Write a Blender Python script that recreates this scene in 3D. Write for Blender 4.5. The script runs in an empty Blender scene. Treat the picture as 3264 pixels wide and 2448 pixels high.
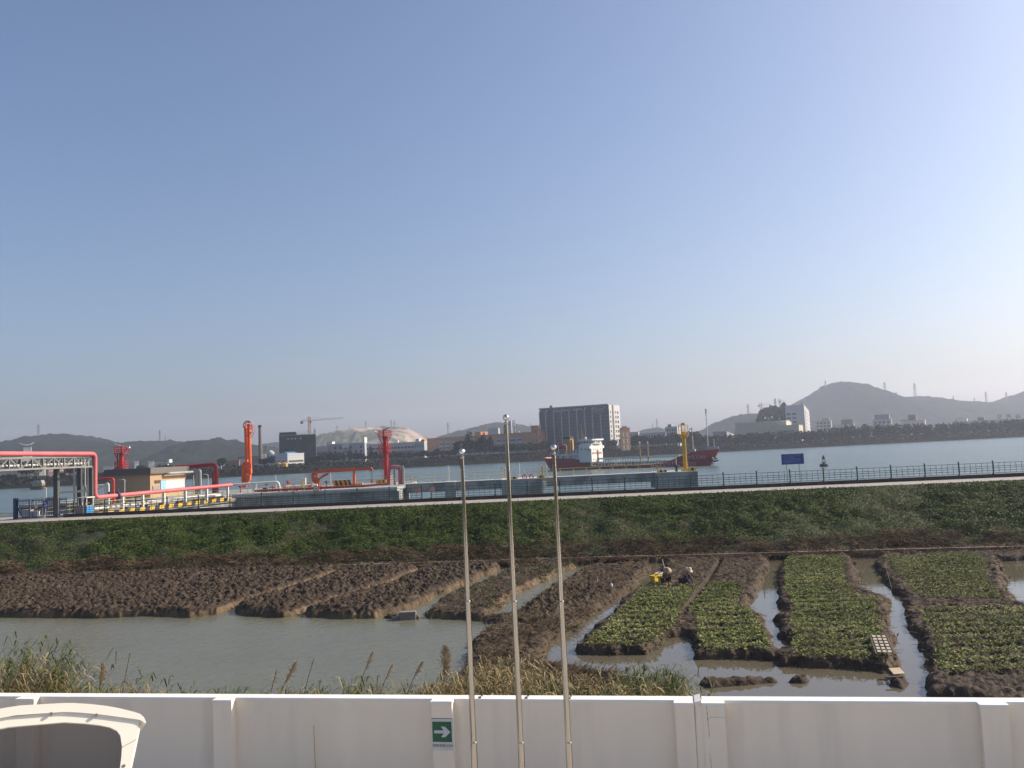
import bpy, bmesh, math, random
import numpy as np
from mathutils import Vector, Matrix
R = math.radians
sc = bpy.context.scene
COL = sc.collection
# ------------------------------------------------------------------ camera
F, CX, CY, YH = 2750.0, 1632.0, 1224.0, 1435.0
CAMZ = 8.0
pitch = math.atan((YH - CY) / F)
roll = math.atan(0.046)
cf = Vector((0, math.cos(pitch), math.sin(pitch)))
r0 = Vector((1, 0, 0)); u0 = r0.cross(cf)
cr = r0 * math.cos(roll) - u0 * math.sin(roll)
cu = u0 * math.cos(roll) + r0 * math.sin(roll)
CAM = Vector((0, 0, CAMZ))
cd = bpy.data.cameras.new('camera')
cam = bpy.data.objects.new('camera', cd); COL.objects.link(cam)
M3 = Matrix((cr, cu, -cf)).transposed()
cam.matrix_world = Matrix.Translation(CAM) @ M3.to_4x4()
cd.sensor_width = 36.0; cd.lens = 36.0 * F / 3264.0
cd.clip_start = 0.1; cd.clip_end = 20000
sc.camera = cam
# ------------------------------------------------------------------ sky, sun, exposure
SUN_AZ, SUN_EL = R(74), R(31)          # azimuth measured from +Y towards +X
w = bpy.data.worlds.new("World"); sc.world = w; w.use_nodes = True
nt = w.node_tree; nt.nodes.clear()
sky = nt.nodes.new('ShaderNodeTexSky'); sky.sky_type = 'NISHITA'; sky.sun_disc = False
sky.sun_elevation = SUN_EL; sky.sun_rotation = SUN_AZ
sky.altitude = 0; sky.air_density = 1.0; sky.dust_density = 3.0; sky.ozone_density = 3.0
bg = nt.nodes.new('ShaderNodeBackground'); bg.inputs['Strength'].default_value = 0.103
ow = nt.nodes.new('ShaderNodeOutputWorld')
tint = nt.nodes.new('ShaderNodeMix'); tint.data_type = 'RGBA'; tint.blend_type = 'MULTIPLY'; tint.inputs['Factor'].default_value = 1.0; tint.inputs['B'].default_value = (1.0, 1.0, 1.06, 1)   # the day's slightly violet-blue sky
nt.links.new(sky.outputs[0], tint.inputs['A']); nt.links.new(tint.outputs['Result'], bg.inputs[0]); nt.links.new(bg.outputs[0], ow.inputs[0])
sd = bpy.data.lights.new('sun', 'SUN'); sd.energy = 4.8; sd.angle = R(0.55); sd.color = (1.0, 0.87, 0.70)
sun = bpy.data.objects.new('sun', sd); COL.objects.link(sun)
SD = Vector((math.sin(SUN_AZ) * math.cos(SUN_EL), math.cos(SUN_AZ) * math.cos(SUN_EL), math.sin(SUN_EL)))
sun.rotation_euler = SD.to_track_quat('Z', 'Y').to_euler(); sun.location = (60, 0, 80)
vs = sc.view_settings; vs.view_transform = 'Standard'; vs.look = 'None'; vs.exposure = 0.48; vs.gamma = 1.0
sc.cycles.max_bounces = 6; sc.cycles.volume_bounces = 1; sc.cycles.diffuse_bounces = 3
sc.cycles.transparent_max_bounces = 8; sc.cycles.glossy_bounces = 3
# ------------------------------------------------------------------ helpers
def ray(px, py):
    return cf * F + cr * (px - CX) - cu * (py - CY)
def W(px, py, Y):
    d = ray(px, py); return CAM + d * (Y / d.y)
def G(px, py, z):
    d = ray(px, py); return CAM + d * ((z - CAMZ) / d.z)
def XatY(px, Y, py=1450):
    return W(px, py, Y).x
def s2l(c): return tuple(((x / 12.92) if x <= .04045 else ((x + .055) / 1.055) ** 2.4) for x in c)
MATS = {}
def mat(name, col, rough=0.7, metal=0.0, var=0.12, scale=3.0, bump=0.0, bscale=None, col2=None, c2scale=1.0, spec=None, thr=(0.45, 0.6), stretch=None):
    if name in MATS: return MATS[name]
    m = bpy.data.materials.new(name); m.use_nodes = True
    t = m.node_tree; b = t.nodes['Principled BSDF']
    b.inputs['Roughness'].default_value = rough; b.inputs['Metallic'].default_value = metal
    if spec is not None: b.inputs['Specular IOR Level'].default_value = spec
    tc = t.nodes.new('ShaderNodeTexCoord')
    src = tc.outputs['Object']
    if stretch:
        mp = t.nodes.new('ShaderNodeMapping'); mp.inputs['Scale'].default_value = stretch
        t.links.new(src, mp.inputs[0]); src = mp.outputs[0]
    n = t.nodes.new('ShaderNodeTexNoise'); n.inputs['Scale'].default_value = scale; n.inputs['Detail'].default_value = 6
    t.links.new(src, n.inputs['Vector'])
    mx = t.nodes.new('ShaderNodeMix'); mx.data_type = 'RGBA'
    c = Vector(col[:3])
    mx.inputs['A'].default_value = (*(c * (1 - var)), 1); mx.inputs['B'].default_value = (*[min(1, v * (1 + var)) for v in c], 1)
    rp = t.nodes.new('ShaderNodeMapRange'); rp.inputs['From Min'].default_value = .3; rp.inputs['From Max'].default_value = .7
    t.links.new(n.outputs['Fac'], rp.inputs['Value']); t.links.new(rp.outputs[0], mx.inputs['Factor'])
    out = mx.outputs['Result']
    if col2:
        n2 = t.nodes.new('ShaderNodeTexNoise'); n2.inputs['Scale'].default_value = c2scale; n2.inputs['Detail'].default_value = 8
        t.links.new(src, n2.inputs['Vector'])
        r2 = t.nodes.new('ShaderNodeMapRange'); r2.inputs['From Min'].default_value = thr[0]; r2.inputs['From Max'].default_value = thr[1]
        t.links.new(n2.outputs['Fac'], r2.inputs['Value'])
        m2 = t.nodes.new('ShaderNodeMix'); m2.data_type = 'RGBA'
        m2.inputs['B'].default_value = (*col2, 1); t.links.new(out, m2.inputs['A']); t.links.new(r2.outputs[0], m2.inputs['Factor'])
        out = m2.outputs['Result']
    t.links.new(out, b.inputs['Base Color'])
    if bump:
        bn = t.nodes.new('ShaderNodeTexNoise'); bn.inputs['Scale'].default_value = bscale or scale * 3; bn.inputs['Detail'].default_value = 8
        t.links.new(src, bn.inputs['Vector'])
        bp = t.nodes.new('ShaderNodeBump'); bp.inputs['Strength'].default_value = min(1, bump); bp.inputs['Distance'].default_value = 0.05
        t.links.new(bn.outputs['Fac'], bp.inputs['Height']); t.links.new(bp.outputs[0], b.inputs['Normal'])
    MATS[name] = m; return m
def leafmat(name, cols, patch=0.15, rough=0.6, trans=0.0, pcols=None):
    """colour per leaf island plus slow patches over the ground"""
    if name in MATS: return MATS[name]
    m = bpy.data.materials.new(name); m.use_nodes = True
    t = m.node_tree; b = t.nodes['Principled BSDF']; b.inputs['Roughness'].default_value = rough
    b.inputs['Specular IOR Level'].default_value = 0.08
    g = t.nodes.new('ShaderNodeNewGeometry'); tc = t.nodes.new('ShaderNodeTexCoord')
    n = t.nodes.new('ShaderNodeTexNoise'); n.inputs['Scale'].default_value = patch; n.inputs['Detail'].default_value = 4
    t.links.new(tc.outputs['Object'], n.inputs['Vector'])
    a = t.nodes.new('ShaderNodeMath'); a.operation = 'MULTIPLY_ADD'; a.inputs[1].default_value = 0.45; 
    t.links.new(g.outputs['Random Per Island'], a.inputs[0])
    mr = t.nodes.new('ShaderNodeMapRange'); mr.inputs['From Min'].default_value = .32; mr.inputs['From Max'].default_value = .68; mr.inputs['To Max'].default_value = .55
    t.links.new(n.outputs['Fac'], mr.inputs['Value']); t.links.new(mr.outputs[0], a.inputs[2])
    cr_ = t.nodes.new('ShaderNodeValToRGB')
    el = cr_.color_ramp.elements
    el[0].position = 0; el[0].color = (*cols[0], 1); el[1].position = 1; el[1].color = (*cols[-1], 1)
    for i, c in enumerate(cols[1:-1]):
        e = el.new((i + 1) / (len(cols) - 1)); e.color = (*c, 1)
    t.links.new(a.outputs[0], cr_.inputs[0]); t.links.new(cr_.outputs[0], b.inputs['Base Color'])
    MATS[name] = m; return m
def tag(o, label=None, cat=None, group=None, kind=None):
    if label: o['label'] = label
    if cat: o['category'] = cat
    if group: o['group'] = group
    if kind: o['kind'] = kind
    return o
def thing(name, label, cat, loc=(0, 0, 0), rz=0.0, group=None):
    o = bpy.data.objects.new(name, None); COL.objects.link(o)
    o.location = loc; o.rotation_euler = (0, 0, rz); o.empty_display_size = .3
    return tag(o, label, cat, group)
def link(name, me, m=None, parent=None, loc=(0, 0, 0), smooth=False):
    o = bpy.data.objects.new(name, me); COL.objects.link(o)
    if m is not None and not me.materials: me.materials.append(m)
    if parent is not None: o.parent = parent
    o.location = loc
    if smooth: me.shade_smooth()
    return o
class MB:
    """collects shapes; build() links them as ONE mesh object"""
    def __init__(s, org=(0, 0, 0)): s.v = []; s.f = []; s.o = Vector(org)
    def add(s, vs_, fs):
        k = len(s.v); s.v += [tuple(Vector(a) - s.o) for a in vs_]; s.f += [tuple(i + k for i in f) for f in fs]; return s
    def box(s, x0, x1, y0, y1, z0, z1):
        return s.add([(x0, y0, z0), (x1, y0, z0), (x1, y1, z0), (x0, y1, z0), (x0, y0, z1), (x1, y0, z1), (x1, y1, z1), (x0, y1, z1)],
                     [(0, 3, 2, 1), (4, 5, 6, 7), (0, 1, 5, 4), (1, 2, 6, 5), (2, 3, 7, 6), (3, 0, 4, 7)])
    def prism(s, poly, z0, z1):
        n = len(poly)
        vs_ = [(p[0], p[1], z0) for p in poly] + [(p[0], p[1], z1) for p in poly]
        return s.add(vs_, [tuple(range(n - 1, -1, -1)), tuple(range(n, 2 * n))] + [(i, (i + 1) % n, n + (i + 1) % n, n + i) for i in range(n)])
    def xprism(s, poly, y0, y1):
        """poly in (x,z), extruded along y"""
        n = len(poly)
        vs_ = [(p[0], y0, p[1]) for p in poly] + [(p[0], y1, p[1]) for p in poly]
        return s.add(vs_, [tuple(range(n)), tuple(range(2 * n - 1, n - 1, -1))] + [((i + 1) % n, i, n + i, n + (i + 1) % n) for i in range(n)])
    def tube(s, p, q, r, n=8, r2=None):
        p, q = Vector(p), Vector(q); d = (q - p)
        if d.length < 1e-6: return s
        d.normalize(); a = d.orthogonal().normalized(); b = d.cross(a); r2 = r if r2 is None else r2
        vs_ = []
        for c, rr in ((p, r), (q, r2)):
            for i in range(n):
                t = 2 * math.pi * i / n; vs_.append(c + (a * math.cos(t) + b * math.sin(t)) * rr)
        fs = [(i, (i + 1) % n, n + (i + 1) % n, n + i) for i in range(n)] + [tuple(range(n - 1, -1, -1)), tuple(range(n, 2 * n))]
        return s.add(vs_, fs)
    def bar(s, p, q, wd, ht=None):
        p, q = Vector(p), Vector(q); d = (q - p).normalized(); ht = ht or wd
        a = d.cross(Vector((0, 0, 1)))
        a = Vector((1, 0, 0)) if a.length < 1e-3 else a.normalized()
        b = a.cross(d).normalized()
        vs_ = []
        for c in (p, q):
            for x, y in ((-1, -1), (1, -1), (1, 1), (-1, 1)): vs_.append(c + a * x * wd / 2 + b * y * ht / 2)
        return s.add(vs_, [(0, 1, 2, 3), (7, 6, 5, 4), (0, 4, 5, 1), (1, 5, 6, 2), (2, 6, 7, 3), (3, 7, 4, 0)])
    def path(s, pts, r, n=8):
        """bent pipe with mitred elbows"""
        pts = [Vector(p) for p in pts]; rings = []
        up = None
        for i, p in enumerate(pts):
            d0 = (pts[i] - pts[i - 1]).normalized() if i else (pts[1] - pts[0]).normalized()
            d1 = (pts[i + 1] - pts[i]).normalized() if i < len(pts) - 1 else d0
            t = (d0 + d1).normalized()
            if up is None: up = t.orthogonal().normalized()
            up = (up - t * up.dot(t)).normalized(); b = t.cross(up)
            rings.append([p + (up * math.cos(2 * math.pi * k / n) + b * math.sin(2 * math.pi * k / n)) * r for k in range(n)])
        vs_ = [v for r_ in rings for v in r_]; fs = []
        for i in range(len(pts) - 1):
            for k in range(n): fs.append((i * n + k, i * n + (k + 1) % n, (i + 1) * n + (k + 1) % n, (i + 1) * n + k))
        fs += [tuple(range(n - 1, -1, -1)), tuple(range((len(pts) - 1) * n, len(pts) * n))]
        return s.add(vs_, fs)
    def lathe(s, c, prof, n=16):
        c = Vector(c); vs_ = []; fs = []
        for r, z in prof:
            for k in range(n): vs_.append(c + Vector((r * math.cos(2 * math.pi * k / n), r * math.sin(2 * math.pi * k / n), z)))
        for i in range(len(prof) - 1):
            for k in range(n): fs.append((i * n + k, i * n + (k + 1) % n, (i + 1) * n + (k + 1) % n, (i + 1) * n + k))
        fs += [tuple(range(n - 1, -1, -1)), tuple(range((len(prof) - 1) * n, len(prof) * n))]
        return s.add(vs_, fs)
    def torus(s, c, Rr, r, axis='y', n=18, m=8):
        c = Vector(c); vs_ = []; fs = []
        for i in range(n):
            t = 2 * math.pi * i / n
            for j in range(m):
                u = 2 * math.pi * j / m; a = (Rr + r * math.cos(u)); h = r * math.sin(u)
                p = {'y': (a * math.cos(t), h, a * math.sin(t)), 'z': (a * math.cos(t), a * math.sin(t), h), 'x': (h, a * math.cos(t), a * math.sin(t))}[axis]
                vs_.append(c + Vector(p))
        for i in range(n):
            for j in range(m): fs.append((i * m + j, ((i + 1) % n) * m + j, ((i + 1) % n) * m + (j + 1) % m, i * m + (j + 1) % m))
        return s.add(vs_, fs)
    def build(s, name, m, parent=None, loc=(0, 0, 0), smooth=False, bevel=0):
        me = bpy.data.meshes.new(name); me.from_pydata(s.v, [], s.f)
        bm = bmesh.new(); bm.from_mesh(me); bmesh.ops.recalc_face_normals(bm, faces=bm.faces)
        if bevel: bmesh.ops.bevel(bm, geom=bm.edges[:], offset=bevel, segments=1, affect='EDGES')
        bm.to_mesh(me); bm.free(); me.update()
        return link(name, me, m, parent, loc, smooth)
def smooth_path(pts, r=0.3, k=4):
    """rounds the corners of a poly-line"""
    pts = [Vector(p) for p in pts]; out = [pts[0]]
    for i in range(1, len(pts) - 1):
        a, b, c = pts[i - 1], pts[i], pts[i + 1]
        ra = min(r, (a - b).length * .45, (c - b).length * .45)
        p0 = b + (a - b).normalized() * ra; p1 = b + (c - b).normalized() * ra
        for j in range(k + 1):
            t = j / k; out.append(p0 * (1 - t) ** 2 + b * 2 * t * (1 - t) + p1 * t * t)
    out.append(pts[-1]); return out
def npmesh(name, V, Q, m, parent=None, loc=(0, 0, 0), smooth=False):
    """V (n,3) floats, Q (k,4) or (k,3) ints"""
    me = bpy.data.meshes.new(name); k, c = Q.shape
    me.vertices.add(len(V)); me.vertices.foreach_set('co', np.ascontiguousarray(V, dtype=np.float32).ravel())
    me.loops.add(k * c); me.loops.foreach_set('vertex_index', np.ascontiguousarray(Q, dtype=np.int32).ravel())
    me.polygons.add(k); me.polygons.foreach_set('loop_start', np.arange(0, k * c, c, dtype=np.int32))
    me.polygons.foreach_set('loop_total', np.full(k, c, dtype=np.int32))
    me.update(calc_edges=True); me.validate()
    return link(name, me, m, parent, loc, smooth)
def copy_thing(o, loc=None, label=None, rz=None, scale=None, group=None):
    c = o.copy(); COL.objects.link(c)
    if loc is not None: c.location = loc
    if rz is not None: c.rotation_euler = (0, 0, rz)
    if scale is not None: c.scale = scale if hasattr(scale, '__len__') else (scale,) * 3
    if label: c['label'] = label
    if group: c['group'] = group
    for ch in list(o.children):
        d = ch.copy(); COL.objects.link(d); d.parent = c
        for g in list(ch.children):
            e = g.copy(); COL.objects.link(e); e.parent = d
    return c
rng = np.random.default_rng(7); random.seed(7)
def hsh(ix, iy, s=0):
    h = (ix.astype(np.int64) * 374761393 + iy.astype(np.int64) * 668265263 + s * 974634777) & 0x7fffffff
    h = ((h ^ (h >> 13)) * 1274126177) & 0x7fffffff
    h = (h ^ (h >> 16)) & 0x7fffffff
    return (h % 100003) / 100003.0
def vnoise(x, y, s=0):
    ix = np.floor(x); iy = np.floor(y); fx = x - ix; fy = y - iy
    fx = fx * fx * (3 - 2 * fx); fy = fy * fy * (3 - 2 * fy)
    a = hsh(ix, iy, s); b = hsh(ix + 1, iy, s); c = hsh(ix, iy + 1, s); d = hsh(ix + 1, iy + 1, s)
    return a * (1 - fx) * (1 - fy) + b * fx * (1 - fy) + c * (1 - fx) * fy + d * fx * fy
def fbm(x, y, s=0, o=4):
    r = 0; a = .5
    for i in range(o): r = r + a * vnoise(x * 2 ** i, y * 2 ** i, s + i * 7); a *= .5
    return r / (1 - .5 ** o)
def clods(x, y, c, s=0):
    """rounded lumps on a jittered lattice of cell c"""
    u = x / c; v = y / c; iu = np.floor(u); iv = np.floor(v); best = np.zeros_like(u)
    for di in (-1, 0, 1):
        for dj in (-1, 0, 1):
            a = iu + di; b = iv + dj
            px = a + hsh(a, b, s + 1); py = b + hsh(a, b, s + 2); rr = .35 + .45 * hsh(a, b, s + 3)
            d2 = ((u - px) ** 2 + (v - py) ** 2) / rr ** 2
            best = np.maximum(best, np.sqrt(np.clip(1 - d2, 0, 1)) * rr)
    return best
def sdist(px, py, poly):
    """signed distance to polygon, positive inside"""
    d = np.full(px.shape, 1e9); ins = np.zeros(px.shape, bool); n = len(poly)
    for i in range(n):
        ax, ay = poly[i]; bx, by = poly[(i + 1) % n]
        ex, ey = bx - ax, by - ay; L = ex * ex + ey * ey + 1e-12
        t = np.clip(((px - ax) * ex + (py - ay) * ey) / L, 0, 1)
        d = np.minimum(d, (px - ax - t * ex) ** 2 + (py - ay - t * ey) ** 2)
        c = ((ay > py) != (by > py)) & (px < (bx - ax) * (py - ay) / ((by - ay) if by != ay else 1e-12) + ax)
        ins ^= c
    d = np.sqrt(d); return np.where(ins, d, -d)
# ================================================================== THE SETTING
ZW, ZR, ZB = -0.74, -0.3, -0.45            # field water, river, bed tops
def Yp(X): return 77.0 - .058 * X         # field-side edge of the levee path
def Yfoot(X): return 66.9 - .125 * X      # foot of the levee (line of the little ditch)
# ---- polygons of the raised beds, laid out on the ground
def gp(pts, z=-.66): return [tuple(G(x, y, z)[:2]) for x, y in pts]
BEDS = [
 ('plough', gp([(-500, 1860), (-200, 1848), (95, 1838), (600, 1824), (1095, 1813), (990, 1856), (889, 1889), (805, 1913), (690, 1953), (600, 1965), (500, 1959), (300, 1967), (0, 1963), (-500, 1985)])),
 ('plough', gp([(1126, 1813), (1325, 1812), (1330, 1822), (1216, 1870), (1150, 1890), (1063, 1915), (985, 1944), (922, 1961), (900, 1965), (760, 1956), (750, 1947), (775, 1926), (818, 1914), (890, 1894), (1008, 1859)])),
 ('plough', gp([(1362, 1813), (1590, 1808), (1589, 1816), (1534, 1838), (1447, 1873), (1378, 1908), (1302, 1941), (1215, 1960), (1200, 1968), (985, 1964), (978, 1953), (1008, 1943), (1082, 1917), (1165, 1893), (1232, 1874)])),
 ('rough', gp([(1608, 1824), (1655, 1796), (1835, 1790), (1846, 1803), (1690, 1876), (1640, 1904), (1578, 1950), (1562, 1975), (1350, 1970), (1360, 1944), (1389, 1922), (1420, 1900), (1515, 1868)])),
 ('dike', gp([(1862, 1810), (2095, 1792), (2085, 1822), (2018, 1879), (1952, 1928), (1870, 1990), (1755, 2076), (1748, 2100), (1800, 2125), (2000, 2155), (2080, 2200), (2090, 2330), (1400, 2400), (1425, 2190), (1450, 2115), (1470, 2058), (1505, 2028), (1550, 1997), (1535, 1975), (1560, 1962), (1590, 1968), (1612, 1962), (1660, 1925), (1715, 1890)])),
 ('dirt', gp([(2122, 1800), (2150, 1786), (2440, 1775), (2455, 1800), (2432, 1835), (2412, 1885), (2382, 1940), (2417, 1968), (2453, 2045), (2478, 2078), (2460, 2098), (2229, 2092), (2209, 2060), (2218, 2036), (2177, 2024), (2125, 2030), (2095, 2062), (2070, 2084), (1835, 2080), (1825, 2072), (1862, 2035), (1950, 1965), (1968, 1935), (2000, 1905), (2095, 1845)])),
 ('dirt', gp([(2500, 1776), (2700, 1768), (2722, 1806), (2744, 1880), (2820, 1906), (2829, 1932), (2840, 2048), (2854, 2112), (2830, 2137), (2800, 2132), (2652, 2123), (2489, 2116), (2484, 2080), (2511, 2057), (2478, 1976), (2507, 1957), (2487, 1934), (2475, 1885), (2490, 1830)])),
 ('dirt', gp([(2795, 1795), (2810, 1768), (3500, 1740), (3600, 1780), (3330, 1780), (3185, 1785), (3204, 1838), (3198, 1868), (3228, 1908), (3270, 1935), (3420, 1955), (3600, 1960), (3700, 2330), (3100, 2240), (2962, 2216), (2952, 2138), (2943, 2080), (2917, 2044), (2892, 1997), (2888, 1932), (2877, 1903), (2845, 1885), (2812, 1852)])),
]
LOW = [gp([(2212, 2186), (2238, 2169), (2400, 2167), (2480, 2166), (2495, 2176), (2420, 2186), (2340, 2190), (2262, 2200)], -.74),
       gp([(2505, 2175), (2530, 2165), (2575, 2164), (2584, 2171), (2560, 2178), (2520, 2180)], -.74),
       gp([(2823, 2187), (2840, 2160), (2836, 2128), (2875, 2126), (2885, 2150), (2903, 2180), (2880, 2199), (2850, 2192)], -.74),
       gp([(1215, 1966), (1265, 1962), (1345, 1968), (1345, 1975), (1215, 1975)], -.74)]
CROPS = [gp([(2059, 1872), (2189, 1869), (2174, 1928), (2134, 1994), (2076, 2052), (1879, 2052), (1952, 1988), (2018, 1925)], -.4),
         gp([(2222, 1865), (2233, 1860), (2359, 1858), (2330, 1932), (2377, 1950), (2403, 1978), (2438, 2070), (2247, 2068), (2236, 1957), (2190, 1935), (2203, 1892)], -.4),
         gp([(2516, 1779), (2679, 1773), (2683, 1860), (2714, 1896), (2779, 1907), (2786, 1965), (2792, 2033), (2803, 2102), (2681, 2098), (2660, 2040), (2640, 2040), (2648, 2092), (2547, 2086), (2548, 2040), (2533, 1975), (2551, 1932), (2518, 1885)], -.4),
         gp([(2830, 1775), (3105, 1763), (3138, 1795), (3134, 1853), (3185, 1907), (2946, 1902), (2881, 1836)], -.4),
         gp([(2939, 1940), (3257, 1940), (3420, 1962), (3500, 2220), (3243, 2196), (3044, 2173), (3008, 2117), (3000, 2048), (2979, 1997)], -.4)]
x0, x1, y0, y1, st = -47.0, 47.0, 26.5, 73.0, .082
nx = int((x1 - x0) / st) + 1; ny = int((y1 - y0) / st) + 1
gx = np.linspace(x0, x1, nx); gy = np.linspace(y0, y1, ny)
GX, GY = np.meshgrid(gx, gy)
wob = (fbm(GX * .9, GY * .9, 3, 4) - .5) * 1.1
H = np.full(GX.shape, ZW - .45); KIND = np.zeros(GX.shape)      # KIND: 1 = cut clay bank, sunlit tan also put into its colour
nb = fbm(GX * 1.7, GY * 1.7, 11, 4); nf = fbm(GX * 6, GY * 6, 21, 3)
cl1 = clods(GX, GY, .36, 5) * .6 + clods(GX, GY, .27, 9) * .5; cl2 = clods(GX, GY, .19, 50); nh = fbm(GX * 9, GY * 9, 27, 2)
for k, (kind, poly) in enumerate(BEDS):
    P = np.array(poly); bx = (GX > P[:, 0].min() - 1.5) & (GX < P[:, 0].max() + 1.5) & (GY > P[:, 1].min() - 1.5) & (GY < P[:, 1].max() + 1.5)
    X_, Y_ = GX[bx], GY[bx]; s_ = sdist(X_, Y_, poly) + wob[bx] * (.5 if kind == 'plough' else .75) + (nf[bx] - .5) * .35
    edge = {'plough': .50, 'rough': .8, 'dike': 1.1, 'dirt': .50}[kind]
    t = np.clip((s_ + .26) / .46, 0, 1) if kind == 'plough' else np.clip((s_ + .27) / (edge + .02), 0, 1); t = t * t * (3 - 2 * t)
    ins = np.clip((s_ - .1) / .5, 0, 1)
    if kind == 'plough': top = ZB + ins * (cl1[bx] * .40 + cl2[bx] * .26 + (nh[bx] - .5) * .10 - .10)
    elif kind == 'rough': top = ZB + ins * ((nb[bx] - .5) * .3 + (nf[bx] - .5) * .15)
    elif kind == 'dike': top = ZB + ins * ((nb[bx] - .5) * .26 + (nf[bx] - .5) * .18 + cl2[bx] * .12 + (nh[bx] - .5) * .12)
    else: top = ZB + ins * ((nb[bx] - .5) * .13 + (nf[bx] - .5) * .14 + cl2[bx] * .11 + (nh[bx] - .5) * .13)
    top = top + .10 * np.exp(-((s_ - .45) / .25) ** 2) * nb[bx]
    h = (ZW - .45) + (top - (ZW - .45)) * t
    H[bx] = np.maximum(H[bx], h)
    KIND[bx] = np.maximum(KIND[bx], ((s_ > -.25) & (s_ < (.16 if kind == 'plough' else edge * .6))) * (1.0 if kind in ('plough', 'rough') else .22))
for poly in LOW:
    s_ = sdist(GX, GY, poly) + wob * .35
    t = np.clip((s_ + .26) / .5, 0, 1); H = np.maximum(H, (ZW - .45) + t * (.53 + .12 * nf + .12 * cl2))
# dark middle of the dike bed is freshly dug
dug = gp([(1760, 1870), (1930, 1860), (1960, 1885), (1840, 1945), (1740, 1990), (1640, 1985), (1680, 1920)], -.4)
s_ = sdist(GX, GY, dug) + wob; H += np.clip(s_ / .6, 0, 1) * (cl1 * .25 + cl2 * .15)
fr = gp([(2296, 1776), (2303, 1780), (2262, 1850), (2205, 1925), (2178, 1960), (2168, 1956), (2198, 1915), (2250, 1850)], -.45)
H -= np.clip((sdist(GX, GY, fr) + .12) / .2, 0, 1) * .35
# crop furrows across the beds
for i_, poly in enumerate(CROPS):
    s_ = sdist(GX, GY, poly); H += np.clip(s_ / .3, 0, 1) * .05 * np.sin(GY * 2 * math.pi / 1.15 + GX * .2)
# rise to the foot of the levee
fd = GY - Yfoot(GX)
H = np.maximum(H, np.where(fd > -1.3, ZB + np.clip((fd + 1.3) / 1.0, -.8, 1) * .12 + (nb - .5) * .25 + cl2 * .18 * (fd < 1), -9))
# near bank below the yard wall
nb_ = np.where(GX > 2, 26.6, 29.8) + (fbm(GX * .4, GY * 0, 77, 3) - .5) * 1.2
H = np.maximum(H, np.where(GY < nb_ + .6, ZW - .4 + (nb_ + .6 - GY) * .5, -9))
V = np.stack([GX, GY, H], -1).reshape(-1, 3)
idx = np.arange(nx * ny).reshape(ny, nx)
Q = np.stack([idx[:-1, :-1], idx[:-1, 1:], idx[1:, 1:], idx[1:, :-1]], -1).reshape(-1, 4)
def height(x, y):
    i = np.clip(((x - x0) / st).astype(int), 0, nx - 1); j = np.clip(((y - y0) / st).astype(int), 0, ny - 1)
    return H[j, i]
msoil = bpy.data.materials.new('soil'); msoil.use_nodes = True
t = msoil.node_tree; b = t.nodes['Principled BSDF']; b.inputs['Roughness'].default_value = .85; b.inputs['Specular IOR Level'].default_value = .25
at = t.nodes.new('ShaderNodeAttribute'); at.attribute_name = 'clay'
tc = t.nodes.new('ShaderNodeTexCoord'); n = t.nodes.new('ShaderNodeTexNoise'); n.inputs['Scale'].default_value = 2.2; n.inputs['Detail'].default_value = 9
t.links.new(tc.outputs['Object'], n.inputs['Vector'])
rp = t.nodes.new('ShaderNodeValToRGB'); e = rp.color_ramp.elements
e[0].position = .3; e[0].color = (.024, .016, .011, 1); e[1].position = .74; e[1].color = (.098, .072, .049, 1)
e2 = e.new(.52); e2.color = (.050, .035, .024, 1)
t.links.new(n.outputs['Fac'], rp.inputs[0])
mx = t.nodes.new('ShaderNodeMix'); mx.data_type = 'RGBA'; mx.inputs['B'].default_value = (.150, .104, .060, 1)
n3 = t.nodes.new('ShaderNodeTexNoise'); n3.inputs['Scale'].default_value = .5; n3.inputs['Detail'].default_value = 4
t.links.new(tc.outputs['Object'], n3.inputs['Vector'])
r3 = t.nodes.new('ShaderNodeMapRange'); r3.inputs['From Min'].default_value = .35; r3.inputs['From Max'].default_value = .6; r3.inputs['To Min'].default_value = .25
t.links.new(n3.outputs['Fac'], r3.inputs['Value'])
mu = t.nodes.new('ShaderNodeMath'); mu.operation = 'MULTIPLY'; t.links.new(at.outputs['Fac'], mu.inputs[0]); t.links.new(r3.outputs[0], mu.inputs[1])
t.links.new(mu.outputs[0], mx.inputs['Factor']); t.links.new(rp.outputs[0], mx.inputs['A']); t.links.new(mx.outputs['Result'], b.inputs['Base Color'])
n2 = t.nodes.new('ShaderNodeTexNoise'); n2.inputs['Scale'].default_value = 9; n2.inputs['Detail'].default_value = 8
t.links.new(tc.outputs['Object'], n2.inputs['Vector'])
bp = t.nodes.new('ShaderNodeBump'); bp.inputs['Strength'].default_value = .7; bp.inputs['Distance'].default_value = .08
t.links.new(n2.outputs['Fac'], bp.inputs['Height']); t.links.new(bp.outputs[0], b.inputs['Normal'])
fld = npmesh('field_ground', V, Q, msoil); tag(fld, kind='structure')
a_ = fld.data.attributes.new('clay', 'FLOAT', 'POINT'); a_.data.foreach_set('value', KIND.astype(np.float32).ravel())
del V, Q
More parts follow.
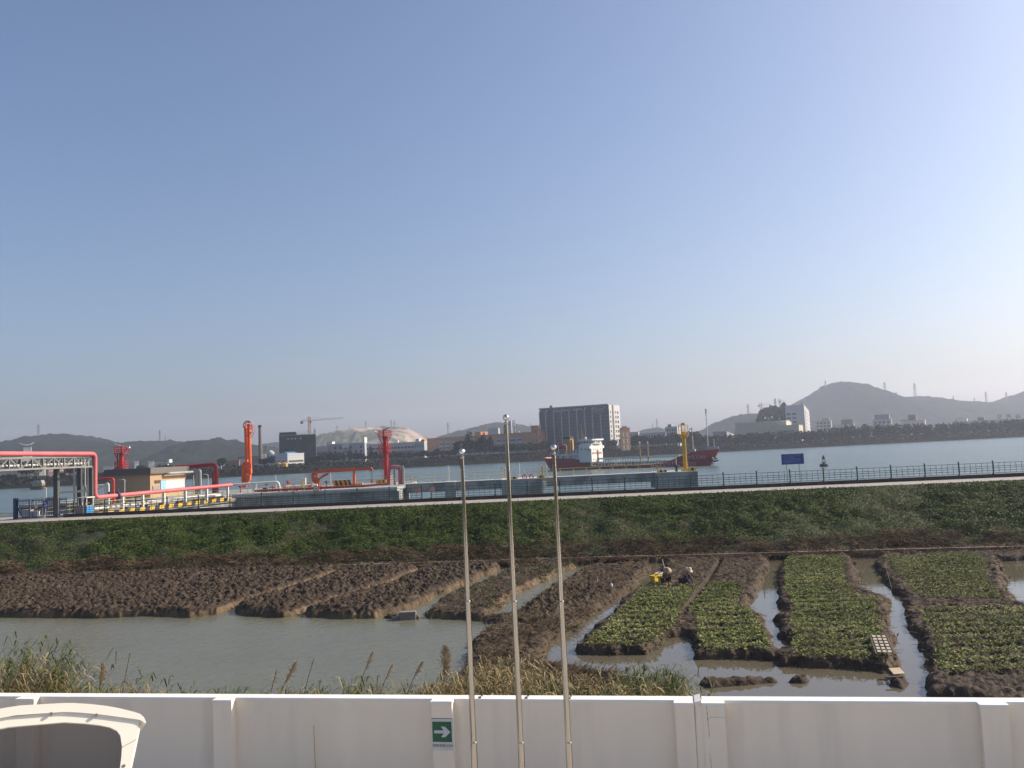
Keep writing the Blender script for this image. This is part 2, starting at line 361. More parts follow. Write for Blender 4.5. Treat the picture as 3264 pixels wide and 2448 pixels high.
# ---- water
def water(name, poly, z, base, rough, bump, bscale, stretch, dist=.05, detail=4):
    m = bpy.data.materials.new(name); m.use_nodes = True; t = m.node_tree; b = t.nodes['Principled BSDF']
    b.inputs['Base Color'].default_value = (*base, 1); b.inputs['Roughness'].default_value = rough; b.inputs['IOR'].default_value = 1.33
    tc = t.nodes.new('ShaderNodeTexCoord'); mp = t.nodes.new('ShaderNodeMapping'); mp.inputs['Scale'].default_value = stretch
    mp.inputs['Rotation'].default_value = (0, 0, R(12))
    n = t.nodes.new('ShaderNodeTexNoise'); n.inputs['Scale'].default_value = bscale; n.inputs['Detail'].default_value = detail
    bp = t.nodes.new('ShaderNodeBump'); bp.inputs['Strength'].default_value = bump; bp.inputs['Distance'].default_value = dist
    t.links.new(tc.outputs['Object'], mp.inputs[0]); t.links.new(mp.outputs[0], n.inputs[0]); t.links.new(n.outputs['Fac'], bp.inputs['Height']); t.links.new(bp.outputs[0], b.inputs['Normal'])
    n2 = t.nodes.new('ShaderNodeTexNoise'); n2.inputs['Scale'].default_value = .08; n2.inputs['Detail'].default_value = 3
    t.links.new(mp.outputs[0], n2.inputs[0])
    mx = t.nodes.new('ShaderNodeMix'); mx.data_type = 'RGBA'; mx.inputs['A'].default_value = (*[c * .8 for c in base], 1); mx.inputs['B'].default_value = (*[c * 1.2 for c in base], 1)
    t.links.new(n2.outputs['Fac'], mx.inputs['Factor']); t.links.new(mx.outputs['Result'], b.inputs['Base Color'])
    me = bpy.data.meshes.new(name); me.from_pydata([(x, y, z) for x, y in poly], [], [tuple(range(len(poly)))])
    return tag(link(name, me, m), kind='structure')
dl = [G(1700, 2300, ZW), G(1640, 2100, ZW), G(1655, 1960, ZW), G(1800, 1860, ZW), G(1980, 1800, ZW)]
dl = [(p.x, p.y) for p in dl]
water('pond_water', [(-70, 27), (dl[0][0], 27)] + dl + [(dl[-1][0], 74), (-70, 80)], ZW - .0, (.130, .130, .088), .22, .7, 2.0, (1, 1.8, 1), .06)
water('channel_water', [(70, 27), (70, 74), (dl[-1][0], 74)] + dl[::-1] + [(dl[0][0], 27)], ZW, (.115, .100, .070), .03, .12, 1.2, (1, 1.5, 1), .03)
water('river_water', [(-3000, 84), (3000, 80), (3000, 1400), (-3000, 1400)], ZR, (.070, .110, .105), .25, 1.0, 1.6, (.4, 1, 1), .35, 6)
# ---- levee: path, kerb, slopes
gm = mat('levee_soil', (.036, .044, .014), .95, var=.4, scale=2.2, bump=.8, bscale=7, col2=(.070, .052, .028), c2scale=.45, thr=(.5, .62))
NX, NT = 420, 60
XX = np.linspace(-75, 75, NX); T = np.linspace(0, 1, NT)
XG, TG = np.meshgrid(XX, T)
YF = Yfoot(XG) - .4; YPp = Yp(XG)
LY = YF + (YPp - YF) * TG
def lev_z(X, Y):
    yf = Yfoot(X) - .4; yp = Yp(X); t = np.clip((Y - yf) / (yp - yf), 0, 1)
    return -.42 + 3.92 * (t ** 1.05) + (fbm(X * .5, Y * .5, 31, 4) - .5) * .9 * np.sin(np.pi * np.clip(t, 0, 1)) + .12 * (fbm(X * 2, Y * 2, 33, 3) - .5) * (t < .98)
LZ = lev_z(XG, LY)
idx = np.arange(NX * NT).reshape(NT, NX)
tag(npmesh('levee_slope', np.stack([XG, LY, LZ], -1).reshape(-1, 3), np.stack([idx[:-1, :-1], idx[:-1, 1:], idx[1:, 1:], idx[1:, :-1]], -1).reshape(-1, 4), gm, smooth=True), kind='structure')
conc = mat('pale_concrete', (.33, .30, .26), .85, var=.15, scale=1.5, bump=.2, col2=(.30, .28, .25), c2scale=.6)
def strip(name, ya, yb, za, zb, m):
    mb = MB(); Xa, Xb = -80, 80
    mb.add([(Xa, Yp(Xa) + ya, za), (Xb, Yp(Xb) + ya, za), (Xb, Yp(Xb) + yb, za), (Xa, Yp(Xa) + yb, za), (Xa, Yp(Xa) + ya, zb), (Xb, Yp(Xb) + ya, zb), (Xb, Yp(Xb) + yb, zb), (Xa, Yp(Xa) + yb, zb)],
           [(0, 3, 2, 1), (4, 5, 6, 7), (0, 1, 5, 4), (1, 2, 6, 5), (2, 3, 7, 6), (3, 0, 4, 7)])
    return tag(mb.build(name, m), kind='structure')
strip('levee_path', -.05, 4.9, 2.6, 3.5, conc)
darkc = mat('dark_kerb_concrete', (.060, .050, .045), .9, var=.3, scale=2, bump=.3)
YK = 4.9                                   # kerb wall offset beyond path
def Yk(X): return Yp(X) + YK
mb = MB()
for a, c in ((-44.2, 80.0),):
    mb.add([(a, Yk(a), 2.6), (c, Yk(c), 2.6), (c, Yk(c) + .42, 2.6), (a, Yk(a) + .42, 2.6), (a, Yk(a), 3.82), (c, Yk(c), 3.82), (c, Yk(c) + .42, 3.82), (a, Yk(a) + .42, 3.82)],
           [(0, 3, 2, 1), (4, 5, 6, 7), (0, 1, 5, 4), (1, 2, 6, 5), (2, 3, 7, 6), (3, 0, 4, 7)])
tag(mb.build('kerb_wall', darkc), 'low dark concrete wall along the river side of the levee path, under the green railing', 'wall')
mb = MB()
mb.add([(-80, Yk(-80) + .42, 3.3), (80, Yk(80) + .42, 3.3), (80, Yk(80) + 8, -1.5), (-80, Yk(-80) + 8, -1.5)], [(0, 1, 2, 3)])
tag(mb.build('levee_river_slope', mat('stone_pitching', (.16, .15, .13), .9, var=.3, scale=1.5, bump=.6)), kind='structure')
mb = MB(); mb.box(-60, -39.5, 84, 90.5, 3.0, 3.48)
tag(mb.build('gate_apron', conc), kind='structure')
# yard ground on our side, and the bank outside the wall
yard = MB(); yard.box(-70, 70, -40, 20, -1.2, .5)
tag(yard.build('yard_ground', mat('yard_paving', (.46, .43, .38), .9, var=.2, scale=1.2, bump=.2)), kind='structure')
NX2, NY2 = 160, 30
XX = np.linspace(-70, 70, NX2); YY = np.linspace(19, 29.0, NY2); XG, YG = np.meshgrid(XX, YY)
BZ = .35 - 1.75 * np.clip((YG - 21) / 6.3, 0, 1) ** .9 + (fbm(XG * .6, YG * .6, 41, 4) - .5) * .4
idx = np.arange(NX2 * NY2).reshape(NY2, NX2)
tag(npmesh('bank_ground', np.stack([XG, YG, BZ], -1).reshape(-1, 3), np.stack([idx[:-1, :-1], idx[:-1, 1:], idx[1:, 1:], idx[1:, :-1]], -1).reshape(-1, 4), msoil, smooth=True), kind='structure')
# ---- far shore
def Dsh(px): return 466 + (713 - 466) * px / 3264.0
def shore(px, off=0.0):
    D = Dsh(px); return Vector(((px - 1632) / F * D - off * .3, D + off, 0))
ZG = 4.5
sp = [shore(p) for p in range(-900, 4300, 100)]
mb = MB(); n_ = len(sp); vs_ = []; fs = []
for p in sp:
    j = random.uniform(-1.5, 1.5)
    vs_ += [(p.x, p.y + j, -.8), (p.x - 1, p.y + 4 + j, 1.2), (p.x - 4, p.y + 12, ZG)]
for i in range(n_ - 1):
    fs += [(3 * i, 3 * i + 3, 3 * i + 4, 3 * i + 1), (3 * i + 1, 3 * i + 4, 3 * i + 5, 3 * i + 2)]
mb.add(vs_, fs)
tag(mb.build('far_bank', mat('far_bank_scrub', (.013, .012, .010), .95, spec=0, var=.5, scale=.25, bump=.8, bscale=1.0, col2=(.012, .017, .009), c2scale=.1)), kind='structure')
vs_ = [(p.x - 4, p.y + 12, ZG) for p in sp]; k = len(vs_)
vs_ += [(vs_[-1][0] * 2 + 1500, 5000, ZG), (vs_[0][0] * 4 - 1500, 5000, ZG)]
me = bpy.data.meshes.new('far_ground'); me.from_pydata(vs_, [], [tuple(range(len(vs_)))])
tag(link('far_ground', me, mat('far_land', (.035, .042, .022), .95, spec=0, var=.4, scale=.01)), kind='structure')
# ---- hills
wood = mat('hill_forest', (.012, .018, .012), .95, spec=0, var=.6, scale=.05, bump=.6, bscale=.15, col2=(.018, .024, .015), c2scale=.006)
quarry = mat('quarry_rock', (.34, .27, .22), .95, spec=0, var=.25, scale=.02, bump=.5, bscale=.05, col2=(.10, .105, .065), c2scale=.012, thr=(.47, .55))
def hill(prof, Y, m, depth=420, seed=1, rough=1.0, zb=ZG - 3):
    xs = np.array([W(a, b, Y).x for a, b in prof]); zs = np.array([W(a, b, Y).z for a, b in prof])
    n = int(max(160, (xs[-1] - xs[0]) / 5)); X = np.linspace(xs[0], xs[-1], n); Z = np.interp(X, xs, zs)
    for _ in range(3): Z[1:-1] = (Z[:-2] + Z[1:-1] * 2 + Z[2:]) / 4
    m_ = 80; Tt = np.linspace(-1, 1, m_); XG, TG = np.meshgrid(X, Tt)
    sh = np.cos(TG * np.pi / 2) ** 1.1
    ridge = .75 + .5 * fbm(XG / 160.0, TG * 3, seed, 4)
    sh = np.clip(sh * (1 - (1 - ridge) * (1 - np.exp(-(TG * 3) ** 2))), 0, 1)
    YG = Y + TG * depth + 0 * XG
    ZGr = zb + (Z[None, :] - zb) * sh + rough * 9 * (fbm(XG / 11, YG / 11, seed + 5, 3) - .5) * np.clip(sh * 3, 0, 1) + rough * 6 * (fbm(XG / 45, YG / 60, seed + 9, 3) - .5) * np.clip(sh * 3, 0, 1) * np.clip(np.abs(TG) * 8, 0, 1)
    idx = np.arange(n * m_).reshape(m_, n)
    o = npmesh('hill', np.stack([XG, YG, ZGr], -1).reshape(-1, 3), np.stack([idx[:-1, :-1], idx[:-1, 1:], idx[1:, 1:], idx[1:, :-1]], -1).reshape(-1, 4), m)
    return tag(o, kind='structure')
hill([(-420, 1440), (-200, 1425), (0, 1418), (60, 1411), (89, 1410), (120, 1397), (150, 1387), (217, 1383), (248, 1396), (277, 1406), (338, 1413), (376, 1417), (410, 1410), (458, 1408), (500, 1405), (530, 1405), (558, 1416), (600, 1430), (660, 1445), (760, 1475)], 1650, wood, 380, 1)
hill([(540, 1480), (580, 1440), (600, 1425), (619, 1412), (643, 1407), (691, 1401), (715, 1400), (751, 1412), (787, 1418), (848, 1425), (900, 1450), (960, 1478)], 1400, wood, 260, 2)
hill([(780, 1460), (848, 1417), (880, 1411), (930, 1408), (1000, 1425), (1080, 1450)], 2300, wood, 300, 3)
hill([(940, 1460), (1006, 1406), (1020, 1395), (1057, 1380), (1117, 1371), (1165, 1364), (1225, 1361), (1274, 1363), (1310, 1372), (1346, 1389), (1375, 1405), (1430, 1430)], 2000, quarry, 300, 4)
hill([(1330, 1420), (1392, 1396), (1435, 1385), (1469, 1378), (1505, 1366), (1541, 1356), (1589, 1349), (1640, 1350), (1662, 1356), (1698, 1363), (1760, 1375), (1850, 1400), (1900, 1420)], 2100, wood, 300, 5)
hill([(1900, 1420), (2000, 1388), (2033, 1377), (2052, 1371), (2093, 1366), (2122, 1370), (2160, 1382), (2230, 1405)], 2200, wood, 250, 6)
hill([(2130, 1420), (2183, 1398), (2228, 1381), (2259, 1366), (2288, 1350), (2316, 1337), (2343, 1329), (2370, 1323), (2407, 1320), (2426, 1322), (2480, 1325), (2560, 1345), (2640, 1380)], 1900, wood, 300, 7)
hill([(2380, 1390), (2470, 1325), (2534, 1292), (2563, 1277), (2600, 1255), (2624, 1239), (2640, 1226), (2655, 1220), (2696, 1223), (2749, 1238), (2781, 1252), (2817, 1267), (2863, 1269), (2930, 1265), (2971, 1271), (3039, 1280), (3107, 1286), (3161, 1287), (3215, 1282), (3243, 1266), (3264, 1254), (3330, 1235), (3450, 1250), (3700, 1330)], 2350, wood, 480, 8)
hill([(-500, 1470), (0, 1455), (500, 1440), (1000, 1432), (1500, 1415), (2000, 1396), (2600, 1365), (3264, 1330), (3800, 1310)], 3300, wood, 300, 9, zb=0)
# ---- haze over the far shore and hills
hz = MB(); hz.box(-3600, 3600, -60, 4600, -3.2, 230)
hm = bpy.data.materials.new('haze'); hm.use_nodes = True; t = hm.node_tree; t.nodes.clear()
o_ = t.nodes.new('ShaderNodeOutputMaterial'); pv = t.nodes.new('ShaderNodeVolumePrincipled')
pv.inputs['Color'].default_value = (.75, .82, 1.0, 1); pv.inputs['Density'].default_value = .00019; pv.inputs['Anisotropy'].default_value = .35
t.links.new(pv.outputs[0], o_.inputs['Volume'])
tag(hz.build('haze', hm), 'thin pale haze over the river, the far shore and the hills', 'haze', kind='stuff')
# ================================================================== FAR SHORE
def leaf_quads(C, size, rs, flat=.0, up=.0):
    """one kite per centre, random orientation; size array"""
    n = len(C); a = rs.normal(size=(n, 3)); a[:, 2] += up; a /= np.linalg.norm(a, axis=1)[:, None]
    b = rs.normal(size=(n, 3)); b -= (b * a).sum(1)[:, None] * a; b /= np.linalg.norm(b, axis=1)[:, None]
    s = np.asarray(size).reshape(-1, 1)
    V = np.stack([C - a * s, C + b * s * .6, C + a * s, C - b * s * .6], 1).reshape(-1, 3)
    return V, np.arange(n * 4).reshape(n, 4)
FOL = leafmat('dark_foliage', [(.009, .015, .008), (.015, .023, .011), (.024, .034, .015)], .08)
FOL2 = leafmat('olive_foliage', [(.013, .019, .009), (.022, .031, .013), (.036, .044, .019)], .08)
BARK = mat('bark', (.10, .08, .06), .9)
def crown_pts(n, rx, rz, rs, lobes=7):
    L = rs.normal(size=(lobes, 3)); L /= np.linalg.norm(L, axis=1)[:, None]
    L = L * np.array([rx, rx, rz]) * .55; rr = rs.uniform(.35, .6, lobes)
    k = rs.integers(0, lobes, n); d = rs.normal(size=(n, 3)); d /= np.linalg.norm(d, axis=1)[:, None]
    return L[k] + d * rr[k][:, None] * np.array([rx, rx, rz]) * rs.uniform(.55, 1.05, n)[:, None]
def tree_proto(kind, seed):
    rs = np.random.default_rng(seed)
    t = thing('tree', 'x', 'tree')
    if kind == 'round':
        C = crown_pts(420, 4.2, 3.6, rs) + np.array([0, 0, 6.0]); s = rs.uniform(.45, .95, 420)
        m = FOL if seed % 2 else FOL2
    elif kind == 'tall':
        C = crown_pts(420, 2.6, 5.4, rs, 9) + np.array([0, 0, 7.4]); s = rs.uniform(.4, .8, 420); m = FOL
    else:
        C = crown_pts(300, 3.2, 2.2, rs, 5) + np.array([0, 0, 2.6]); s = rs.uniform(.4, .8, 300); m = FOL2
    V, Q = leaf_quads(C, s, rs); npmesh('crown', V, Q, m, t)
    mb = MB(); h = {'round': 5, 'tall': 6, 'bush': 2}[kind]
    mb.tube((0, 0, -.3), (.2, .1, h), .28, 7, .14)
    for a in range(4):
        an = a * 1.6 + seed; mb.tube((.1, .05, h * .6), (math.cos(an) * 2, math.sin(an) * 2, h + 1.6), .12, 5, .04)
    mb.build('trunk', BARK, t); return t
protos = {k: [tree_proto(k, s) for s in ss] for k, ss in (('round', (1, 2, 3)), ('tall', (4, 5)), ('bush', (6, 7)))}
used = set()
SECT = [(-50, 'behind the gate', 'behind the blue gate'), (250, 'left of the yellow tanks', 'left of the orange loading arm'),
        (640, 'below the chimney', 'below the slim brick chimney'), (830, 'before the white factory', 'before the bright white factory'), (960, 'above the crane boom', 'above the orange crane boom'),
        (1210, 'right of the red tower', 'just right of the tall red tower'), (1380, 'before the long orange factory', 'before the long orange-topped factory'), (1710, 'behind the bridge of the tanker', 'behind the bridge of the tanker'), (2010, 'behind the yellow beacon', 'behind the yellow beacon')]
ORD = 'first second third fourth fifth sixth seventh eighth ninth tenth eleventh twelfth thirteenth fourteenth fifteenth sixteenth seventeenth eighteenth nineteenth twentieth'.split()
SCNT = {}
def place_tree(px, off, kind, sc_, rs_):
    lst = protos[kind]; p = lst[rs_.randrange(len(lst))]
    lab = [x for x in SECT if x[0] <= px][-1]; k_ = SCNT[lab[0]] = SCNT.get(lab[0], -1) + 1
    q = shore(px, 14 + off); loc = (q.x, q.y, ZG - .2)
    rz = rs_.uniform(0, 6.28); s3 = (sc_ * rs_.uniform(.85, 1.15), sc_ * rs_.uniform(.85, 1.15), sc_)
    if id(p) not in used:
        used.add(id(p)); p.location = loc; p.rotation_euler = (0, 0, rz); p.scale = s3; o = p
    else: o = copy_thing(p, loc, None, rz, s3)
    o['label'] = ORD[min(k_, 19)] + ' tree from the left in the row ' + lab[2]
    o['group'] = 'far-bank trees ' + lab[1]
    return o
rt = random.Random(5)
px = -20
while px < 2290:
    # (density, height) by stretch of bank
    if px < 30: kind, sc_ = 'bush', .8
    elif px < 92: kind, sc_ = 'round', rt.uniform(1.0, 1.25)
    elif px < 150: px += 30; continue
    elif px < 240: kind, sc_ = rt.choice(['bush', 'round']), rt.uniform(.55, .7)
    elif px < 640: kind, sc_ = rt.choice(['bush', 'round']), rt.uniform(.4, .55)
    elif px < 700: kind, sc_ = rt.choice(['bush', 'round']), rt.uniform(.55, .8)
    elif px < 830: kind, sc_ = rt.choice(['bush', 'round']), rt.uniform(.5, .75)
    elif px < 872: kind, sc_ = 'round', rt.uniform(.6, .78)
    elif px < 965: kind, sc_ = 'bush', rt.uniform(.32, .5)
    elif px < 1000: kind, sc_ = 'round', rt.uniform(.55, .68)
    elif px < 1210: kind, sc_ = rt.choice(['round', 'round', 'tall']), rt.uniform(.6, .84)
    elif px < 1380: kind, sc_ = 'round', rt.uniform(.58, .76)
    elif px < 1460: kind, sc_ = 'round', rt.uniform(.6, .85)
    elif px < 1580: kind, sc_ = rt.choice(['tall', 'tall', 'round']), rt.uniform(1.15, 1.4)
    elif px < 1730: kind, sc_ = 'round', rt.uniform(.95, 1.1)
    elif px < 2010: kind, sc_ = rt.choice(['round', 'bush']), rt.uniform(.8, 1.1)
    else: kind, sc_ = 'round', rt.uniform(.95, 1.3)
    place_tree(px, rt.uniform(0, 7), kind, sc_, rt)
    px += rt.uniform(13, 21) * (1.5 if kind == 'bush' else 1)
# the long even tree belt on the right reads as one mass
rs = np.random.default_rng(11); Cs = []; Ss = []
for px in np.arange(2240, 3700, 3.2):
    h = np.interp(px, [2240, 2300, 2500, 2700, 2760, 3000, 3264, 3700], [9, 8.0, 8.6, 8.5, 12, 9.5, 10.5, 11]) * rs.uniform(.85, 1.12)
    off = rs.uniform(2, 22); q = shore(px, 12 + off)
    n = 130; P = crown_pts(n, 3.0, h * .5, rs, 5) + np.array([q.x, q.y, ZG + h * .48]); Cs.append(P); Ss.append(rs.uniform(.5, 1.0, n))
V, Q = leaf_quads(np.concatenate(Cs), np.concatenate(Ss), rs)
tag(npmesh('tree_belt', V, Q, FOL), 'long even belt of dark trees along the far bank, right of the tanker', 'trees', kind='stuff')
# low scrub on all the bank
Cs = []; n = 24000; px = rs.uniform(-600, 4000, n); u = rs.uniform(0, 1, n)
D = 466 + 247 * px / 3264; X = (px - 1632) / F * D - 4 * u; Y = D + 4 + u * 13 + rs.normal(0, .6, n); Z = np.clip(1.0 + (u * 13) * .36, 0, ZG) + rs.uniform(0, 1.3, n)
V, Q = leaf_quads(np.stack([X, Y, Z], 1), rs.uniform(.4, .9, n), rs)
tag(npmesh('bank_scrub', V, Q, leafmat('scrub', [(.014, .013, .009), (.022, .022, .013), (.034, .036, .02)], .05)), 'low dark scrub covering the far bank above the waterline', 'scrub', kind='stuff')
# palm by the pale tower
def palm(px, off, h, label):
    q = shore(px, 14 + off); t = thing('palm_tree', label, 'palm', (q.x, q.y, ZG - .2))
    mb = MB(); mb.tube((0, 0, 0), (.3, 0, h), .22, 7, .16); mb.build('trunk', BARK, t)
    mb = MB()
    for k in range(14):
        a = k * 2.4; d = Vector((math.cos(a), math.sin(a), 0)); sd_ = Vector((-math.sin(a), math.cos(a), 0)); p0 = Vector((.3, 0, h)); pr = None
        for j in range(6):
            u = j / 5; c = p0 + d * 3.0 * u + Vector((0, 0, 1.3 * math.sin(u * 2.2) - 1.6 * u * u)); wd = .38 * math.sin(.25 + u * 2.7)
            cu_ = [c - sd_ * wd - Vector((0, 0, .25)), c, c + sd_ * wd - Vector((0, 0, .25))]
            if pr: mb.add(pr + cu_, [(0, 3, 4, 1), (1, 4, 5, 2)])
            pr = cu_
    mb.build('crown', FOL, t)
palm(97, -4, 5.5, 'palm tree standing before the pale riverside tower with green glass')
palm(213, -3, 5.0, 'palm tree right of the pink striped hall, beside the gantry column')
# ---------------------------------------------------------------- buildings
cubes = {}
def unit(m):
    if m.name not in cubes:
        mb = MB(); mb.box(-.5, .5, -.5, .5, -.5, .5); me = bpy.data.meshes.new('window'); me.from_pydata(mb.v, [], mb.f); me.materials.append(m); cubes[m.name] = me
    return cubes[m.name]
glassd = mat('dark_window_glass', (.045, .055, .065), .15, var=.3, scale=.5, spec=.6)
glassg = mat('green_window_glass', (.03, .11, .075), .2, var=.2, scale=.3, spec=.6)
wht = mat('white_render', (.62, .61, .58), .85, var=.08, scale=.4)
lgrey = mat('light_grey_render', (.36, .37, .38), .85, var=.10, scale=.3)
grey = mat('grey_render', (.25, .25, .26), .85, var=.12, scale=.3)
orange = mat('orange_render', (.50, .235, .115), .85, var=.10, scale=.3)
brown = mat('brown_render', (.22, .135, .105), .85, var=.12, scale=.3)
beige = mat('beige_cladding', (.46, .42, .32), .7, var=.06, scale=.3)
cream = mat('cream_render', (.62, .55, .45), .85, var=.08, scale=.3)
bluer = mat('blue_sheet_roof', (.07, .22, .46), .5, var=.1, scale=.3)
yellow = mat('yellow_tank_paint', (.55, .32, .05), .5, var=.12, scale=.4)
darkb = mat('dark_curtain_wall', (.022, .034, .052), .25, var=.35, scale=.12, spec=.7)
class Bld:
    """front-right corner seen at px x1, depth Y; front runs left to px x0; right side back to px x2; turned by th"""
    def __init__(s, label, cat, x0, x1, yt, Y, m, th=0.0, x2=None, d=12, zb=ZG - .3, name='building', y_at=None, group=None, roofm=None):
        C = W(x1, y_at or yt, Y); s.C = C
        if x2 is None and th < R(30): th = math.atan2(C.x, C.y) + th * .3
        s.C = C; s.H = W(x1, yt, Y).z - zb; s.th = th
        c, sn = math.cos(th), math.sin(th); k = ray(x0, yt); k = k.x / k.y
        # C + w*(-c, sn) on the ray x = k*y
        s.w = (C.x - k * C.y) / (c + k * sn)
        if x2 is not None:
            k2 = ray(x2, yt); k2 = k2.x / k2.y; s.d = (k2 * C.y - C.x) / (sn - k2 * c)
        else: s.d = d
        s.t = thing(name, label, cat, (C.x, C.y, zb), -th, group)
        mb = MB(); mb.box(-s.w, 0, 0, s.d, 0, s.H); s.wall = mb.build('wall', m, s.t)
        rm = roofm or m; mb = MB(); e = .35
        mb.box(-s.w - e * .5, e * .5, -e * .5, s.d + e * .5, s.H + .004, s.H + .5); s.roof = mb.build('roof', rm, s.t)
    def x(s, px):      # local x on the front for a pixel column
        k = ray(px, 1400); k = k.x / k.y; c, sn = math.cos(s.th), math.sin(s.th)
        return -(s.C.x - k * s.C.y) / (c + k * sn)
    def win(s, x, z, w, h, m=glassd, side=False, name='window', dep=.16):
        o = bpy.data.objects.new(name, unit(m)); COL.objects.link(o); o.parent = s.t
        if side: o.location = (0, x, z); o.scale = (dep, w, h)
        else: o.location = (x, 0, z); o.scale = (w, dep, h)
        return o
    def grid(s, cols, rows, wf=.6, hf=.5, x0=None, x1=None, z0=None, z1=None, m=glassd, side=False, skip=None):
        if side: x0 = 0.6 if x0 is None else x0; x1 = s.d - .6 if x1 is None else x1
        else: x0 = -s.w + .8 if x0 is None else x0; x1 = -.8 if x1 is None else x1
        z0 = 0 if z0 is None else z0; z1 = s.H - .6 if z1 is None else z1
        dx = (x1 - x0) / cols; dz = (z1 - z0) / rows
        for i in range(cols):
            for j in range(rows):
                if skip and skip(i, j): continue
                s.win(x0 + dx * (i + .5), z0 + dz * (j + .5), dx * wf, dz * hf, m, side)
    def box(s, name, x0, x1, y0, y1, z0, z1, m):
        mb = MB(); mb.box(min(x0, x1), max(x0, x1), y0, y1, z0, z1); return mb.build(name, m, s.t)
    def zpx(s, yp, xp=None, Y=None):
        return W(xp or (s.C.x / s.C.y * F + CX), yp, s.C.y).z - s.t.location.z
# left shore ---------------------------------------------------
b = Bld('tall pale riverside tower with green glass and a white curved canopy on its roof', 'tower', 87, 143, 1470, 492, cream, R(4), d=12, name='riverside_tower', zb=2.5)
b.win(b.x(116), b.zpx(1511), 2.7, 1.9, glassg); b.win(b.x(116), b.zpx(1522.5), 2.7, 2.6, glassg)
b.box('upper_block', b.x(72), b.x(100), 1, 9, b.H + .6, b.zpx(1437), wht); b.box('belfry', b.x(74), b.x(99), 1.5, 8, b.zpx(1436.8), b.zpx(1424), lgrey)
mb = MB()
for s_ in (b.x(66), b.x(98)): MB().tube((s_, 4, b.zpx(1430)), (s_, 4, b.zpx(1413)), .12, 6).build('canopy_post', grey, b.t)
mb = MB(); xs = np.linspace(b.x(61), b.x(107), 15); xm = (xs[0] + xs[-1]) / 2; hw = (xs[-1] - xs[0]) / 2
zc = b.zpx(1417)
vs_ = []; fs = []
for x_ in xs:
    z_ = zc + 1.3 * ((x_ - xm) / hw) ** 2
    vs_ += [(x_, 2.5, z_), (x_, 7, z_), (x_, 7, z_ + .35), (x_, 2.5, z_ + .35)]
for i in range(14):
    for j in range(4): fs.append((4 * i + j, 4 * i + (j + 1) % 4, 4 * i + 4 + (j + 1) % 4, 4 * i + 4 + j))
fs += [(0, 1, 2, 3), (56, 59, 58, 57)]
mb.add(vs_, fs); mb.build('canopy', wht, b.t)
b = Bld('low pink hall with white horizontal stripes behind the gantry', 'hall', 154, 241, 1485, 520, mat('pink_render', (.50, .30, .29), .85), R(2), d=16, name='striped_hall')
for z_ in (b.zpx(1498), b.zpx(1515)):
    for i in range(5):
        a = b.x(156 + i * 16.5); c = b.x(170 + i * 16.5); b.win((a + c) / 2, z_, c - a, .9, wht, name='balcony')
b.box('roof_vault', -b.w, 0, 2, 15, b.H + .5, b.H + 1.3, lgrey)
for i, (a, c, yt) in enumerate(((0, 12, 1512), (16, 28, 1521))):
    b = Bld(['small white riverside house at the left edge of the photo', 'small pale house between the left-edge house and the dark trees'][i], 'house', a, c, yt, 486, cream if i else wht, R(3), d=6, name='house', zb=2.8); b.grid(2, 2, .4, .4)
b = Bld('white four-storey block with square windows seen above the beige building', 'office', 491, 533, 1475, 580, wht, R(8), x2=538, name='office_block'); b.grid(5, 2, .5, .5, z0=b.zpx(1489), z1=b.zpx(1475)); b.box('stair_tower', b.x(531), b.x(538), .2, 4, b.H, b.H + 2.2, wht)
for i, (a, c, yt) in enumerate(((329, 362, 1488), (473, 488, 1473), (428, 440, 1473))):
    b = Bld(['low pale blue-grey shed behind the left red monitor tower', 'white rooftop box left of the white four-storey block', 'small white box-topped house right of the left red tower'][i], 'house', a, c, yt, 560 + i * 20, (lgrey, wht, wht)[i], R(3), d=8, name='house')
for i, (a, c) in enumerate(((633, 655), (658, 683))):
    cxp = (a + c) / 2; p = W(cxp, 1486, 545); t_ = thing('storage_tank', ['left', 'right'][i] + ' one of two squat yellow tanks on the far bank above the red pipe loop', 'tank', (p.x, p.y, ZG - .2), group='squat yellow tanks')
    r_ = (c - a) / 2 / F * 545; MB().lathe((0, 0, 0), [(r_, 0), (r_, p.z - ZG - .6), (r_ * .5, p.z - ZG + .4)], 20).build('tank_shell', yellow, t_, smooth=False)
    mb = MB(); mb.torus((0, 0, p.z - ZG), r_ * .95, .08, 'z'); mb.build('top_rail', wht, t_)
b = Bld('small shed with a bright blue roof near the yellow tanks', 'shed', 690, 701, 1489, 548, wht, R(5), x2=706, name='shed', roofm=bluer)
b = Bld('tiny white house right of the blue-roofed shed on the far bank', 'house', 704, 713, 1484, 552, wht, R(15), x2=715, name='house')
b = Bld('long low brown-orange building left of the orange loading arm', 'factory', 706, 762, 1470, 600, brown, R(10), d=14, name='factory'); b.grid(5, 2, .55, .35)
b = Bld('brown-orange factory block with a grey window bay, left of the brick chimney', 'factory', 758, 824, 1455, 615, brown, R(10), d=16, name='factory'); b.box('window_bay', b.x(759), b.x(781), -.3, .01, b.H * .25, b.H * .85, lgrey); b.grid(3, 2, .5, .4, x1=b.x(781), z0=b.H * .3, z1=b.H * .8)
b = Bld('low open shed with a pale blue roof edge at the chimney foot', 'shed', 800, 850, 1476, 560, lgrey, R(4), d=8, name='shed', roofm=bluer)
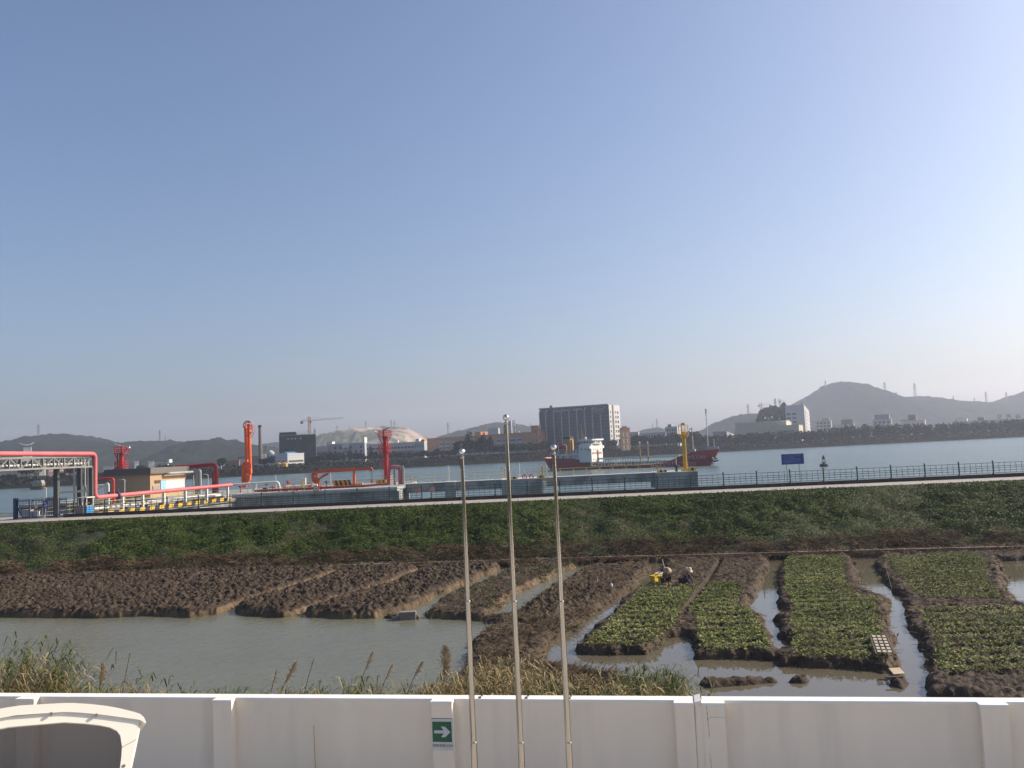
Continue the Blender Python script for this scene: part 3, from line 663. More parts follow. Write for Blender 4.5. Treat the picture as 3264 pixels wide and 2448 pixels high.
# chimney
p = W(831, 1476, 590); top = W(828, 1354, 590); t_ = thing('chimney', 'tall slim brick factory chimney with a blackened top', 'chimney', (p.x, p.y, ZG - .2)); hh = top.z - ZG
MB().lathe((0, 0, 0), [(1.35, 0), (1.3, hh * .3), (1.0, hh - 1.6)], 20).build('shaft', mat('chimney_brick', (.17, .115, .10), .9, var=.25, scale=1.5), t_, smooth=False)
MB().lathe((0, 0, 0), [(1.15, hh - 1.6), (1.25, hh - .2), (1.1, hh)], 20).build('cap', mat('soot', (.03, .03, .032), .9), t_)
# silo + lattice
p = W(863, 1470, 610); t_ = thing('silo', 'grey cement silo with a domed top behind the white factory', 'silo', (p.x, p.y, ZG)); hh = W(863, 1437, 610).z - ZG
MB().lathe((0, 0, 0), [(2.6, 0), (2.6, hh - 1.2), (1.4, hh), (.5, hh + .5)], 18).build('shell', lgrey, t_)
mb = MB()
for a in range(4): mb.tube((-2.9 + a * .3, -.6, hh - 1), (-2.4, 0, hh + 2.8 - a * .4), .12, 5)
mb.box(-2.9, -1.9, -.6, .6, hh + 1.8, hh + 2.6); mb.build('elevator_head', grey, t_)
def lattice(label, cat, px, y0_, y1_, Y, wb, wt, m, name, zb=None, arms=(), group=None, mastr=.12, par=None):
    p = W(px, y0_, Y); q = W(px, y1_, Y); z0_ = p.z if zb is None else zb; hh = q.z - z0_
    t_ = par or thing(name, label, cat, (p.x, p.y, z0_), group=group); mb = MB(); n = max(3, int(hh / (wb * 1.1)))
    def cor(u): s = wb + (wt - wb) * u; return [Vector((a * s / 2, c * s / 2, hh * u)) for a, c in ((-1, -1), (1, -1), (1, 1), (-1, 1))]
    for i in range(n):
        A = cor(i / n); B = cor((i + 1) / n)
        for j in range(4):
            mb.tube(A[j], B[j], mastr, 4); mb.tube(A[j], B[(j + 1) % 4], mastr * .7, 4); mb.tube(B[j], B[(j + 1) % 4], mastr * .7, 4)
    mb.build('lattice_mast', m, t_)
    for u, ln in arms:
        mb = MB(); z_ = hh * u
        for sgn in (-1, 1):
            mb.tube((0, -.4, z_), (sgn * ln, 0, z_ + .2), mastr, 4); mb.tube((0, .4, z_), (sgn * ln, 0, z_ + .2), mastr, 4); mb.tube((0, 0, z_ + 1.4), (sgn * ln, 0, z_ + .2), mastr, 4)
        mb.build('cross_arm', m, t_)
    return t_, hh
steelw = mat('white_steel', (.55, .55, .54), .5, var=.1)
steelg = mat('grey_steel', (.20, .21, .22), .6, var=.15)
lattice('small white lattice mast at the foot of the brick chimney', 'mast', 843, 1474, 1447, 585, 2.0, 1.8, steelw, 'lattice_tower')
# white factory
b = Bld('bright white factory with a blue roof strip and yellow tanks in front', 'factory', 857, 916, 1448, 560, lgrey, R(38), x2=969, name='factory', roofm=wht)
b.wall.data.materials.clear(); b.wall.data.materials.append(mat('white_cladding', (.55, .55, .53), .7, var=.05))
for z_ in (.32, .52, .72, .88): b.box('cladding_band', -b.w, -.02, -.06, .01, b.H * z_, b.H * z_ + .18, grey); mb = MB(); mb.box(-.01, .06, .02, b.d, b.H * z_, b.H * z_ + .14); mb.build('cladding_band', grey, b.t)
for i in range(9): b.win(1.2 + i * (b.d - 2) / 9 + .6, b.H * .42, 1.4, .9, glassd, side=True)
for i in range(4): b.win(-b.w + 1.5 + i * b.w / 4.2, b.H * .42, 1.8, .9)
mb = MB(); mb.xprism([(-9, b.H + .51), (-1, b.H + .51), (-5, b.H + 1.6)], 1.5, b.d * .7); mb.build('roof_vault', bluer, b.t)
for i, (a, c) in enumerate(((881, 895), (896, 917))):
    cxp = (a + c) / 2; p = W(cxp, 1476, 543); t_ = thing('storage_tank', ['narrow yellow tank half hidden by trees before the white factory', 'broad yellow tank at the corner of the white factory'][i], 'tank', (p.x, p.y, ZG - .2), group='yellow tanks by the white factory')
    r_ = (c - a) / 2 / F * 543; MB().lathe((0, 0, 0), [(r_, 0), (r_, p.z - ZG), (r_ * .4, p.z - ZG + .6)], 20).build('tank_shell', yellow, t_)
    mb = MB(); mb.tube((r_ * .7, -r_ * .8, 0), (r_ * .7, -r_ * .8, p.z - ZG + .8), .1, 5); mb.build('ladder', wht, t_)
# building under construction
net = mat('green_scaffold_net', (.022, .030, .028), .9, var=.45, scale=.5, bump=.4, col2=(.04, .045, .04), c2scale=.15)
b = Bld('dark unfinished building wrapped in green scaffold netting', 'building', 889, 1006, 1385, 640, net, R(5), d=20, name='unfinished_building', roofm=grey)
b.box('upper_storey', b.x(891), b.x(943), 1, 16, b.H + .5, b.H + 2.6, net)
rr = random.Random(3)
for i in range(15):
    x_ = -b.w + .2 + i * (b.w - .4) / 14; mb = MB(); mb.tube((x_, -.5, 0), (x_, -.5, b.H + rr.uniform(1.2, 3.4)), .09, 4); mb.tube((x_, .6, b.H), (x_ + rr.uniform(-1, 1), .6, b.H + rr.uniform(2.2, 4)), .08, 4); mb.build('scaffold_pole', net, b.t)
for j in range(8):
    mb = MB(); z_ = 1.5 + j * (b.H - 1) / 7.2; mb.bar((-b.w, -.55, z_), (0, -.55, z_), .1); mb.build('scaffold_rail', net, b.t)
for x_ in (918, 930, 941, 958): b.win(b.x(x_), b.zpx(1396), 1.6, 1.1, lgrey)
# tower cranes
def tcrane(label, px, y0_, y1_, Y, xl, xr, yj, m, wb=1.4):
    t_, hh = lattice(label, 'crane', px, y0_, y1_, Y, wb, wb, m, 'tower_crane', mastr=.13)
    c = t_.location; zj = W(px, yj, Y).z - c.z; L = W(xl, yj, Y).x - c.x; Rr_ = W(xr, yj, Y).x - c.x
    rise = (W(xr, yj - (xr - px) * .075 * (1 if xr > px else -1), Y).z - c.z) - zj
    def jib(nm, x_end, dz):
        mb = MB(); n = max(3, int(abs(x_end) / 2.2)); a = Vector((0, 0, zj)); e = Vector((x_end, 0, zj + dz))
        for i in range(n):
            p, q = a.lerp(e, i / n), a.lerp(e, (i + 1) / n)
            mb.tube(p + Vector((0, -.4, 0)), q + Vector((0, -.4, 0)), .09, 4); mb.tube(p + Vector((0, .4, 0)), q + Vector((0, .4, 0)), .09, 4)
            mb.tube(p + Vector((0, 0, .9)), q + Vector((0, 0, .9)), .09, 4); mb.tube(p + Vector((0, -.4, 0)), (p + q) / 2 + Vector((0, 0, .9)), .06, 4); mb.tube((p + q) / 2 + Vector((0, 0, .9)), q + Vector((0, .4, 0)), .06, 4)
        mb.build(nm, m, t_)
    jib('counter_jib', L, 0); jib('jib', Rr_, rise)
    mb = MB(); mb.tube((0, 0, hh), (L * .8, 0, zj + .8), .05, 4); mb.tube((0, 0, hh), (Rr_ * .6, 0, zj + .9), .05, 4); mb.build('tie_bar', steelg, t_)
    sg = 1 if L > 0 else -1
    mb = MB(); mb.box(min(L, L - sg * 2), max(L, L - sg * 2), -.6, .6, zj - 1.8, zj - .1); mb.build('counterweight', grey, t_)
    mb = MB(); mb.box(.5, 1.7, -1.2, .2, zj - 1.7, zj - .1); mb.build('cab', m, t_)
crn = mat('crane_orange', (.42, .17, .07), .6, var=.1)
tcrane('large orange tower crane above the netted unfinished building', 987, 1382, 1329, 645, 958, 1094, 1342, crn, 1.6)
tcrane('orange tower crane left of the wooded knoll beyond the warehouse', 2427, 1325, 1284, 1250, 2416, 2462, 1292, crn, 2.6)
tcrane('small grey tower crane rising over the wooded knoll by the white high-rise', 2487, 1312, 1272, 1300, 2483, 2502, 1279.5, steelg, 2.4)
tcrane('faint low tower crane right beside the knoll\'s orange crane', 2437, 1330, 1297, 1350, 2422, 2442, 1304, crn, 2.2)
# central factories
b = Bld('long low grey and brown hall right of the white factory', 'factory', 940, 1045, 1424, 660, brown, R(12), d=18, name='factory', roofm=lgrey); b.box('parapet_band', -b.w - .05, .05, -.2, .01, b.H * .72, b.H, lgrey); b.grid(9, 1, .8, .5, z0=b.H * .5, z1=b.H * .7); b.grid(9, 1, .8, .5, z0=b.H * .2, z1=b.H * .42)
b = Bld('grey-white four-storey block with a lit stair box, left of the tall red tower', 'building', 1041, 1162, 1412, 655, lgrey, R(14), x2=1168, name='factory', roofm=wht)
b.grid(7, 3, .42, .55, z0=b.H * .25, z1=b.H * .92, skip=lambda i, j: (i * 3 + j) % 5 == 2)
b.box('stair_tower', b.x(1040), b.x(1058), .2, 5, b.H + .5, b.H + 2.3, wht); b.box('lift_tower', b.x(1155), -.1, .2, 5, b.H + .5, b.zpx(1394), wht); b.box('sign_board', b.x(1090), b.x(1111), -.5, -.12, b.H * .8, b.H + .9, wht)
b = Bld('grey hall with a brown lower storey behind the tall red monitor tower', 'factory', 1160, 1324, 1410, 690, lgrey, R(12), d=22, name='factory', roofm=wht)
b.box('lower_band', -b.w - .05, .04, -.25, .01, 0, b.H * .55, brown); b.grid(14, 1, .8, .5, z0=b.H * .62, z1=b.H * .85)
for i in range(12): b.win(-b.w + 3 + i * (b.w - 4) / 12, b.H * .42, 1.8, .8).location.y = -.26
b.box('roof_house', b.x(1255), b.x(1268), 2, 8, b.H + .5, b.H + 2.4, wht)
b = Bld('white-grey block with an orange cube on its roof', 'building', 1318, 1352, 1410, 655, lgrey, R(14), x2=1361, name='building', roofm=wht); b.grid(4, 3, .35, .35)
b.box('roof_cube', b.x(1341), b.x(1352), .3, 6, b.H + .5, b.zpx(1401), orange); b.box('roof_house', b.x(1324), b.x(1335), .3, 6, b.H + .5, b.zpx(1398), wht)
b = Bld('long orange-topped factory with rows of white window bays', 'factory', 1359, 1695, 1378.5, 640, orange, R(42), x2=None, d=20, name='factory')
H_ = b.H
for i in range(13):
    xa = -b.w * .87 + i * b.w * .80 / 13; b.box('window_bay', xa, xa + b.w * .80 / 13 * .8, -.3, .01, H_ * .42, H_ * .82, lgrey)
    for z_ in (.50, .70):
        o = b.win(xa + b.w * .80 / 13 * .4, H_ * z_, b.w * .80 / 13 * .6, 1.1); o.location.y = -.32
b.box('glazed_strip', -b.w, 0, -1.6, .01, H_ * .20, H_ * .36, darkb); b.box('plinth', -b.w, 0, -1.9, .01, H_ * .10, H_ * .19, lgrey)
b.box('roof_cube', b.x(1512), b.x(1530), 1, 9, H_ + .5, H_ + 3.2, orange)
e = Bld('tall orange end block with a lit right face beside the dark glass building', 'building', 1692, 1714, 1357.5, 636, orange, R(42), x2=1724, name='factory_end_block'); e.grid(1, 4, .3, .45, side=True); e.grid(2, 3, .3, .3)
b = Bld('pale grey complex behind the long orange factory, with an open portal frame', 'building', 1520, 1660, 1384, 800, lgrey, R(20), d=20, name='factory'); b.box('roof_house', b.x(1556), b.x(1588), 2, 14, b.H + .5, b.zpx(1361), lgrey); b.box('roof_house', b.x(1622), b.x(1631), 2, 8, b.H + .5, b.zpx(1339), lgrey)
mb = MB(); xa = b.x(1635); xb = b.x(1641); za = b.H + .5; zt = b.zpx(1339)
mb.box(xa, xa + .8, 2, 3, za, zt); mb.box(xb, xb + .9, 2, 3, za, zt); mb.box(xa + .8, xb, 2.05, 2.95, zt - 1, zt - .02); mb.box(xa + .8, xb, 2.05, 2.95, za + (zt - za) * .45, za + (zt - za) * .6); mb.build('portal_frame', wht, b.t)
mb = MB(); mb.box(xb, xb + 4.5, 1.5, 3.5, za + (zt - za) * .1, za + (zt - za) * .2); mb.box(xb, xb + 5, 1.5, 3.5, za + (zt - za) * .5, za + (zt - za) * .58); mb.build('balcony', wht, b.t)
# dark glass headquarters
b = Bld('tall dark glass office block with white fins and a red crest', 'office', 1719.5, 1941.5, 1291, 630, darkb, R(25), x2=1973, name='office_block', roofm=grey, y_at=1350)
H_ = b.H; w_ = b.w
sidew = mat('white_side_cladding', (.46, .46, .45), .8, var=.06)
b.box('side_wall', .02, .35, .3, b.d - .1, 0, H_ + .3, sidew)
b.box('side_slot', .3, .5, b.d * .27, b.d * .42, H_ * .1, H_ + .2, mat('dark_slot', (.09, .085, .08), .8))
for j in range(10):
    z_ = H_ * .14 + j * H_ * .078; b.box('spandrel', -w_ + .1, -.1, -.18, .01, z_, z_ + H_ * .022, mat('spandrel_grey', (.045, .055, .070), .6))
for j in range(7):
    z_ = H_ * .22 + j * H_ * .105
    for x_, ww in ((b.d * .13, 1.8), (b.d * .55, 1.0), (b.d * .63, 1.0), (b.d * .80, 3.0)):
        o = b.win(x_, z_, ww, 2.0, side=True); o.location.x = .38
finm = mat('white_fin', (.48, .50, .54), .5, var=.04)
for i in range(9):
    fx = b.x([1723, 1743, 1768, 1793, 1817.5, 1842, 1867, 1892, 1918][i]); mb = MB()
    zt = H_ - 4.4 if i == 8 else H_ - .4
    mb.box(fx, fx + .55, -.9, -.19, H_ * .12, zt - 2.2)
    if i < 8:
        for k in range(6):
            a0 = k / 6 * math.pi / 2; a1 = (k + 1) / 6 * math.pi / 2
            mb.add([(fx + .55 * 0 + 1.8 * (1 - math.cos(a0)), -.9, zt - 2.2 + 2.0 * math.sin(a0)), (fx + 1.8 * (1 - math.cos(a1)), -.9, zt - 2.2 + 2.0 * math.sin(a1)), (fx + .55 + 1.5 * (1 - math.cos(a1)), -.9, zt - 2.6 + 1.7 * math.sin(a1)), (fx + .55 + 1.5 * (1 - math.cos(a0)), -.9, zt - 2.6 + 1.7 * math.sin(a0)),
                    (fx + 1.8 * (1 - math.cos(a0)), -.19, zt - 2.2 + 2.0 * math.sin(a0)), (fx + 1.8 * (1 - math.cos(a1)), -.19, zt - 2.2 + 2.0 * math.sin(a1)), (fx + .55 + 1.5 * (1 - math.cos(a1)), -.19, zt - 2.6 + 1.7 * math.sin(a1)), (fx + .55 + 1.5 * (1 - math.cos(a0)), -.19, zt - 2.6 + 1.7 * math.sin(a0))],
                   [(0, 1, 2, 3), (7, 6, 5, 4), (0, 4, 5, 1), (2, 6, 7, 3)])
    mb.build('fin', finm, b.t)
b.box('roof_beam', -w_ - .3, .2, -1.2, -.2, H_ + .1, H_ + .9, grey)
for xa, xc in ((1771, 1791), (1796, 1816), (1830, 1860), (1895, 1902)): b.box('louvre_strip', b.x(xa), b.x(xc), -.35, .0, H_ - 2.4, H_ - 1.2, lgrey)
b.box('roof_house', b.x(1756), b.x(1765), .5, 3, H_ + .5, H_ + 2.6, grey)
cx_ = b.x(1917); sh = [(-4.0, 0), (4.0, 0), (4.0, -3.4), (2.6, -4.4), (0, -5.1), (-2.6, -4.4), (-4.0, -3.4)]; zt = b.zpx(1296, 1917) if False else H_ - .9
mb = MB(); mb.xprism([(cx_ + x_ * 1.09, zt + .25 + z_ * 1.08) for x_, z_ in sh], -1.5, -1.25); mb.build('crest_border', finm, b.t)
cr_o = MB(); cr_o.xprism([(cx_ + x_, zt + z_) for x_, z_ in sh], -1.62, -1.5); cro = cr_o.build('crest', mat('crest_red', (.16, .045, .055), .6), b.t)
mb = MB()
for gx_, strokes in ((-3.0, ((0, 0, .22, 2.4), (.3, .9, .22, .5), (.6, 1.3, .22, 1.1), (.6, 0, .22, .9))), (-1.35, ((0, 0, .22, 2.4), (.75, 0, .22, 2.4), (.22, 0, .53, .22))), (.15, ((0, 0, .22, 2.4), (.8, 0, .22, 2.4), (.22, 0, .58, .22))), (1.75, ((0, 0, .22, 2.4), (.22, 2.18, .7, .22), (.22, 1.1, .7, .22), (.22, 0, .7, .22), (.92, .25, .22, .8), (.92, 1.35, .22, .8)))):
    for sx, sz, sw, sh_ in strokes: mb.box(cx_ + gx_ + sx, cx_ + gx_ + sx + sw, -1.7, -1.62, zt - 3.3 + sz, zt - 3.3 + sz + sh_)
mb.build('crest_lettering', finm, b.t)
b.box('podium', -1, 5, -.6, 2, 0, H_ * .12, brown)
b = Bld('bright orange and white apartment block right of the dark glass building', 'building', 1975, 1978, 1366, 600, orange, R(70), x2=2007, name='apartment_block'); b.grid(2, 3, .5, .62, side=True, m=mat('pale_balcony', (.62, .58, .48), .8), z1=b.H * .86); b.grid(4, 3, .25, .35, side=True, z1=b.H * .86); b.box('roof_house', -1.8, -.2, 2, b.d - 2, b.H + .5, b.H + 1.5, brown)
b = Bld('low grey apartment row right of the orange block', 'building', 2006, 2034, 1380, 650, lgrey, R(16), d=12, name='apartment_block'); b.grid(4, 4, .5, .4); b.box('roof_edge', -b.w - .5, .6, -.6, 1, b.H + .5, b.H + .9, wht)
b = Bld('grey apartment terrace with balconies in the middle of the row', 'building', 2034, 2122, 1379, 655, lgrey, R(14), d=12, name='apartment_block'); b.grid(9, 4, .5, .45)
b = Bld('taller grey apartment block with a bright right wall behind the yellow beacon', 'building', 2120, 2158, 1361, 660, lgrey, R(18), x2=2170, name='apartment_block'); b.grid(4, 5, .5, .4); b.box('roof_house', b.x(2130), b.x(2142), 1, 7, b.H + .5, b.H + 2.4, grey)
b = Bld('small hipped-roof house among trees left of the telecom mast', 'house', 2217, 2240, 1390, 690, lgrey, R(14), x2=2246, name='house', roofm=grey); b.grid(3, 1, .5, .4)
# telecom mast
p = W(2257, 1425, 640); hh = W(2249, 1302, 640).z - ZG; t_ = thing('telecom_mast', 'very tall thin grey telecom monopole above the tanker\'s bow', 'mast', (p.x, p.y, ZG)); MB().tube((0, 0, 0), (0, 0, hh), .5, 10, .18).build('pole', mat('galvanised', (.42, .44, .46), .4, metal=.3), t_)
mb = MB()
for z_ in (hh * .95, hh * .90):
    for a in range(3): mb.tube((math.cos(a * 2.1) * .6, math.sin(a * 2.1) * .6, z_ - 1.2), (math.cos(a * 2.1) * .6, math.sin(a * 2.1) * .6, z_ + 1.2), .18, 6)
mb.build('antenna', lgrey, t_)
for z_ in (.81, .69, .60): MB().lathe((0, 0, hh * z_), [(.9, 0), (.9, .15)], 12).build('ring_platform', steelg, t_)
# right hand side
b = Bld('low mauve-grey hall with white bays left of the beige warehouse', 'building', 2272, 2316, 1376, 790, mat('mauve_render', (.26, .23, .25), .85), R(15), x2=2341, name='building'); b.grid(6, 1, .3, .3); 
for i in range(3): o = b.win(b.d * (.2 + .3 * i), b.H * .7, 3.5, 3, wht, side=True); o.location.x = .05
b = Bld('big beige warehouse with a pale sloping roof edge', 'warehouse', 2342, 2506, 1343.5, 740, beige, R(22), x2=2522, name='warehouse', roofm=wht)
mb = MB(); mb.xprism([(-b.w - .4, b.H + .5), (.4, b.H + .5), (.4, b.H + 1.0), (-b.w - .4, b.H + .9)], -.8, b.d * .6); mb.build('roof_sheet', mat('pale_roof', (.6, .58, .48), .6), b.t)
b = Bld('lower beige annex of the warehouse with a yellow-lit end wall', 'warehouse', 2474, 2546, 1355, 715, beige, R(22), x2=2559, name='warehouse_annex'); b.box('window_strip', b.x(2478), b.x(2535), -.15, .01, b.H * .5, b.H * .72, mat('dull_glazing', (.17, .16, .13), .4)); b.win(b.d / 2, b.H * .6, b.d * .5, 1.6, side=True)
for i in range(5): b.win(b.x(2482 + i * 13), b.H * .3, 1.2, .9)
b = Bld('white eight-storey block with stacked lit balconies, in front of the mountain', 'building', 2502, 2562, 1291, 820, mat('tower_white', (.42, .43, .44), .85), R(20), x2=2577, name='high_rise')
b.grid(2, 6, .75, .5, x0=b.x(2510), x1=b.x(2546), z0=b.H * .15, z1=b.H * .82); b.grid(1, 7, .25, .3, x0=b.x(2502), x1=b.x(2509), z0=b.H * .2, z1=b.H * .95)
for j in range(8): o = b.win(b.d / 2, b.H * (.12 + j * .108), b.d * .8, 1.6, wht, side=True, name='balcony'); o.location.x = .6
b.box('stair_tower', b.x(2560), -.1, .2, 4, b.H + .5, b.H + 3.2, wht)
for lab, cat, a, c, yt, Y, m_, g in (('white three-storey house right of the white high-rise', 'house', 2597, 2648, 1340, 860, lgrey, (4, 3)), ('low white house with a dark raised roof box, right of the three-storey house', 'house', 2655, 2722, 1352, 880, lgrey, (6, 1)),
        ('grey house with a wide dark roof storey under the pylons', 'house', 2781, 2840, 1336, 900, lgrey, (4, 2)), ('low cream house with a tall stair block above the tree belt', 'house', 2874, 2948, 1339, 920, cream, (5, 1)),
        ('faint pale house far behind the right tree belt', 'house', 3044, 3082, 1334, 1000, cream, (3, 1)), ('long low grey building under the rooftop characters', 'building', 3069, 3290, 1334, 940, lgrey, (10, 1))):
    b = Bld(lab, cat, a, c, yt, Y, m_, R(12), d=10, name=cat, zb=ZG); b.grid(g[0], g[1], .5, .4, z0=b.H * .45)
    if a == 2597: b.box('roof_house', b.x(2625), b.x(2648), 1, 6, b.H + .5, b.zpx(1332), lgrey)
    if a == 2655: b.box('roof_house', b.x(2685), b.x(2722), 1, 6, b.H + .5, b.zpx(1336), brown)
    if a == 2781: b.box('roof_storey', b.x(2793), b.x(2840), -.4, 8, b.H + .5, b.zpx(1320), grey)
    if a == 2874: b.box('roof_house', b.x(2900), b.x(2925), 1, 7, b.H + .5, b.zpx(1320), brown); b.box('roof_house', b.x(2875), b.x(2898), 1, 7, b.H + .5, b.H + 1.6, grey)
    if a == 3069: b.box('roof_house', b.x(3121), b.x(3142), 1, 7, b.H + .5, b.zpx(1322), brown); BL = b
# rooftop characters standing on the long grey building
def glyph(px, y_, kind):
    p = W(px, y_, 939); t_ = thing('rooftop_sign', ['left', 'middle', 'right'][kind] + ' one of three dark sign characters standing on the roof at the right', 'sign', (p.x, p.y, BL.t.location.z + BL.H + .5), group='rooftop sign characters')
    mb = MB(); S = 5.0; k = [[(0, 0, 1, .12), (0, .45, 1, .12), (.2, .45, .12, .55), (.68, .45, .12, .55), (.44, 0, .12, .5), (0, .9, 1, .1)], [(.1, 0, .12, 1), (.45, .1, .12, .9), (.8, 0, .12, 1), (.1, .5, .8, .12), (.1, .85, .8, .1)], [(.05, 0, .12, .8), (.45, 0, .12, 1), (.83, 0, .12, .8), (.05, 0, .9, .12)]][kind]
    for x_, z_, a, c in k: mb.box((x_ - .5) * S, (x_ - .5 + a) * S, 0, .35, 1 + z_ * S * .85, 1 + (z_ + c) * S * .85)
    mb.build('character', mat('sign_dark', (.05, .05, .05), .7), t_)
    for s_ in (-1.6, 1.6): MB().tube((s_, .5, -.4), (s_, .5, 2.5), .12, 5).build('post', steelg, t_)
glyph(3186, 1325, 0); glyph(3215, 1324, 1); glyph(3244, 1323, 2)
# wooded knoll with houses
kn = hill([(2425, 1346), (2428, 1320), (2440, 1310), (2455, 1296), (2462, 1296), (2470, 1306), (2482, 1304), (2494, 1293), (2502, 1296), (2510, 1312), (2520, 1345)], 980, wood, 60, 12, 1.3, ZG - 1)
rs = np.random.default_rng(21); Cs = []
for a, yt in ((2430, 1312), (2438, 1309), (2448, 1305), (2459, 1298), (2463, 1303), (2475, 1308), (2486, 1302), (2496, 1296), (2503, 1300), (2436, 1325), (2452, 1322), (2468, 1322), (2484, 1322), (2498, 1318)):
    p = W(a, yt, 965 - rs.uniform(0, 20)); Cs.append(crown_pts(130, 3.6, 3.6, rs) + np.array([p.x, p.y, p.z - 1]))
V, Q = leaf_quads(np.concatenate(Cs), rs.uniform(.7, 1.4, 130 * 14), rs); tag(npmesh('knoll_trees', V, Q, FOL), 'mass of trees covering the knoll left of the white high-rise', 'trees', kind='stuff')
for i, (a, yt) in enumerate(((2436, 1330), (2448, 1333), (2457, 1328), (2482, 1333))):
    b = Bld(['leftmost little white house in the trees of the knoll', 'second little white house from the left on the knoll', 'third, slightly higher little white house on the knoll', 'rightmost little white house on the knoll'][i], 'house', a, a + 4, yt, 930, wht, R(10), d=5, name='house', group='little houses on the knoll', zb=W(a, yt + 5, 930).z)
# pylons on the skyline
pyl = mat('pylon_steel', (.26, .27, .28), .6)
PY = [(123, 1398, 1353, 1600), (510, 1406, 1371, 1660), (527, 1406, 1389, 1700), (1075, 1376, 1357, 1980), (1114, 1372, 1357, 2000), (1166, 1366, 1343, 2000), (1248, 1362, 1339, 2000), (1258, 1363, 1341, 2010), (1004, 1400, 1365, 1700),
      (1429, 1388, 1348, 1700), (1692, 1366, 1348, 2080), (2081, 1368, 1350, 2200), (2095, 1368, 1335, 2200), (2386, 1323, 1288, 1900), (2473, 1310, 1270, 1600), (2613, 1247, 1233, 2340), (2632, 1236, 1213, 2340),
      (2761, 1251, 1225, 2350), (2811, 1267, 1252, 2350), (2823, 1269, 1218, 2340), (2858, 1270, 1249, 2350), (2918, 1268, 1221, 2350), (3040, 1282, 1261, 2350), (3107, 1287, 1267, 2350), (3145, 1288, 1249, 2350), (3210, 1284, 1250, 2350)]
PL = ['on the crest of the left-hand hill, behind the gantry', 'the taller of two on the hill behind the beige building', 'the smaller of two on the hill behind the beige building', 'leftmost on the bare quarry hill', 'second from the left on the quarry hill', 'middle one on the quarry hill', 'left of the close pair on the quarry hill crest', 'right of the close pair on the quarry hill crest', 'beside the netted unfinished building',
      'left of the first flagpole ball, by the middle hill', 'just left of the dark glass block', 'short one of two behind the grey apartments', 'tall one of two behind the grey apartments', 'on the low hill above the beige warehouse', 'behind the wooded knoll between the cranes', 'lower of two left of the mountain peak', 'upper of two left of the mountain peak',
      'first one right of the mountain peak', 'tiny one left of the tallest right-hand pylon', 'tallest one on the right-hand ridge', 'short faint one right of the tallest pylon', 'tall slim one in the dip of the right ridge', 'short one on the falling right ridge', 'small one left of the last two pylons', 'left of the last two pylons at the right', 'last one before the right edge']
for i, (a, yb, yt, Y) in enumerate(PY):
    hpx = yb - yt; wb = hpx / F * Y * .17
    lattice('faint steel pylon, ' + PL[i], 'pylon', a, yb + 4, yt, Y, wb, wb * .22, pyl, 'pylon', arms=((.68, wb * .85), (.80, wb * .75), (.92, wb * .6)) if hpx > 18 else ((.8, wb * .7),), group='power pylons on the hills', mastr=.22 + Y * .00005)
# the river boat at the left
p = G(119, 1560, ZR); t_ = thing('river_boat', 'small grey and yellow river boat moored below the pale tower', 'boat', (p.x, p.y, ZR), R(-6))
k = p.y / F
def hullmb(L, B, hs, n=14):
    mb = MB(); vs_ = []; fs = []
    for i in range(n):
        u = i / (n - 1); x_ = (u - .5) * L; bw = B / 2 * min(1, (math.sin(math.pi * min(1, max(0, u * .9 + .05))) ** .45)); h = hs(u)
        vs_ += [(x_, -bw, h), (x_ * .93, -bw * .8, -.3), (x_ * .93, bw * .8, -.3), (x_, bw, h)]
    for i in range(n - 1):
        for j in range(3): fs.append((4 * i + j, 4 * i + j + 1, 4 * i + j + 5, 4 * i + j + 4))
        fs.append((4 * i + 3, 4 * i, 4 * i + 4, 4 * i + 7))
    fs += [(0, 3, 2, 1), (4 * n - 4, 4 * n - 3, 4 * n - 2, 4 * n - 1)]
    return mb.add(vs_, fs)
hullmb(46 * k, 2.6, lambda u: 1.3 + .9 * (2 * u - 1) ** 2).build('hull', mat('boat_hull_brown', (.06, .05, .045), .8), t_)
mb = MB(); mb.box(-2, 3.2, -1.15, 1.15, 1.6, 2.9); mb.build('deckhouse', mat('boat_yellow', (.33, .25, .09), .8, var=.4, scale=2), t_)
mb = MB(); mb.xprism([(-3.0, 2.9), (3.3, 2.9), (2.6, 4.3), (-.8, 4.3), (-2.6, 3.4)], -1.2, 1.2); mb.build('cabin', grey, t_)
mb = MB(); mb.box(.6, 1.6, -1.25, -1.15, 3.5, 3.9); mb.build('cabin_window', wht, t_)
# ================================================================== LEVEE FURNITURE AND JETTY
railg = mat('green_rail_paint', (.020, .060, .055), .5, var=.15, metal=.2)
yel = mat('yellow_rail_paint', (.46, .38, .14), .5, var=.12)
ylw = mat('strong_yellow_paint', (.62, .36, .035), .5, var=.12)
blk = mat('black_paint', (.025, .024, .022), .6)
red = mat('red_paint', (.42, .035, .035), .42, var=.12)
pink = mat('faded_red_pipe', (.55, .125, .135), .42, var=.14, scale=.6)
org = mat('orange_paint', (.62, .115, .035), .45, var=.12, scale=.8)
navy = mat('navy_paint', (.018, .040, .105), .5, var=.15)
jcon = mat('jetty_concrete', (.30, .31, .30), .88, var=.15, scale=.6, bump=.25, bscale=4, col2=(.19, .19, .18), c2scale=.35, thr=(.5, .62))
jdeck = mat('pale_deck', (.52, .50, .46), .85, var=.1, scale=.8)
lead = mat('lead_grey_steel', (.30, .31, .31), .55, var=.12)
dsteel = mat('dark_steel', (.075, .078, .075), .6, var=.15)
DZ = 4.0
gsteel = mat('gantry_steel', (.20, .20, .185), .55, var=.12)
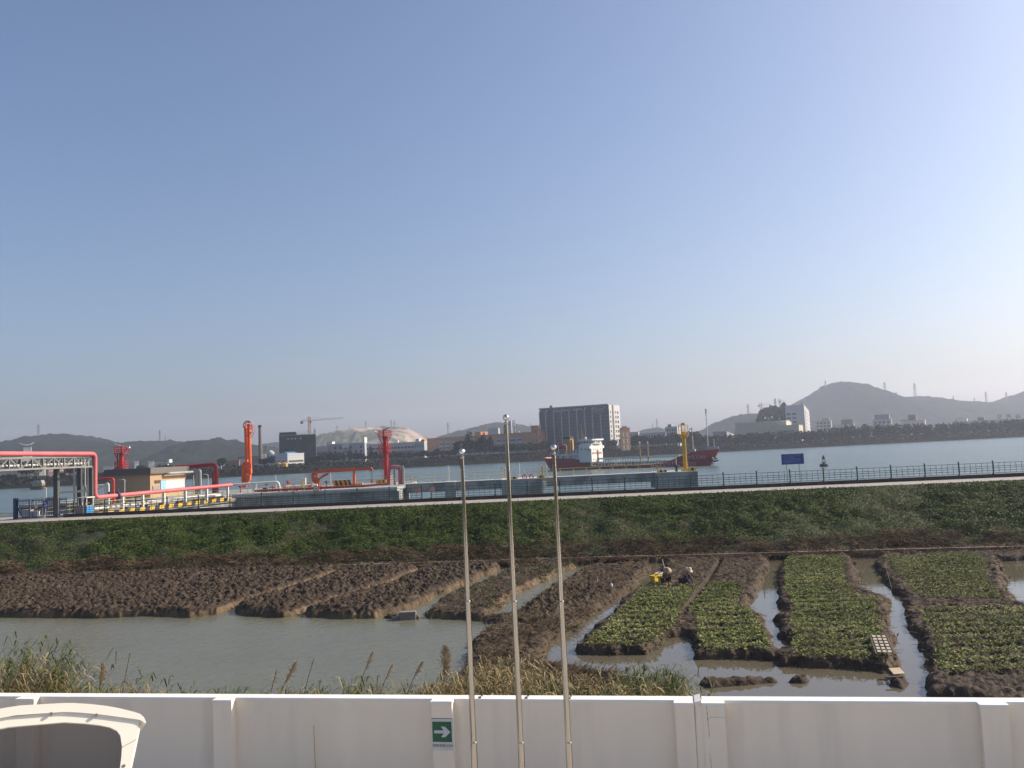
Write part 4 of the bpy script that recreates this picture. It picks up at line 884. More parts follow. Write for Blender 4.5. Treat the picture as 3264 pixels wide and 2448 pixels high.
# ---- the green railing on the kerb wall
SP = 3.05
def railing(label, Xa, Xb, hatch=True):
    o = Vector((Xa, Yk(Xa) + .2, 3.82)); t_ = thing('railing', label, 'railing', o, math.atan(-.058), group='green levee railings')
    n = max(1, round((Xb - Xa) / SP)); sp = (Xb - Xa) / n / math.cos(math.atan(.058))
    mb = MB(); mb.box(-.045, .045, -.045, .045, 0, 1.15); mb.lathe((0, 0, 1.15), [(.075, 0), (.085, .05), (.04, .11)], 8); mb.lathe((0, 0, 0), [(.13, 0), (.10, .06), (.05, .14)], 8)
    post = mb.build('post', railg, t_)
    mb = MB()
    for z in (.10, .33, .55, .72, 1.02): mb.box(.05, sp - .05, -.016, .016, z - .018, z + .018)
    for k in range(1, 6): x = sp * k / 6; mb.box(x - .014, x + .014, -.013, .013, .118, 1.0)
    pan = mb.build('rail_panel', railg, t_)
    for i in range(1, n + 1):
        c = post.copy(); COL.objects.link(c); c.location = (sp * i, 0, 0)
        if i < n: c = pan.copy(); COL.objects.link(c); c.location = (sp * i, 0, 0)
    return t_
Xg = lambda px: XatY(px, 82, 1560)
X0 = Xg(2692)
railing('long green metal railing on the levee kerb, running to the right edge', Xg(1372), Xg(1372) + SP * 27)
railing('green metal railing on the levee kerb, left run in front of the striped jetty', Xg(190), Xg(1342))
# ---- yellow pipe railings
def yrail(label, pts, group='yellow jetty railings', zs=(.55, 1.08), m=yel, name='yellow_railing', sp=1.9, r=.02, mids=()):
    pts = [Vector(p) for p in pts]; t_ = thing(name, label, 'railing', pts[0], group=group); o = pts[0]
    for a, b_ in zip(pts[:-1], pts[1:]):
        n = max(1, round((b_ - a).length / sp))
        for i in range(n + (1 if b_ is pts[-1] else 0)):
            p = a.lerp(b_, i / n) - o; MB().tube(p, p + Vector((0, 0, zs[-1])), r, 6).build('post', m, t_)
        mb = MB()
        for z in zs: mb.tube(a - o + Vector((0, 0, z)), b_ - o + Vector((0, 0, z)), r * .85, 6)
        mb.build('rails', m, t_)
    return t_
# main platform
PX0, PX1, PYa, PYb = XatY(737, 110), XatY(1262, 110), 110.0, 132.0
t_ = thing('jetty_platform', 'long grey concrete jetty platform carrying the orange crane and pipework', 'jetty', (PX0, PYa, DZ))
L_ = PX1 - PX0
mb = MB(); mb.box(0, L_, 0, PYb - PYa, -.45, -.004); mb.build('deck', jcon, t_)
mb = MB(); mb.box(0, L_, .25, .75, -2.2, -.455); mb.build('edge_beam', jcon, t_)
mb = MB(); mb.box(-.05, L_ + .05, -.12, .26, -.30, .06); mb.build('deck_edge', jdeck, t_)
for i in range(4):
    x = .8 + i * (L_ - 1.6) / 3; mb = MB(); mb.box(x - 1.0, x + 1.0, .1, 3, -3.4, -.46); mb.build('pile_cap', jcon, t_)
    for j in range(3): MB().tube((x + .1, 1.2 + j * 7, -6), (x + .1, 1.2 + j * 7, -.46), .4, 10).build('pile', jcon, t_)
mb = MB(); mb.box(.0, L_, 5, 5.4, -2.4, -.46); mb.box(.0, L_, 12, 12.4, -2.4, -.46); mb.build('inner_beam', jcon, t_)
# end wing of the platform where the lit frames show
xw = L_
for i, (a, c) in enumerate(((1218, 1224), (1243, 1250))):
    xa, xb = XatY(a, 112) - PX0, XatY(c, 112) - PX0; mb = MB(); mb.box(xa, xb + .15, 1.0, 1.6, -2.6, -.46); mb.build('support_frame', wht, t_)
# left platform carrying the beige building
t2 = thing('jetty_platform', 'left part of the jetty deck carrying the beige building, behind the striped trestle', 'jetty', (-62, 108, DZ))
mb = MB(); mb.box(0, 25.5, 0, 22, -.45, 0); mb.build('deck', jcon, t2)
for i in range(6): MB().tube((1.5 + i * 4.6, 1, -6), (1.5 + i * 4.6, 1, -.46), .4, 10).build('pile', jcon, t2)
mb = MB(); mb.box(0, 25.5, .3, .8, -1.3, -.46); mb.build('edge_beam', jcon, t2)
# catwalk
XR0, XR1 = XatY(2094, 116.5, 1510), XatY(2226, 116.5, 1510)
t3 = thing('jetty_catwalk', 'long grey concrete catwalk linking the platform to the right-hand beacon block', 'catwalk', (PX1, 118.6, DZ))
mb = MB(); mb.box(.05, XR0 - PX1 - .01, 0, 1.8, -1.15, 0); mb.build('girder', jcon, t3)
mb = MB(); mb.box(.05, XR0 - PX1 - .01, -.10, 1.9, .004, .10); mb.build('deck', jdeck, t3)
def dolphin(label, pxa, pxb, Ya, Yb, zb=2.0, piles=3):
    xa, xb = XatY(pxa, Ya, 1540), XatY(pxb, Ya, 1540)
    t_ = thing('mooring_dolphin', label, 'jetty', (xa, Ya, zb), group='concrete mooring blocks')
    w_ = xb - xa; mb = MB(); mb.box(0, w_, 0, Yb - Ya, 0, DZ - zb + .02); mb.build('block', jcon, t_)
    mb = MB(); mb.box(-.04, w_ + .04, -.04, Yb - Ya + .04, DZ - zb + .024, DZ - zb + .12); mb.build('cap_slab', jdeck, t_)
    for i in range(piles): MB().tube((w_ * (i + .5) / piles, 1.2, -5), (w_ * (i + .5) / piles, 1.2, 0), .42, 10).build('pile', dsteel, t_)
    return t_
dolphin('right-hand concrete block on piles carrying the yellow beacon', 2094, 2226, 116.5, 122)
dolphin('middle concrete block with life rings and black and yellow bollards on top', 1598, 1729, 116.5, 122)
dolphin('small narrow concrete pier block left of the first flagpole', 1417, 1450, 118.0, 121, 1.6, 1)
yrail('yellow railing along the catwalk between the platform and the middle block', [(PX1 + .2, 118.55, DZ + .1), (XatY(1598, 118.5, 1535), 118.55, DZ + .1)])
yrail('yellow railing along the catwalk between the middle block and the beacon block', [(XatY(1745, 118.5, 1535), 118.55, DZ + .1), (XR0 - .1, 118.55, DZ + .1)])
yrail('far-side yellow railing of the catwalk, left stretch', [(PX1 + .2, 120.4, DZ + .1), (XatY(1598, 120.4, 1535), 120.4, DZ + .1)])
yrail('far-side yellow railing of the catwalk, right stretch', [(XatY(1745, 120.4, 1535), 120.4, DZ + .1), (XR0 - .1, 120.4, DZ + .1)])
yrail('thin grey railing round the beacon block', [(XR0 + .2, 117, DZ + .12), (XR0 + .2, 121.8, DZ + .12), (XR1 - .2, 121.8, DZ + .12), (XR1 - .2, 117, DZ + .12)], m=steelg, name='thin_railing', group='thin grey railings', r=.022)
yrail('thin grey railing behind the life rings on the middle block', [(XatY(1600, 117, 1535), 121.8, DZ + .12), (XatY(1727, 117, 1535), 121.8, DZ + .12)], m=steelg, name='thin_railing', group='thin grey railings', r=.022)
# chequered fender kerbs
def striped(label, a, b_, z, h, d, n, name='striped_kerb', group='black and yellow kerbs', slant=0.0):
    a, b_ = Vector(a), Vector(b_); t_ = thing(name, label, 'kerb', a, math.atan2(b_.y - a.y, b_.x - a.x), group=group); L = (b_ - a).length; rise = (b_.z - a.z) / L
    for i in range(n):
        x0_, x1_ = L * i / n, L * (i + 1) / n - .004; mb = MB()
        sl = slant
        vs_ = [(x0_, 0, rise * x0_), (x1_, 0, rise * x1_), (x1_ + sl, 0, h + rise * x1_), (x0_ + sl, 0, h + rise * x0_), (x0_, d, rise * x0_), (x1_, d, rise * x1_), (x1_ + sl, d, h + rise * x1_), (x0_ + sl, d, h + rise * x0_)]
        mb.add(vs_, [(0, 1, 2, 3), (5, 4, 7, 6), (0, 4, 5, 1), (3, 2, 6, 7), (1, 5, 6, 2), (0, 3, 7, 4)]); mb.build('stripe', ylw if i % 2 == 0 else blk, t_)
    return t_
P_ = lambda px, Y, z=DZ + .125: Vector((XatY(px, Y, 1520), Y, z))
striped('short black and yellow kerb left of the beacon foot', P_(2098, 117), P_(2126, 117), 0, .28, .5, 4)
striped('short black and yellow kerb right of the beacon foot', P_(2196, 117), P_(2222, 117), 0, .4, .5, 3)
striped('black and yellow kerb left of the two life rings', P_(1628, 117), P_(1650, 117), 0, .3, .5, 3)
striped('black and yellow kerb right of the two life rings', P_(1712, 117), P_(1736, 117), 0, .3, .5, 3)
striped('long low black and yellow kerb behind the orange crane boom rest', Vector((XatY(1062, 126), 126, DZ)), Vector((XatY(1118, 126), 126, DZ)), 0, .8, .4, 8, slant=-.25)
striped('black and yellow kerb left of the red tower foot', Vector((XatY(1196, 124), 124, DZ)), Vector((XatY(1228, 124), 124, DZ)), 0, .6, .4, 5)
# ladder frames in yellow
def hoop(label, px, Y, w_=.5, h=1.6):
    p = P_(px, Y); t_ = thing('ladder_hoop', label, 'ladder', p, group='yellow ladder hoops'); mb = MB()
    mb.path(smooth_path([(0, 0, 0), (0, 0, h), (w_, 0, h), (w_, 0, 0)], .15), .05, 6); mb.build('hoop', yel, t_)
    for z in (.4, .8, 1.2): MB().tube((0, 0, z), (w_, 0, z), .03, 6).build('rung', yel, t_)
hoop('yellow ladder hoop left of the middle flagpole', 1600, 118.2); hoop('first of two yellow ladder hoops right of the life rings', 1717, 117.6); hoop('second yellow ladder hoop right of the life rings, nearer the third flagpole', 1731, 117.6); hoop('yellow ladder hoop at the left corner of the beacon block', 2096, 118)
# life rings
for i, (px, py) in enumerate(((1672, 1520), (1694, 1519))):
    p = W(px, py, 117.6); t_ = thing('life_ring', ['left', 'right'][i] + ' red life ring on its stand on the middle block', 'life ring', (p.x, p.y, DZ + .125), group='red life rings')
    z = p.z - DZ - .125; MB().torus((0, 0, z), .27, .07, 'y').build('ring', red, t_)
    MB().tube((0, .1, 0), (0, .1, z + .3), .03, 6).build('stand', steelg, t_)
# bollard on beacon block, fender box
p = P_(2158, 117.5); t_ = thing('mooring_bollard', 'dark mooring bollard on the beacon block left of the yellow beacon', 'bollard', p)
MB().lathe((0, 0, 0), [(.22, 0), (.16, .2), (.16, .55), (.42, .7), (.40, .85), (.1, .9)], 12).build('bollard_body', blk, t_)
p = W(1737, 1556, 117.5); t_ = thing('fender_panel', 'small white fender panel on the right side of the middle block', 'fender', (p.x, p.y, 2.6)); mb = MB(); mb.box(-.35, .25, 0, .5, 0, 1.0); mb.build('panel', wht, t_); mb = MB(); mb.box(-1.0, -.35, .1, .4, -.1, .3); mb.build('bracket', steelg, t_)
# ---- yellow beacon
p = W(2186, 1503, 119); t_ = thing('beacon_tower', 'tall yellow navigation beacon with a railed platform on the right concrete block', 'beacon', (p.x, p.y, DZ + .125)); z = lambda y, px=2180: W(px, y, 119).z - DZ - .125
kk = 119 / F
mb = MB(); mb.box(-.55, .45, -.5, .5, 0, .35); mb.build('base', ylw, t_, bevel=.03)
MB().lathe((0, 0, .36), [(.30, 0), (.28, z(1420) - .3)], 16).build('column', ylw, t_, smooth=False)
zt = z(1387); MB().lathe((0, 0, 0), [(.29, z(1398)), (.64, zt - .1), (.68, zt)], 16).build('platform_cone', ylw, t_)
MB().lathe((0, 0, 0), [(.28, z(1420) - .3), (.28, z(1398))], 16).build('neck', ylw, t_)
hr = z(1354) - zt
for a in range(8):
    an = a * math.pi / 4 + .3; MB().tube((.66 * math.cos(an), .66 * math.sin(an), zt), (.66 * math.cos(an), .66 * math.sin(an), zt + hr), .03, 6).build('rail_post', ylw, t_)
for q in (.5, 1.0): MB().torus((0, 0, zt + hr * q), .66, .028, 'z', 24, 6).build('rail_ring', ylw, t_)
mb = MB(); mb.box(-.32, .12, -.22, .22, zt + .02, zt + .5); mb.tube((-.2, 0, zt + .5), (-.2, 0, z(1347)), .07, 8); mb.build('lamp_stand', ylw, t_)
MB().lathe((.08, 0, z(1356)), [(.08, 0), (.17, .08), (.17, .3), (.05, .4)], 12).build('lamp', steelg, t_)
mb = MB(); mb.tube((.20, -.30, .3), (.20, -.30, zt), .03, 5); mb.build('cable_duct', yel, t_)
# ---- red monitor towers
def cage(t_, zc, r_, h, nm='railing'):
    MB().lathe((0, 0, zc - .06), [(r_, 0), (r_, .08)], 12).build('floor_plate', red, t_)
    for a in range(12):
        an = a * math.pi / 6; MB().tube((r_ * math.cos(an), r_ * math.sin(an), zc), (r_ * math.cos(an), r_ * math.sin(an), zc + h), .035, 5).build('rail_post', red, t_)
    for q in (.3, .65, 1): MB().torus((0, 0, zc + h * q), r_, .035, 'z', 24, 5).build('rail_ring', red, t_)
def monitor(label, px, Y, ytop, yc1, yc1b, yc2, yc2b, ybase, r_, side):
    p = W(px, ybase, Y); t_ = thing('monitor_tower', label, 'tower', (p.x, p.y, DZ), group='red fire monitor towers'); z = lambda y: W(px, y, Y).z - DZ
    MB().lathe((0, 0, 0), [(r_ * 1.15, 0), (r_ * 1.1, .3), (r_, .35), (r_, z(yc1b))], 14).build('column', red, t_)
    cage(t_, z(yc1b), .98, z(yc1) - z(yc1b)); cage(t_, z(yc2b), .92, z(yc2) - z(yc2b))
    for a in range(4):
        an = a * 1.571 + .5; MB().tube((r_ * .9 * math.cos(an), r_ * .9 * math.sin(an), z(yc1b) - 1.3), ((.9 * math.cos(an)), (.9 * math.sin(an)), z(yc1b) - .05), .06, 5).build('brace', red, t_)
    mb = MB(); mb.tube((side * .1, 0, z(yc1b)), (side * .1, 0, z(ytop) - .1), .15, 10); mb.build('riser', red, t_)
    mb = MB(); mb.tube((side * .1, 0, z(ytop) - .2), (-side * .9, -.3, z(ytop) + .15), .13, 8, .07); mb.build('water_cannon', lead, t_)
    mb = MB(); mb.tube((side * 1.0, -.2, z(yc1b) + .6), (side * 1.4, -.4, z(yc1b) + .75), .13, 8); mb.build('floodlight', wht, t_)
    mb = MB(); mb.tube((-side * r_ * 1.5, -.2, 0), (-side * r_ * 1.5, -.2, z(yc1b)), .09, 6); mb.build('standpipe', red, t_)
    mb = MB()
    for s_ in (-.2, .2): mb.tube((s_ + side * .3, -r_ - .25, 0), (s_ + side * .3, -r_ - .25, z(yc1b)), .03, 5)
    for k in range(int(z(yc1b) / .35)): mb.tube((-.2 + side * .3, -r_ - .25, .3 + k * .35), (.2 + side * .3, -r_ - .25, .3 + k * .35), .02, 4)
    mb.build('ladder', red, t_); return t_
monitor('tall red fire monitor tower with two railed platforms at the platform end', 1231, 126, 1366, 1373, 1391, 1419, 1439, 1541, .30, -1)
monitor('shorter-looking red fire monitor tower rising behind the beige building', 388, 124, 1419, 1426, 1444, 1471, 1492, 1560, .31, 1)
# ---- orange loading arm
Yl = 122; p = W(783, 1553, Yl); t_ = thing('loading_arm', 'tall orange marine loading arm folded upright behind the beige building\'s right end', 'loading arm', (p.x, p.y, DZ)); q = lambda x, y, dy=0: Vector((W(x, y, Yl).x - p.x, dy, W(x, y, Yl).z - DZ))
MB().tube(q(781, 1553), q(783, 1478), .42, 14).build('riser', mat('orange_shade', (.50, .085, .03), .5), t_)
mb = MB(); mb.path(smooth_path([q(779, 1553, .5), q(780, 1476, .5), q(789, 1470, .2)], .5), .28, 10); mb.build('swivel_pipe', org, t_)
mb = MB(); mb.add([q(772, 1545, -.4), q(774, 1482, -.4), q(779, 1472, -.4), q(786, 1478, -.4), q(786, 1548, -.4), q(772, 1545, .6), q(774, 1482, .6), q(779, 1472, .6), q(786, 1478, .6), q(786, 1548, .6)], [(0, 1, 2, 3, 4), (9, 8, 7, 6, 5), (0, 5, 6, 1), (1, 6, 7, 2), (2, 7, 8, 3), (3, 8, 9, 4), (4, 9, 5, 0)]); mb.build('counterweight', org, t_)
MB().bar(q(798, 1500), q(793, 1352), .36, .4).build('inner_boom', org, t_)
MB().tube(q(789, 1478, -.5), q(785, 1358, -.5), .17, 10).build('product_pipe', org, t_)
MB().tube(q(787, 1440, .4), q(781, 1362, .4), .15, 10).build('outer_pipe', org, t_)
MB().tube(q(800, 1478, -.5), q(798, 1360, -.5), .10, 8).build('balance_rod', org, t_)
mb = MB(); mb.box(0, 0, 0, 0, 0, 0) if False else None
for i in range(12):
    z0_ = 1486 - i * 10.5; MB().tube(q(795 - i * .35, z0_, -.62), q(797.5 - i * .35, z0_ - 8, -.62), .05, 5).build('lacing', org, t_)
c_ = q(790, 1356)
mb = MB(); mb.torus(c_, .62, .08, 'y', 20, 6); mb.build('sheave', org, t_)
for a in range(5): MB().tube(c_, c_ + Vector((math.cos(a * 1.26) * .6, 0, math.sin(a * 1.26) * .6)), .04, 5).build('spoke', org, t_)
MB().path([q(782, 1362), q(785, 1348), q(791, 1345), q(799, 1347)], .07, 6).build('hose', org, t_)
mb = MB(); mb.box(q(793, 1490).x, q(806, 1490).x, -.9, -.3, q(800, 1510).z, q(800, 1492).z); mb.build('actuator_box', org, t_, bevel=.04)
mb = MB(); mb.add([q(786, 1512, -.9), q(803, 1512, -.9), q(802, 1528, -.9), q(797, 1536, -.9), q(790, 1534, -.9), q(786, 1512, -.1), q(803, 1512, -.1), q(802, 1528, -.1), q(797, 1536, -.1), q(790, 1534, -.1)], [(0, 1, 2, 3, 4), (9, 8, 7, 6, 5), (0, 5, 6, 1), (1, 6, 7, 2), (2, 7, 8, 3), (3, 8, 9, 4), (4, 9, 5, 0)]); mb.build('coupler', org, t_)
mb = MB(); xa, xb = q(798, 1379).x, q(810, 1379).x; zz = q(800, 1379).z; mb.box(xa, xb, -.7, .5, zz, zz + .06); mb.build('service_platform', org, t_)
for x_ in (xb,):
    for y_ in (-.7, .5): MB().tube((x_, y_, zz), (x_, y_, zz + .9), .03, 5).build('rail_post', org, t_)
for h_ in (.45, .9): MB().path([(xa, -.7, zz + h_), (xb, -.7, zz + h_), (xb, .5, zz + h_), (xa, .5, zz + h_)], .025, 5).build('rail', org, t_)
MB().tube((xa, 0, zz - .8), (xb, 0, zz), .05, 5).build('brace', org, t_)
# ---- orange knuckle crane
Yc = 124; p = W(1014, 1548, Yc); t_ = thing('deck_crane', 'orange knuckle-boom crane with its boom laid on a post, on the jetty platform', 'crane', (p.x, p.y, DZ)); q = lambda x, y, dy=0: Vector((W(x, y, Yc).x - p.x, dy, W(x, y, Yc).z - DZ))
MB().lathe((0, 0, 0), [(.42, 0), (.36, .4), (.34, q(1014, 1530).z)], 14).build('pedestal', org, t_)
orgd = mat('orange_red_paint', (.48, .085, .035), .45, var=.15, scale=.8)
mb = MB(); pts = [(994, 1520), (996, 1507), (1003, 1503), (1012, 1506), (1013, 1520), (1015, 1533), (1006, 1541), (998, 1537)]
mb.add([q(a, b_, -.45) for a, b_ in pts] + [q(a, b_, .45) for a, b_ in pts], [tuple(range(8)), tuple(range(15, 7, -1))] + [(i, (i + 1) % 8, 8 + (i + 1) % 8, 8 + i) for i in range(8)]); mb.build('slewing_column', orgd, t_, bevel=.03)
MB().bar(q(1001, 1505), q(1050, 1500), .42, .42).build('main_boom', orgd, t_)
MB().bar(q(1046, 1500.5), q(1128, 1496), .50, .50).build('boom_section', orgd, t_)
MB().bar(q(1124, 1496), q(1182, 1493.5), .34, .34).build('boom_tip', orgd, t_)
mb = MB(); mb.add([q(1180, 1489, -.25), q(1184, 1489, -.25), q(1189, 1498, -.25), q(1185, 1504, -.25), q(1180, 1500, -.25), q(1180, 1489, .25), q(1184, 1489, .25), q(1189, 1498, .25), q(1185, 1504, .25), q(1180, 1500, .25)], [(0, 1, 2, 3, 4), (9, 8, 7, 6, 5), (0, 5, 6, 1), (1, 6, 7, 2), (2, 7, 8, 3), (3, 8, 9, 4), (4, 9, 5, 0)]); mb.build('boom_head', orgd, t_)
MB().tube(q(1014, 1529, -.1), q(1030, 1518, -.1), .14, 8).build('lift_cylinder', orgd, t_); MB().tube(q(1030, 1518, -.1), q(1045, 1510, -.1), .17, 8).build('cylinder_rod', orgd, t_); MB().tube(q(1045, 1510, -.1), q(1056, 1504, -.1), .12, 8).build('knuckle_link', orgd, t_)
for dx in (-2, 2): MB().tube(q(1184 + dx, 1503), q(1185 + dx * .5, 1531), .025, 5).build('hoist_rope', blk, t_)
mb = MB(); mb.add([q(1183, 1530, -.15), q(1188, 1530, -.15), q(1188, 1537, -.15), q(1185.5, 1541, -.15), q(1183, 1537, -.15), q(1183, 1530, .15), q(1188, 1530, .15), q(1188, 1537, .15), q(1185.5, 1541, .15), q(1183, 1537, .15)], [(0, 1, 2, 3, 4), (9, 8, 7, 6, 5), (0, 5, 6, 1), (1, 6, 7, 2), (2, 7, 8, 3), (3, 8, 9, 4), (4, 9, 5, 0)]); mb.build('hook_block', red, t_)
mb = MB(); mb.box(q(1009, 1500).x, q(1015, 1500).x, -.2, .2, q(1010, 1502).z, q(1010, 1494).z); mb.build('winch', blk, t_)
mb = MB(); xl = q(989, 1520).x; mb.tube((xl, -.3, .3), (xl, -.3, q(989, 1512).z), .03, 5); mb.tube((xl + .35, -.3, .3), (xl + .35, -.3, q(989, 1512).z), .03, 5)
for k in range(8): mb.tube((xl, -.3, .4 + k * .3), (xl + .35, -.3, .4 + k * .3), .02, 4)
mb.build('ladder', red, t_)
mb = MB(); mb.box(q(1005, 1500).x, q(1009, 1500).x, -.55, -.46, q(1005, 1521).z, q(1005, 1515).z); mb.build('plate', wht, t_)
p2 = W(1130, 1550, Yc); t_ = thing('boom_rest', 'orange post with a flared foot holding up the crane boom', 'post', (p2.x, p2.y, DZ)); zz = W(1127, 1501, Yc).z - DZ
mb = MB(); mb.lathe((0, 0, 0), [(.55, 0), (.22, .35), (.19, zz)], 12); mb.build('post', org, t_); mb = MB(); mb.box(.2, 1.2, -.4, .2, 0, .35); mb.build('foot_box', ylw, t_)
# ---- round sign on the platform edge
p = W(1007, 1558, 109.8); t_ = thing('round_sign', 'round white sign with a red rim on the platform edge below the crane', 'sign', (p.x, p.y, DZ - .2)); z0_ = p.z - DZ + .2
mb = MB(); mb.tube((0, 0, z0_), (0, .06, z0_), .40, 24); mb.build('rim', red, t_)
mb = MB(); mb.tube((0, -.03, z0_), (0, 0, z0_), .31, 24); mb.build('face', mat('sign_white', (.68, .62, .62), .6), t_)
mb = MB(); mb.box(-.12, .12, -.05, -.03, z0_ + .06, z0_ + .10); mb.box(-.16, .16, -.05, -.03, z0_ - .02, z0_ + .02); mb.bar((-.12, -.045, z0_ - .12), (.12, -.045, z0_ + .14), .03); mb.build('symbol', red, t_)
MB().tube((0, .1, -.1), (0, .1, z0_), .04, 6).build('post', yel, t_)
# ---- red portal pipes and grey frame at platform end
Yf_ = 120; q = lambda x, y, dy=0: W(x, y, Yf_) + Vector((0, dy, 0))
o = Vector((q(1262, 1541).x, Yf_, DZ))
def part(name, label, cat, o): return thing(name, label, cat, o)
t_ = part('portal_frame', 'grey steel portal frame around the red pipes beside the tall red tower', 'frame', o); L = lambda v: v - o
for x_ in (1257, 1284): MB().bar(L(Vector((q(x_, 1500).x, Yf_, DZ))), L(q(x_, 1490)), .30, .30).build('leg', lead, t_)
MB().bar(L(q(1255.5, 1489)), L(q(1285.5, 1487.5)), .30, .30).build('beam', lead, t_)
for i, pts in enumerate(([(1237, 1541), (1239, 1489), (1273, 1487), (1274, 1541)], [(1281, 1541), (1279, 1491), (1262, 1492)])):
    t_ = thing('red_pipe', ['red pipe loop standing in front of the tall red tower', 'short red pipe inside the grey portal frame'][i], 'pipe', Vector((q(*pts[0]).x, Yf_ + .5, DZ)), group='red portal pipes'); o2 = t_.location.copy()
    P3 = [q(*a, .5) for a in pts]; P3[0].z = DZ
    if i == 0: P3[-1].z = DZ
    MB().path([v - o2 for v in smooth_path(P3, .5)], .26 if i == 0 else .2, 10).build('pipe', pink if i == 0 else red, t_)
# ---- manifold along the platform front
t_ = thing('pipe_manifold', 'dark red pipe run with valves lying along the front edge of the platform', 'pipe', (PX0, 111, DZ)); o2 = t_.location.copy()
MB().path([(2.6, 0, .32), (L_ - 4.5, 0, .32), (L_ - 1.5, .9, .45)], .15, 10).build('pipe', mat('dull_red_pipe', (.26, .035, .03), .5, var=.15), t_)
rr = random.Random(9)
for i, px in enumerate((904, 915, 935, 962, 972, 984, 992, 1020)):
    x_ = XatY(px, 113) - PX0; h = rr.uniform(.5, .9); mb = MB(); mb.tube((x_, 2, 0), (x_, 2, h), .1, 8); mb.torus((x_, 1.8, h), .22, .035, 'y', 14, 5); mb.build('valve', [red, yel, red, yel, yel, red, yel, red][i], t_)
t_ = thing('pipe_manifold', 'white pipe run behind the red one, left of the orange crane', 'pipe', (XatY(905, 114), 114, DZ)); MB().path([(0, 0, .55), (4.3, 0, .55)], .2, 10).build('pipe', wht, t_)
for i, x_ in enumerate((.3, 1.6, 2.9, 4.0)): MB().lathe((x_, 0, 0), [(.14, 0), (.14, .36)], 8).build('saddle', red, t_)
yrail('slim railing along the front edge of the platform, left half', [(PX0 + 3.0, 110.4, DZ), (XatY(1005, 110), 110.4, DZ)], zs=(.5, 1.0), m=yel, r=.022, group='front platform railings', sp=1.6)
yrail('slim railing along the front edge of the platform, right half', [(XatY(1012, 110), 110.4, DZ), (PX1 - .3, 110.4, DZ)], zs=(.5, 1.0), m=mat('faded_orange_rail', (.45, .20, .10), .6), r=.022, group='front platform railings', sp=1.7)
yrail('thin grey railing along the river side of the platform', [(PX0 + 1, 131.8, DZ), (PX1, 131.8, DZ)], m=steelg, name='thin_railing', group='thin grey railings', r=.022, sp=2.4)
yrail('bright yellow railing at the foot of the tall red tower', [(XatY(1204, 121), 121, DZ), (XatY(1242, 121), 121, DZ), (XatY(1250, 125), 125, DZ)], zs=(.45, .8, 1.15), r=.035)
yrail('bright yellow railing where the catwalk leaves the platform', [(XatY(1284, 117.5), 117.5, DZ), (XatY(1310, 117.5), 117.5, DZ)], zs=(.3, .7, 1.1), r=.04)
# white big pipe with bend
t_ = thing('white_pipe', 'pale pipe running level and bending down on the platform, right of the loading arm', 'pipe', (XatY(741, 112), 112, DZ)); o2 = t_.location.copy()
pp = [W(744, 1545, 113), W(860, 1538, 113), W(889, 1536, 113), W(891, 1562, 113)]; pp[-1].z = DZ; MB().path([v - o2 for v in smooth_path(pp, .6)], .17, 10).build('pipe', mat('cream_pipe', (.62, .60, .55), .5), t_)
for x_ in (790, 850): v = W(x_, 1540, 113) - o2; MB().tube((v.x, v.y, 0), (v.x, v.y, v.z), .05, 6).build('support', lead, t_)
t_ = thing('stair_panel', 'bright white sloping panel on the platform below the pale pipe', 'panel', (XatY(803, 114), 114, DZ)); o2 = t_.location.copy(); mb = MB(); v = [W(803, 1567, 114) - o2, W(812, 1567, 114) - o2, W(819, 1543, 114) - o2, W(809, 1543, 114) - o2]; mb.add([tuple(a) for a in v] + [tuple(a + Vector((0, .25, 0))) for a in v], [(0, 1, 2, 3), (7, 6, 5, 4), (0, 4, 5, 1), (1, 5, 6, 2), (2, 6, 7, 3), (3, 7, 4, 0)]); mb.build('panel', wht, t_)
for dx in (0, 1.0): MB().tube((dx * .33, .3, 0), (dx * .33 + .2, .3, .9), .03, 5).build('stay', lead, t_)
for i, (px, col, h, lab) in enumerate(((848, dsteel, 1.3, 'dark hydrant post with a box foot in the middle of the platform front'), (916, red, 1.5, 'red valve stand with a dark wheel left of the round sign'), (964, cream, 1.6, 'cream instrument cabinet on a stand left of the orange crane'), (1038, dsteel, 1.2, 'dark lamp stand right of the orange crane pedestal'), (764, red, 1.1, 'small red hydrant left of the loading arm foot'), (866, red, .8, 'low red pump frame right of the white sloping panel'))):
    t_ = thing('hydrant', lab, 'hydrant', (XatY(px, 115), 115, DZ)); MB().tube((0, 0, 0), (0, 0, h), .07, 8).build('stem', col, t_)
    mb = MB()
    if i in (2,): mb.box(-.35, .35, -.2, .2, h * .45, h)
    elif i == 5: mb.path([(-.35, 0, 0), (-.35, 0, h * .7), (.35, 0, h * .7), (.35, 0, 0)], .06, 6)
    else: mb.lathe((0, 0, h * .6), [(.05, 0), (.2, .12), (.2, .3), (.05, .42)], 10); mb.tube((-.3, 0, h * .8), (.3, 0, h * .8), .05, 6)
    mb.build('head', col, t_)
    if i == 0: mb = MB(); mb.box(-.5, .1, -.2, .2, 0, .55); mb.build('foot_box', blk, t_)
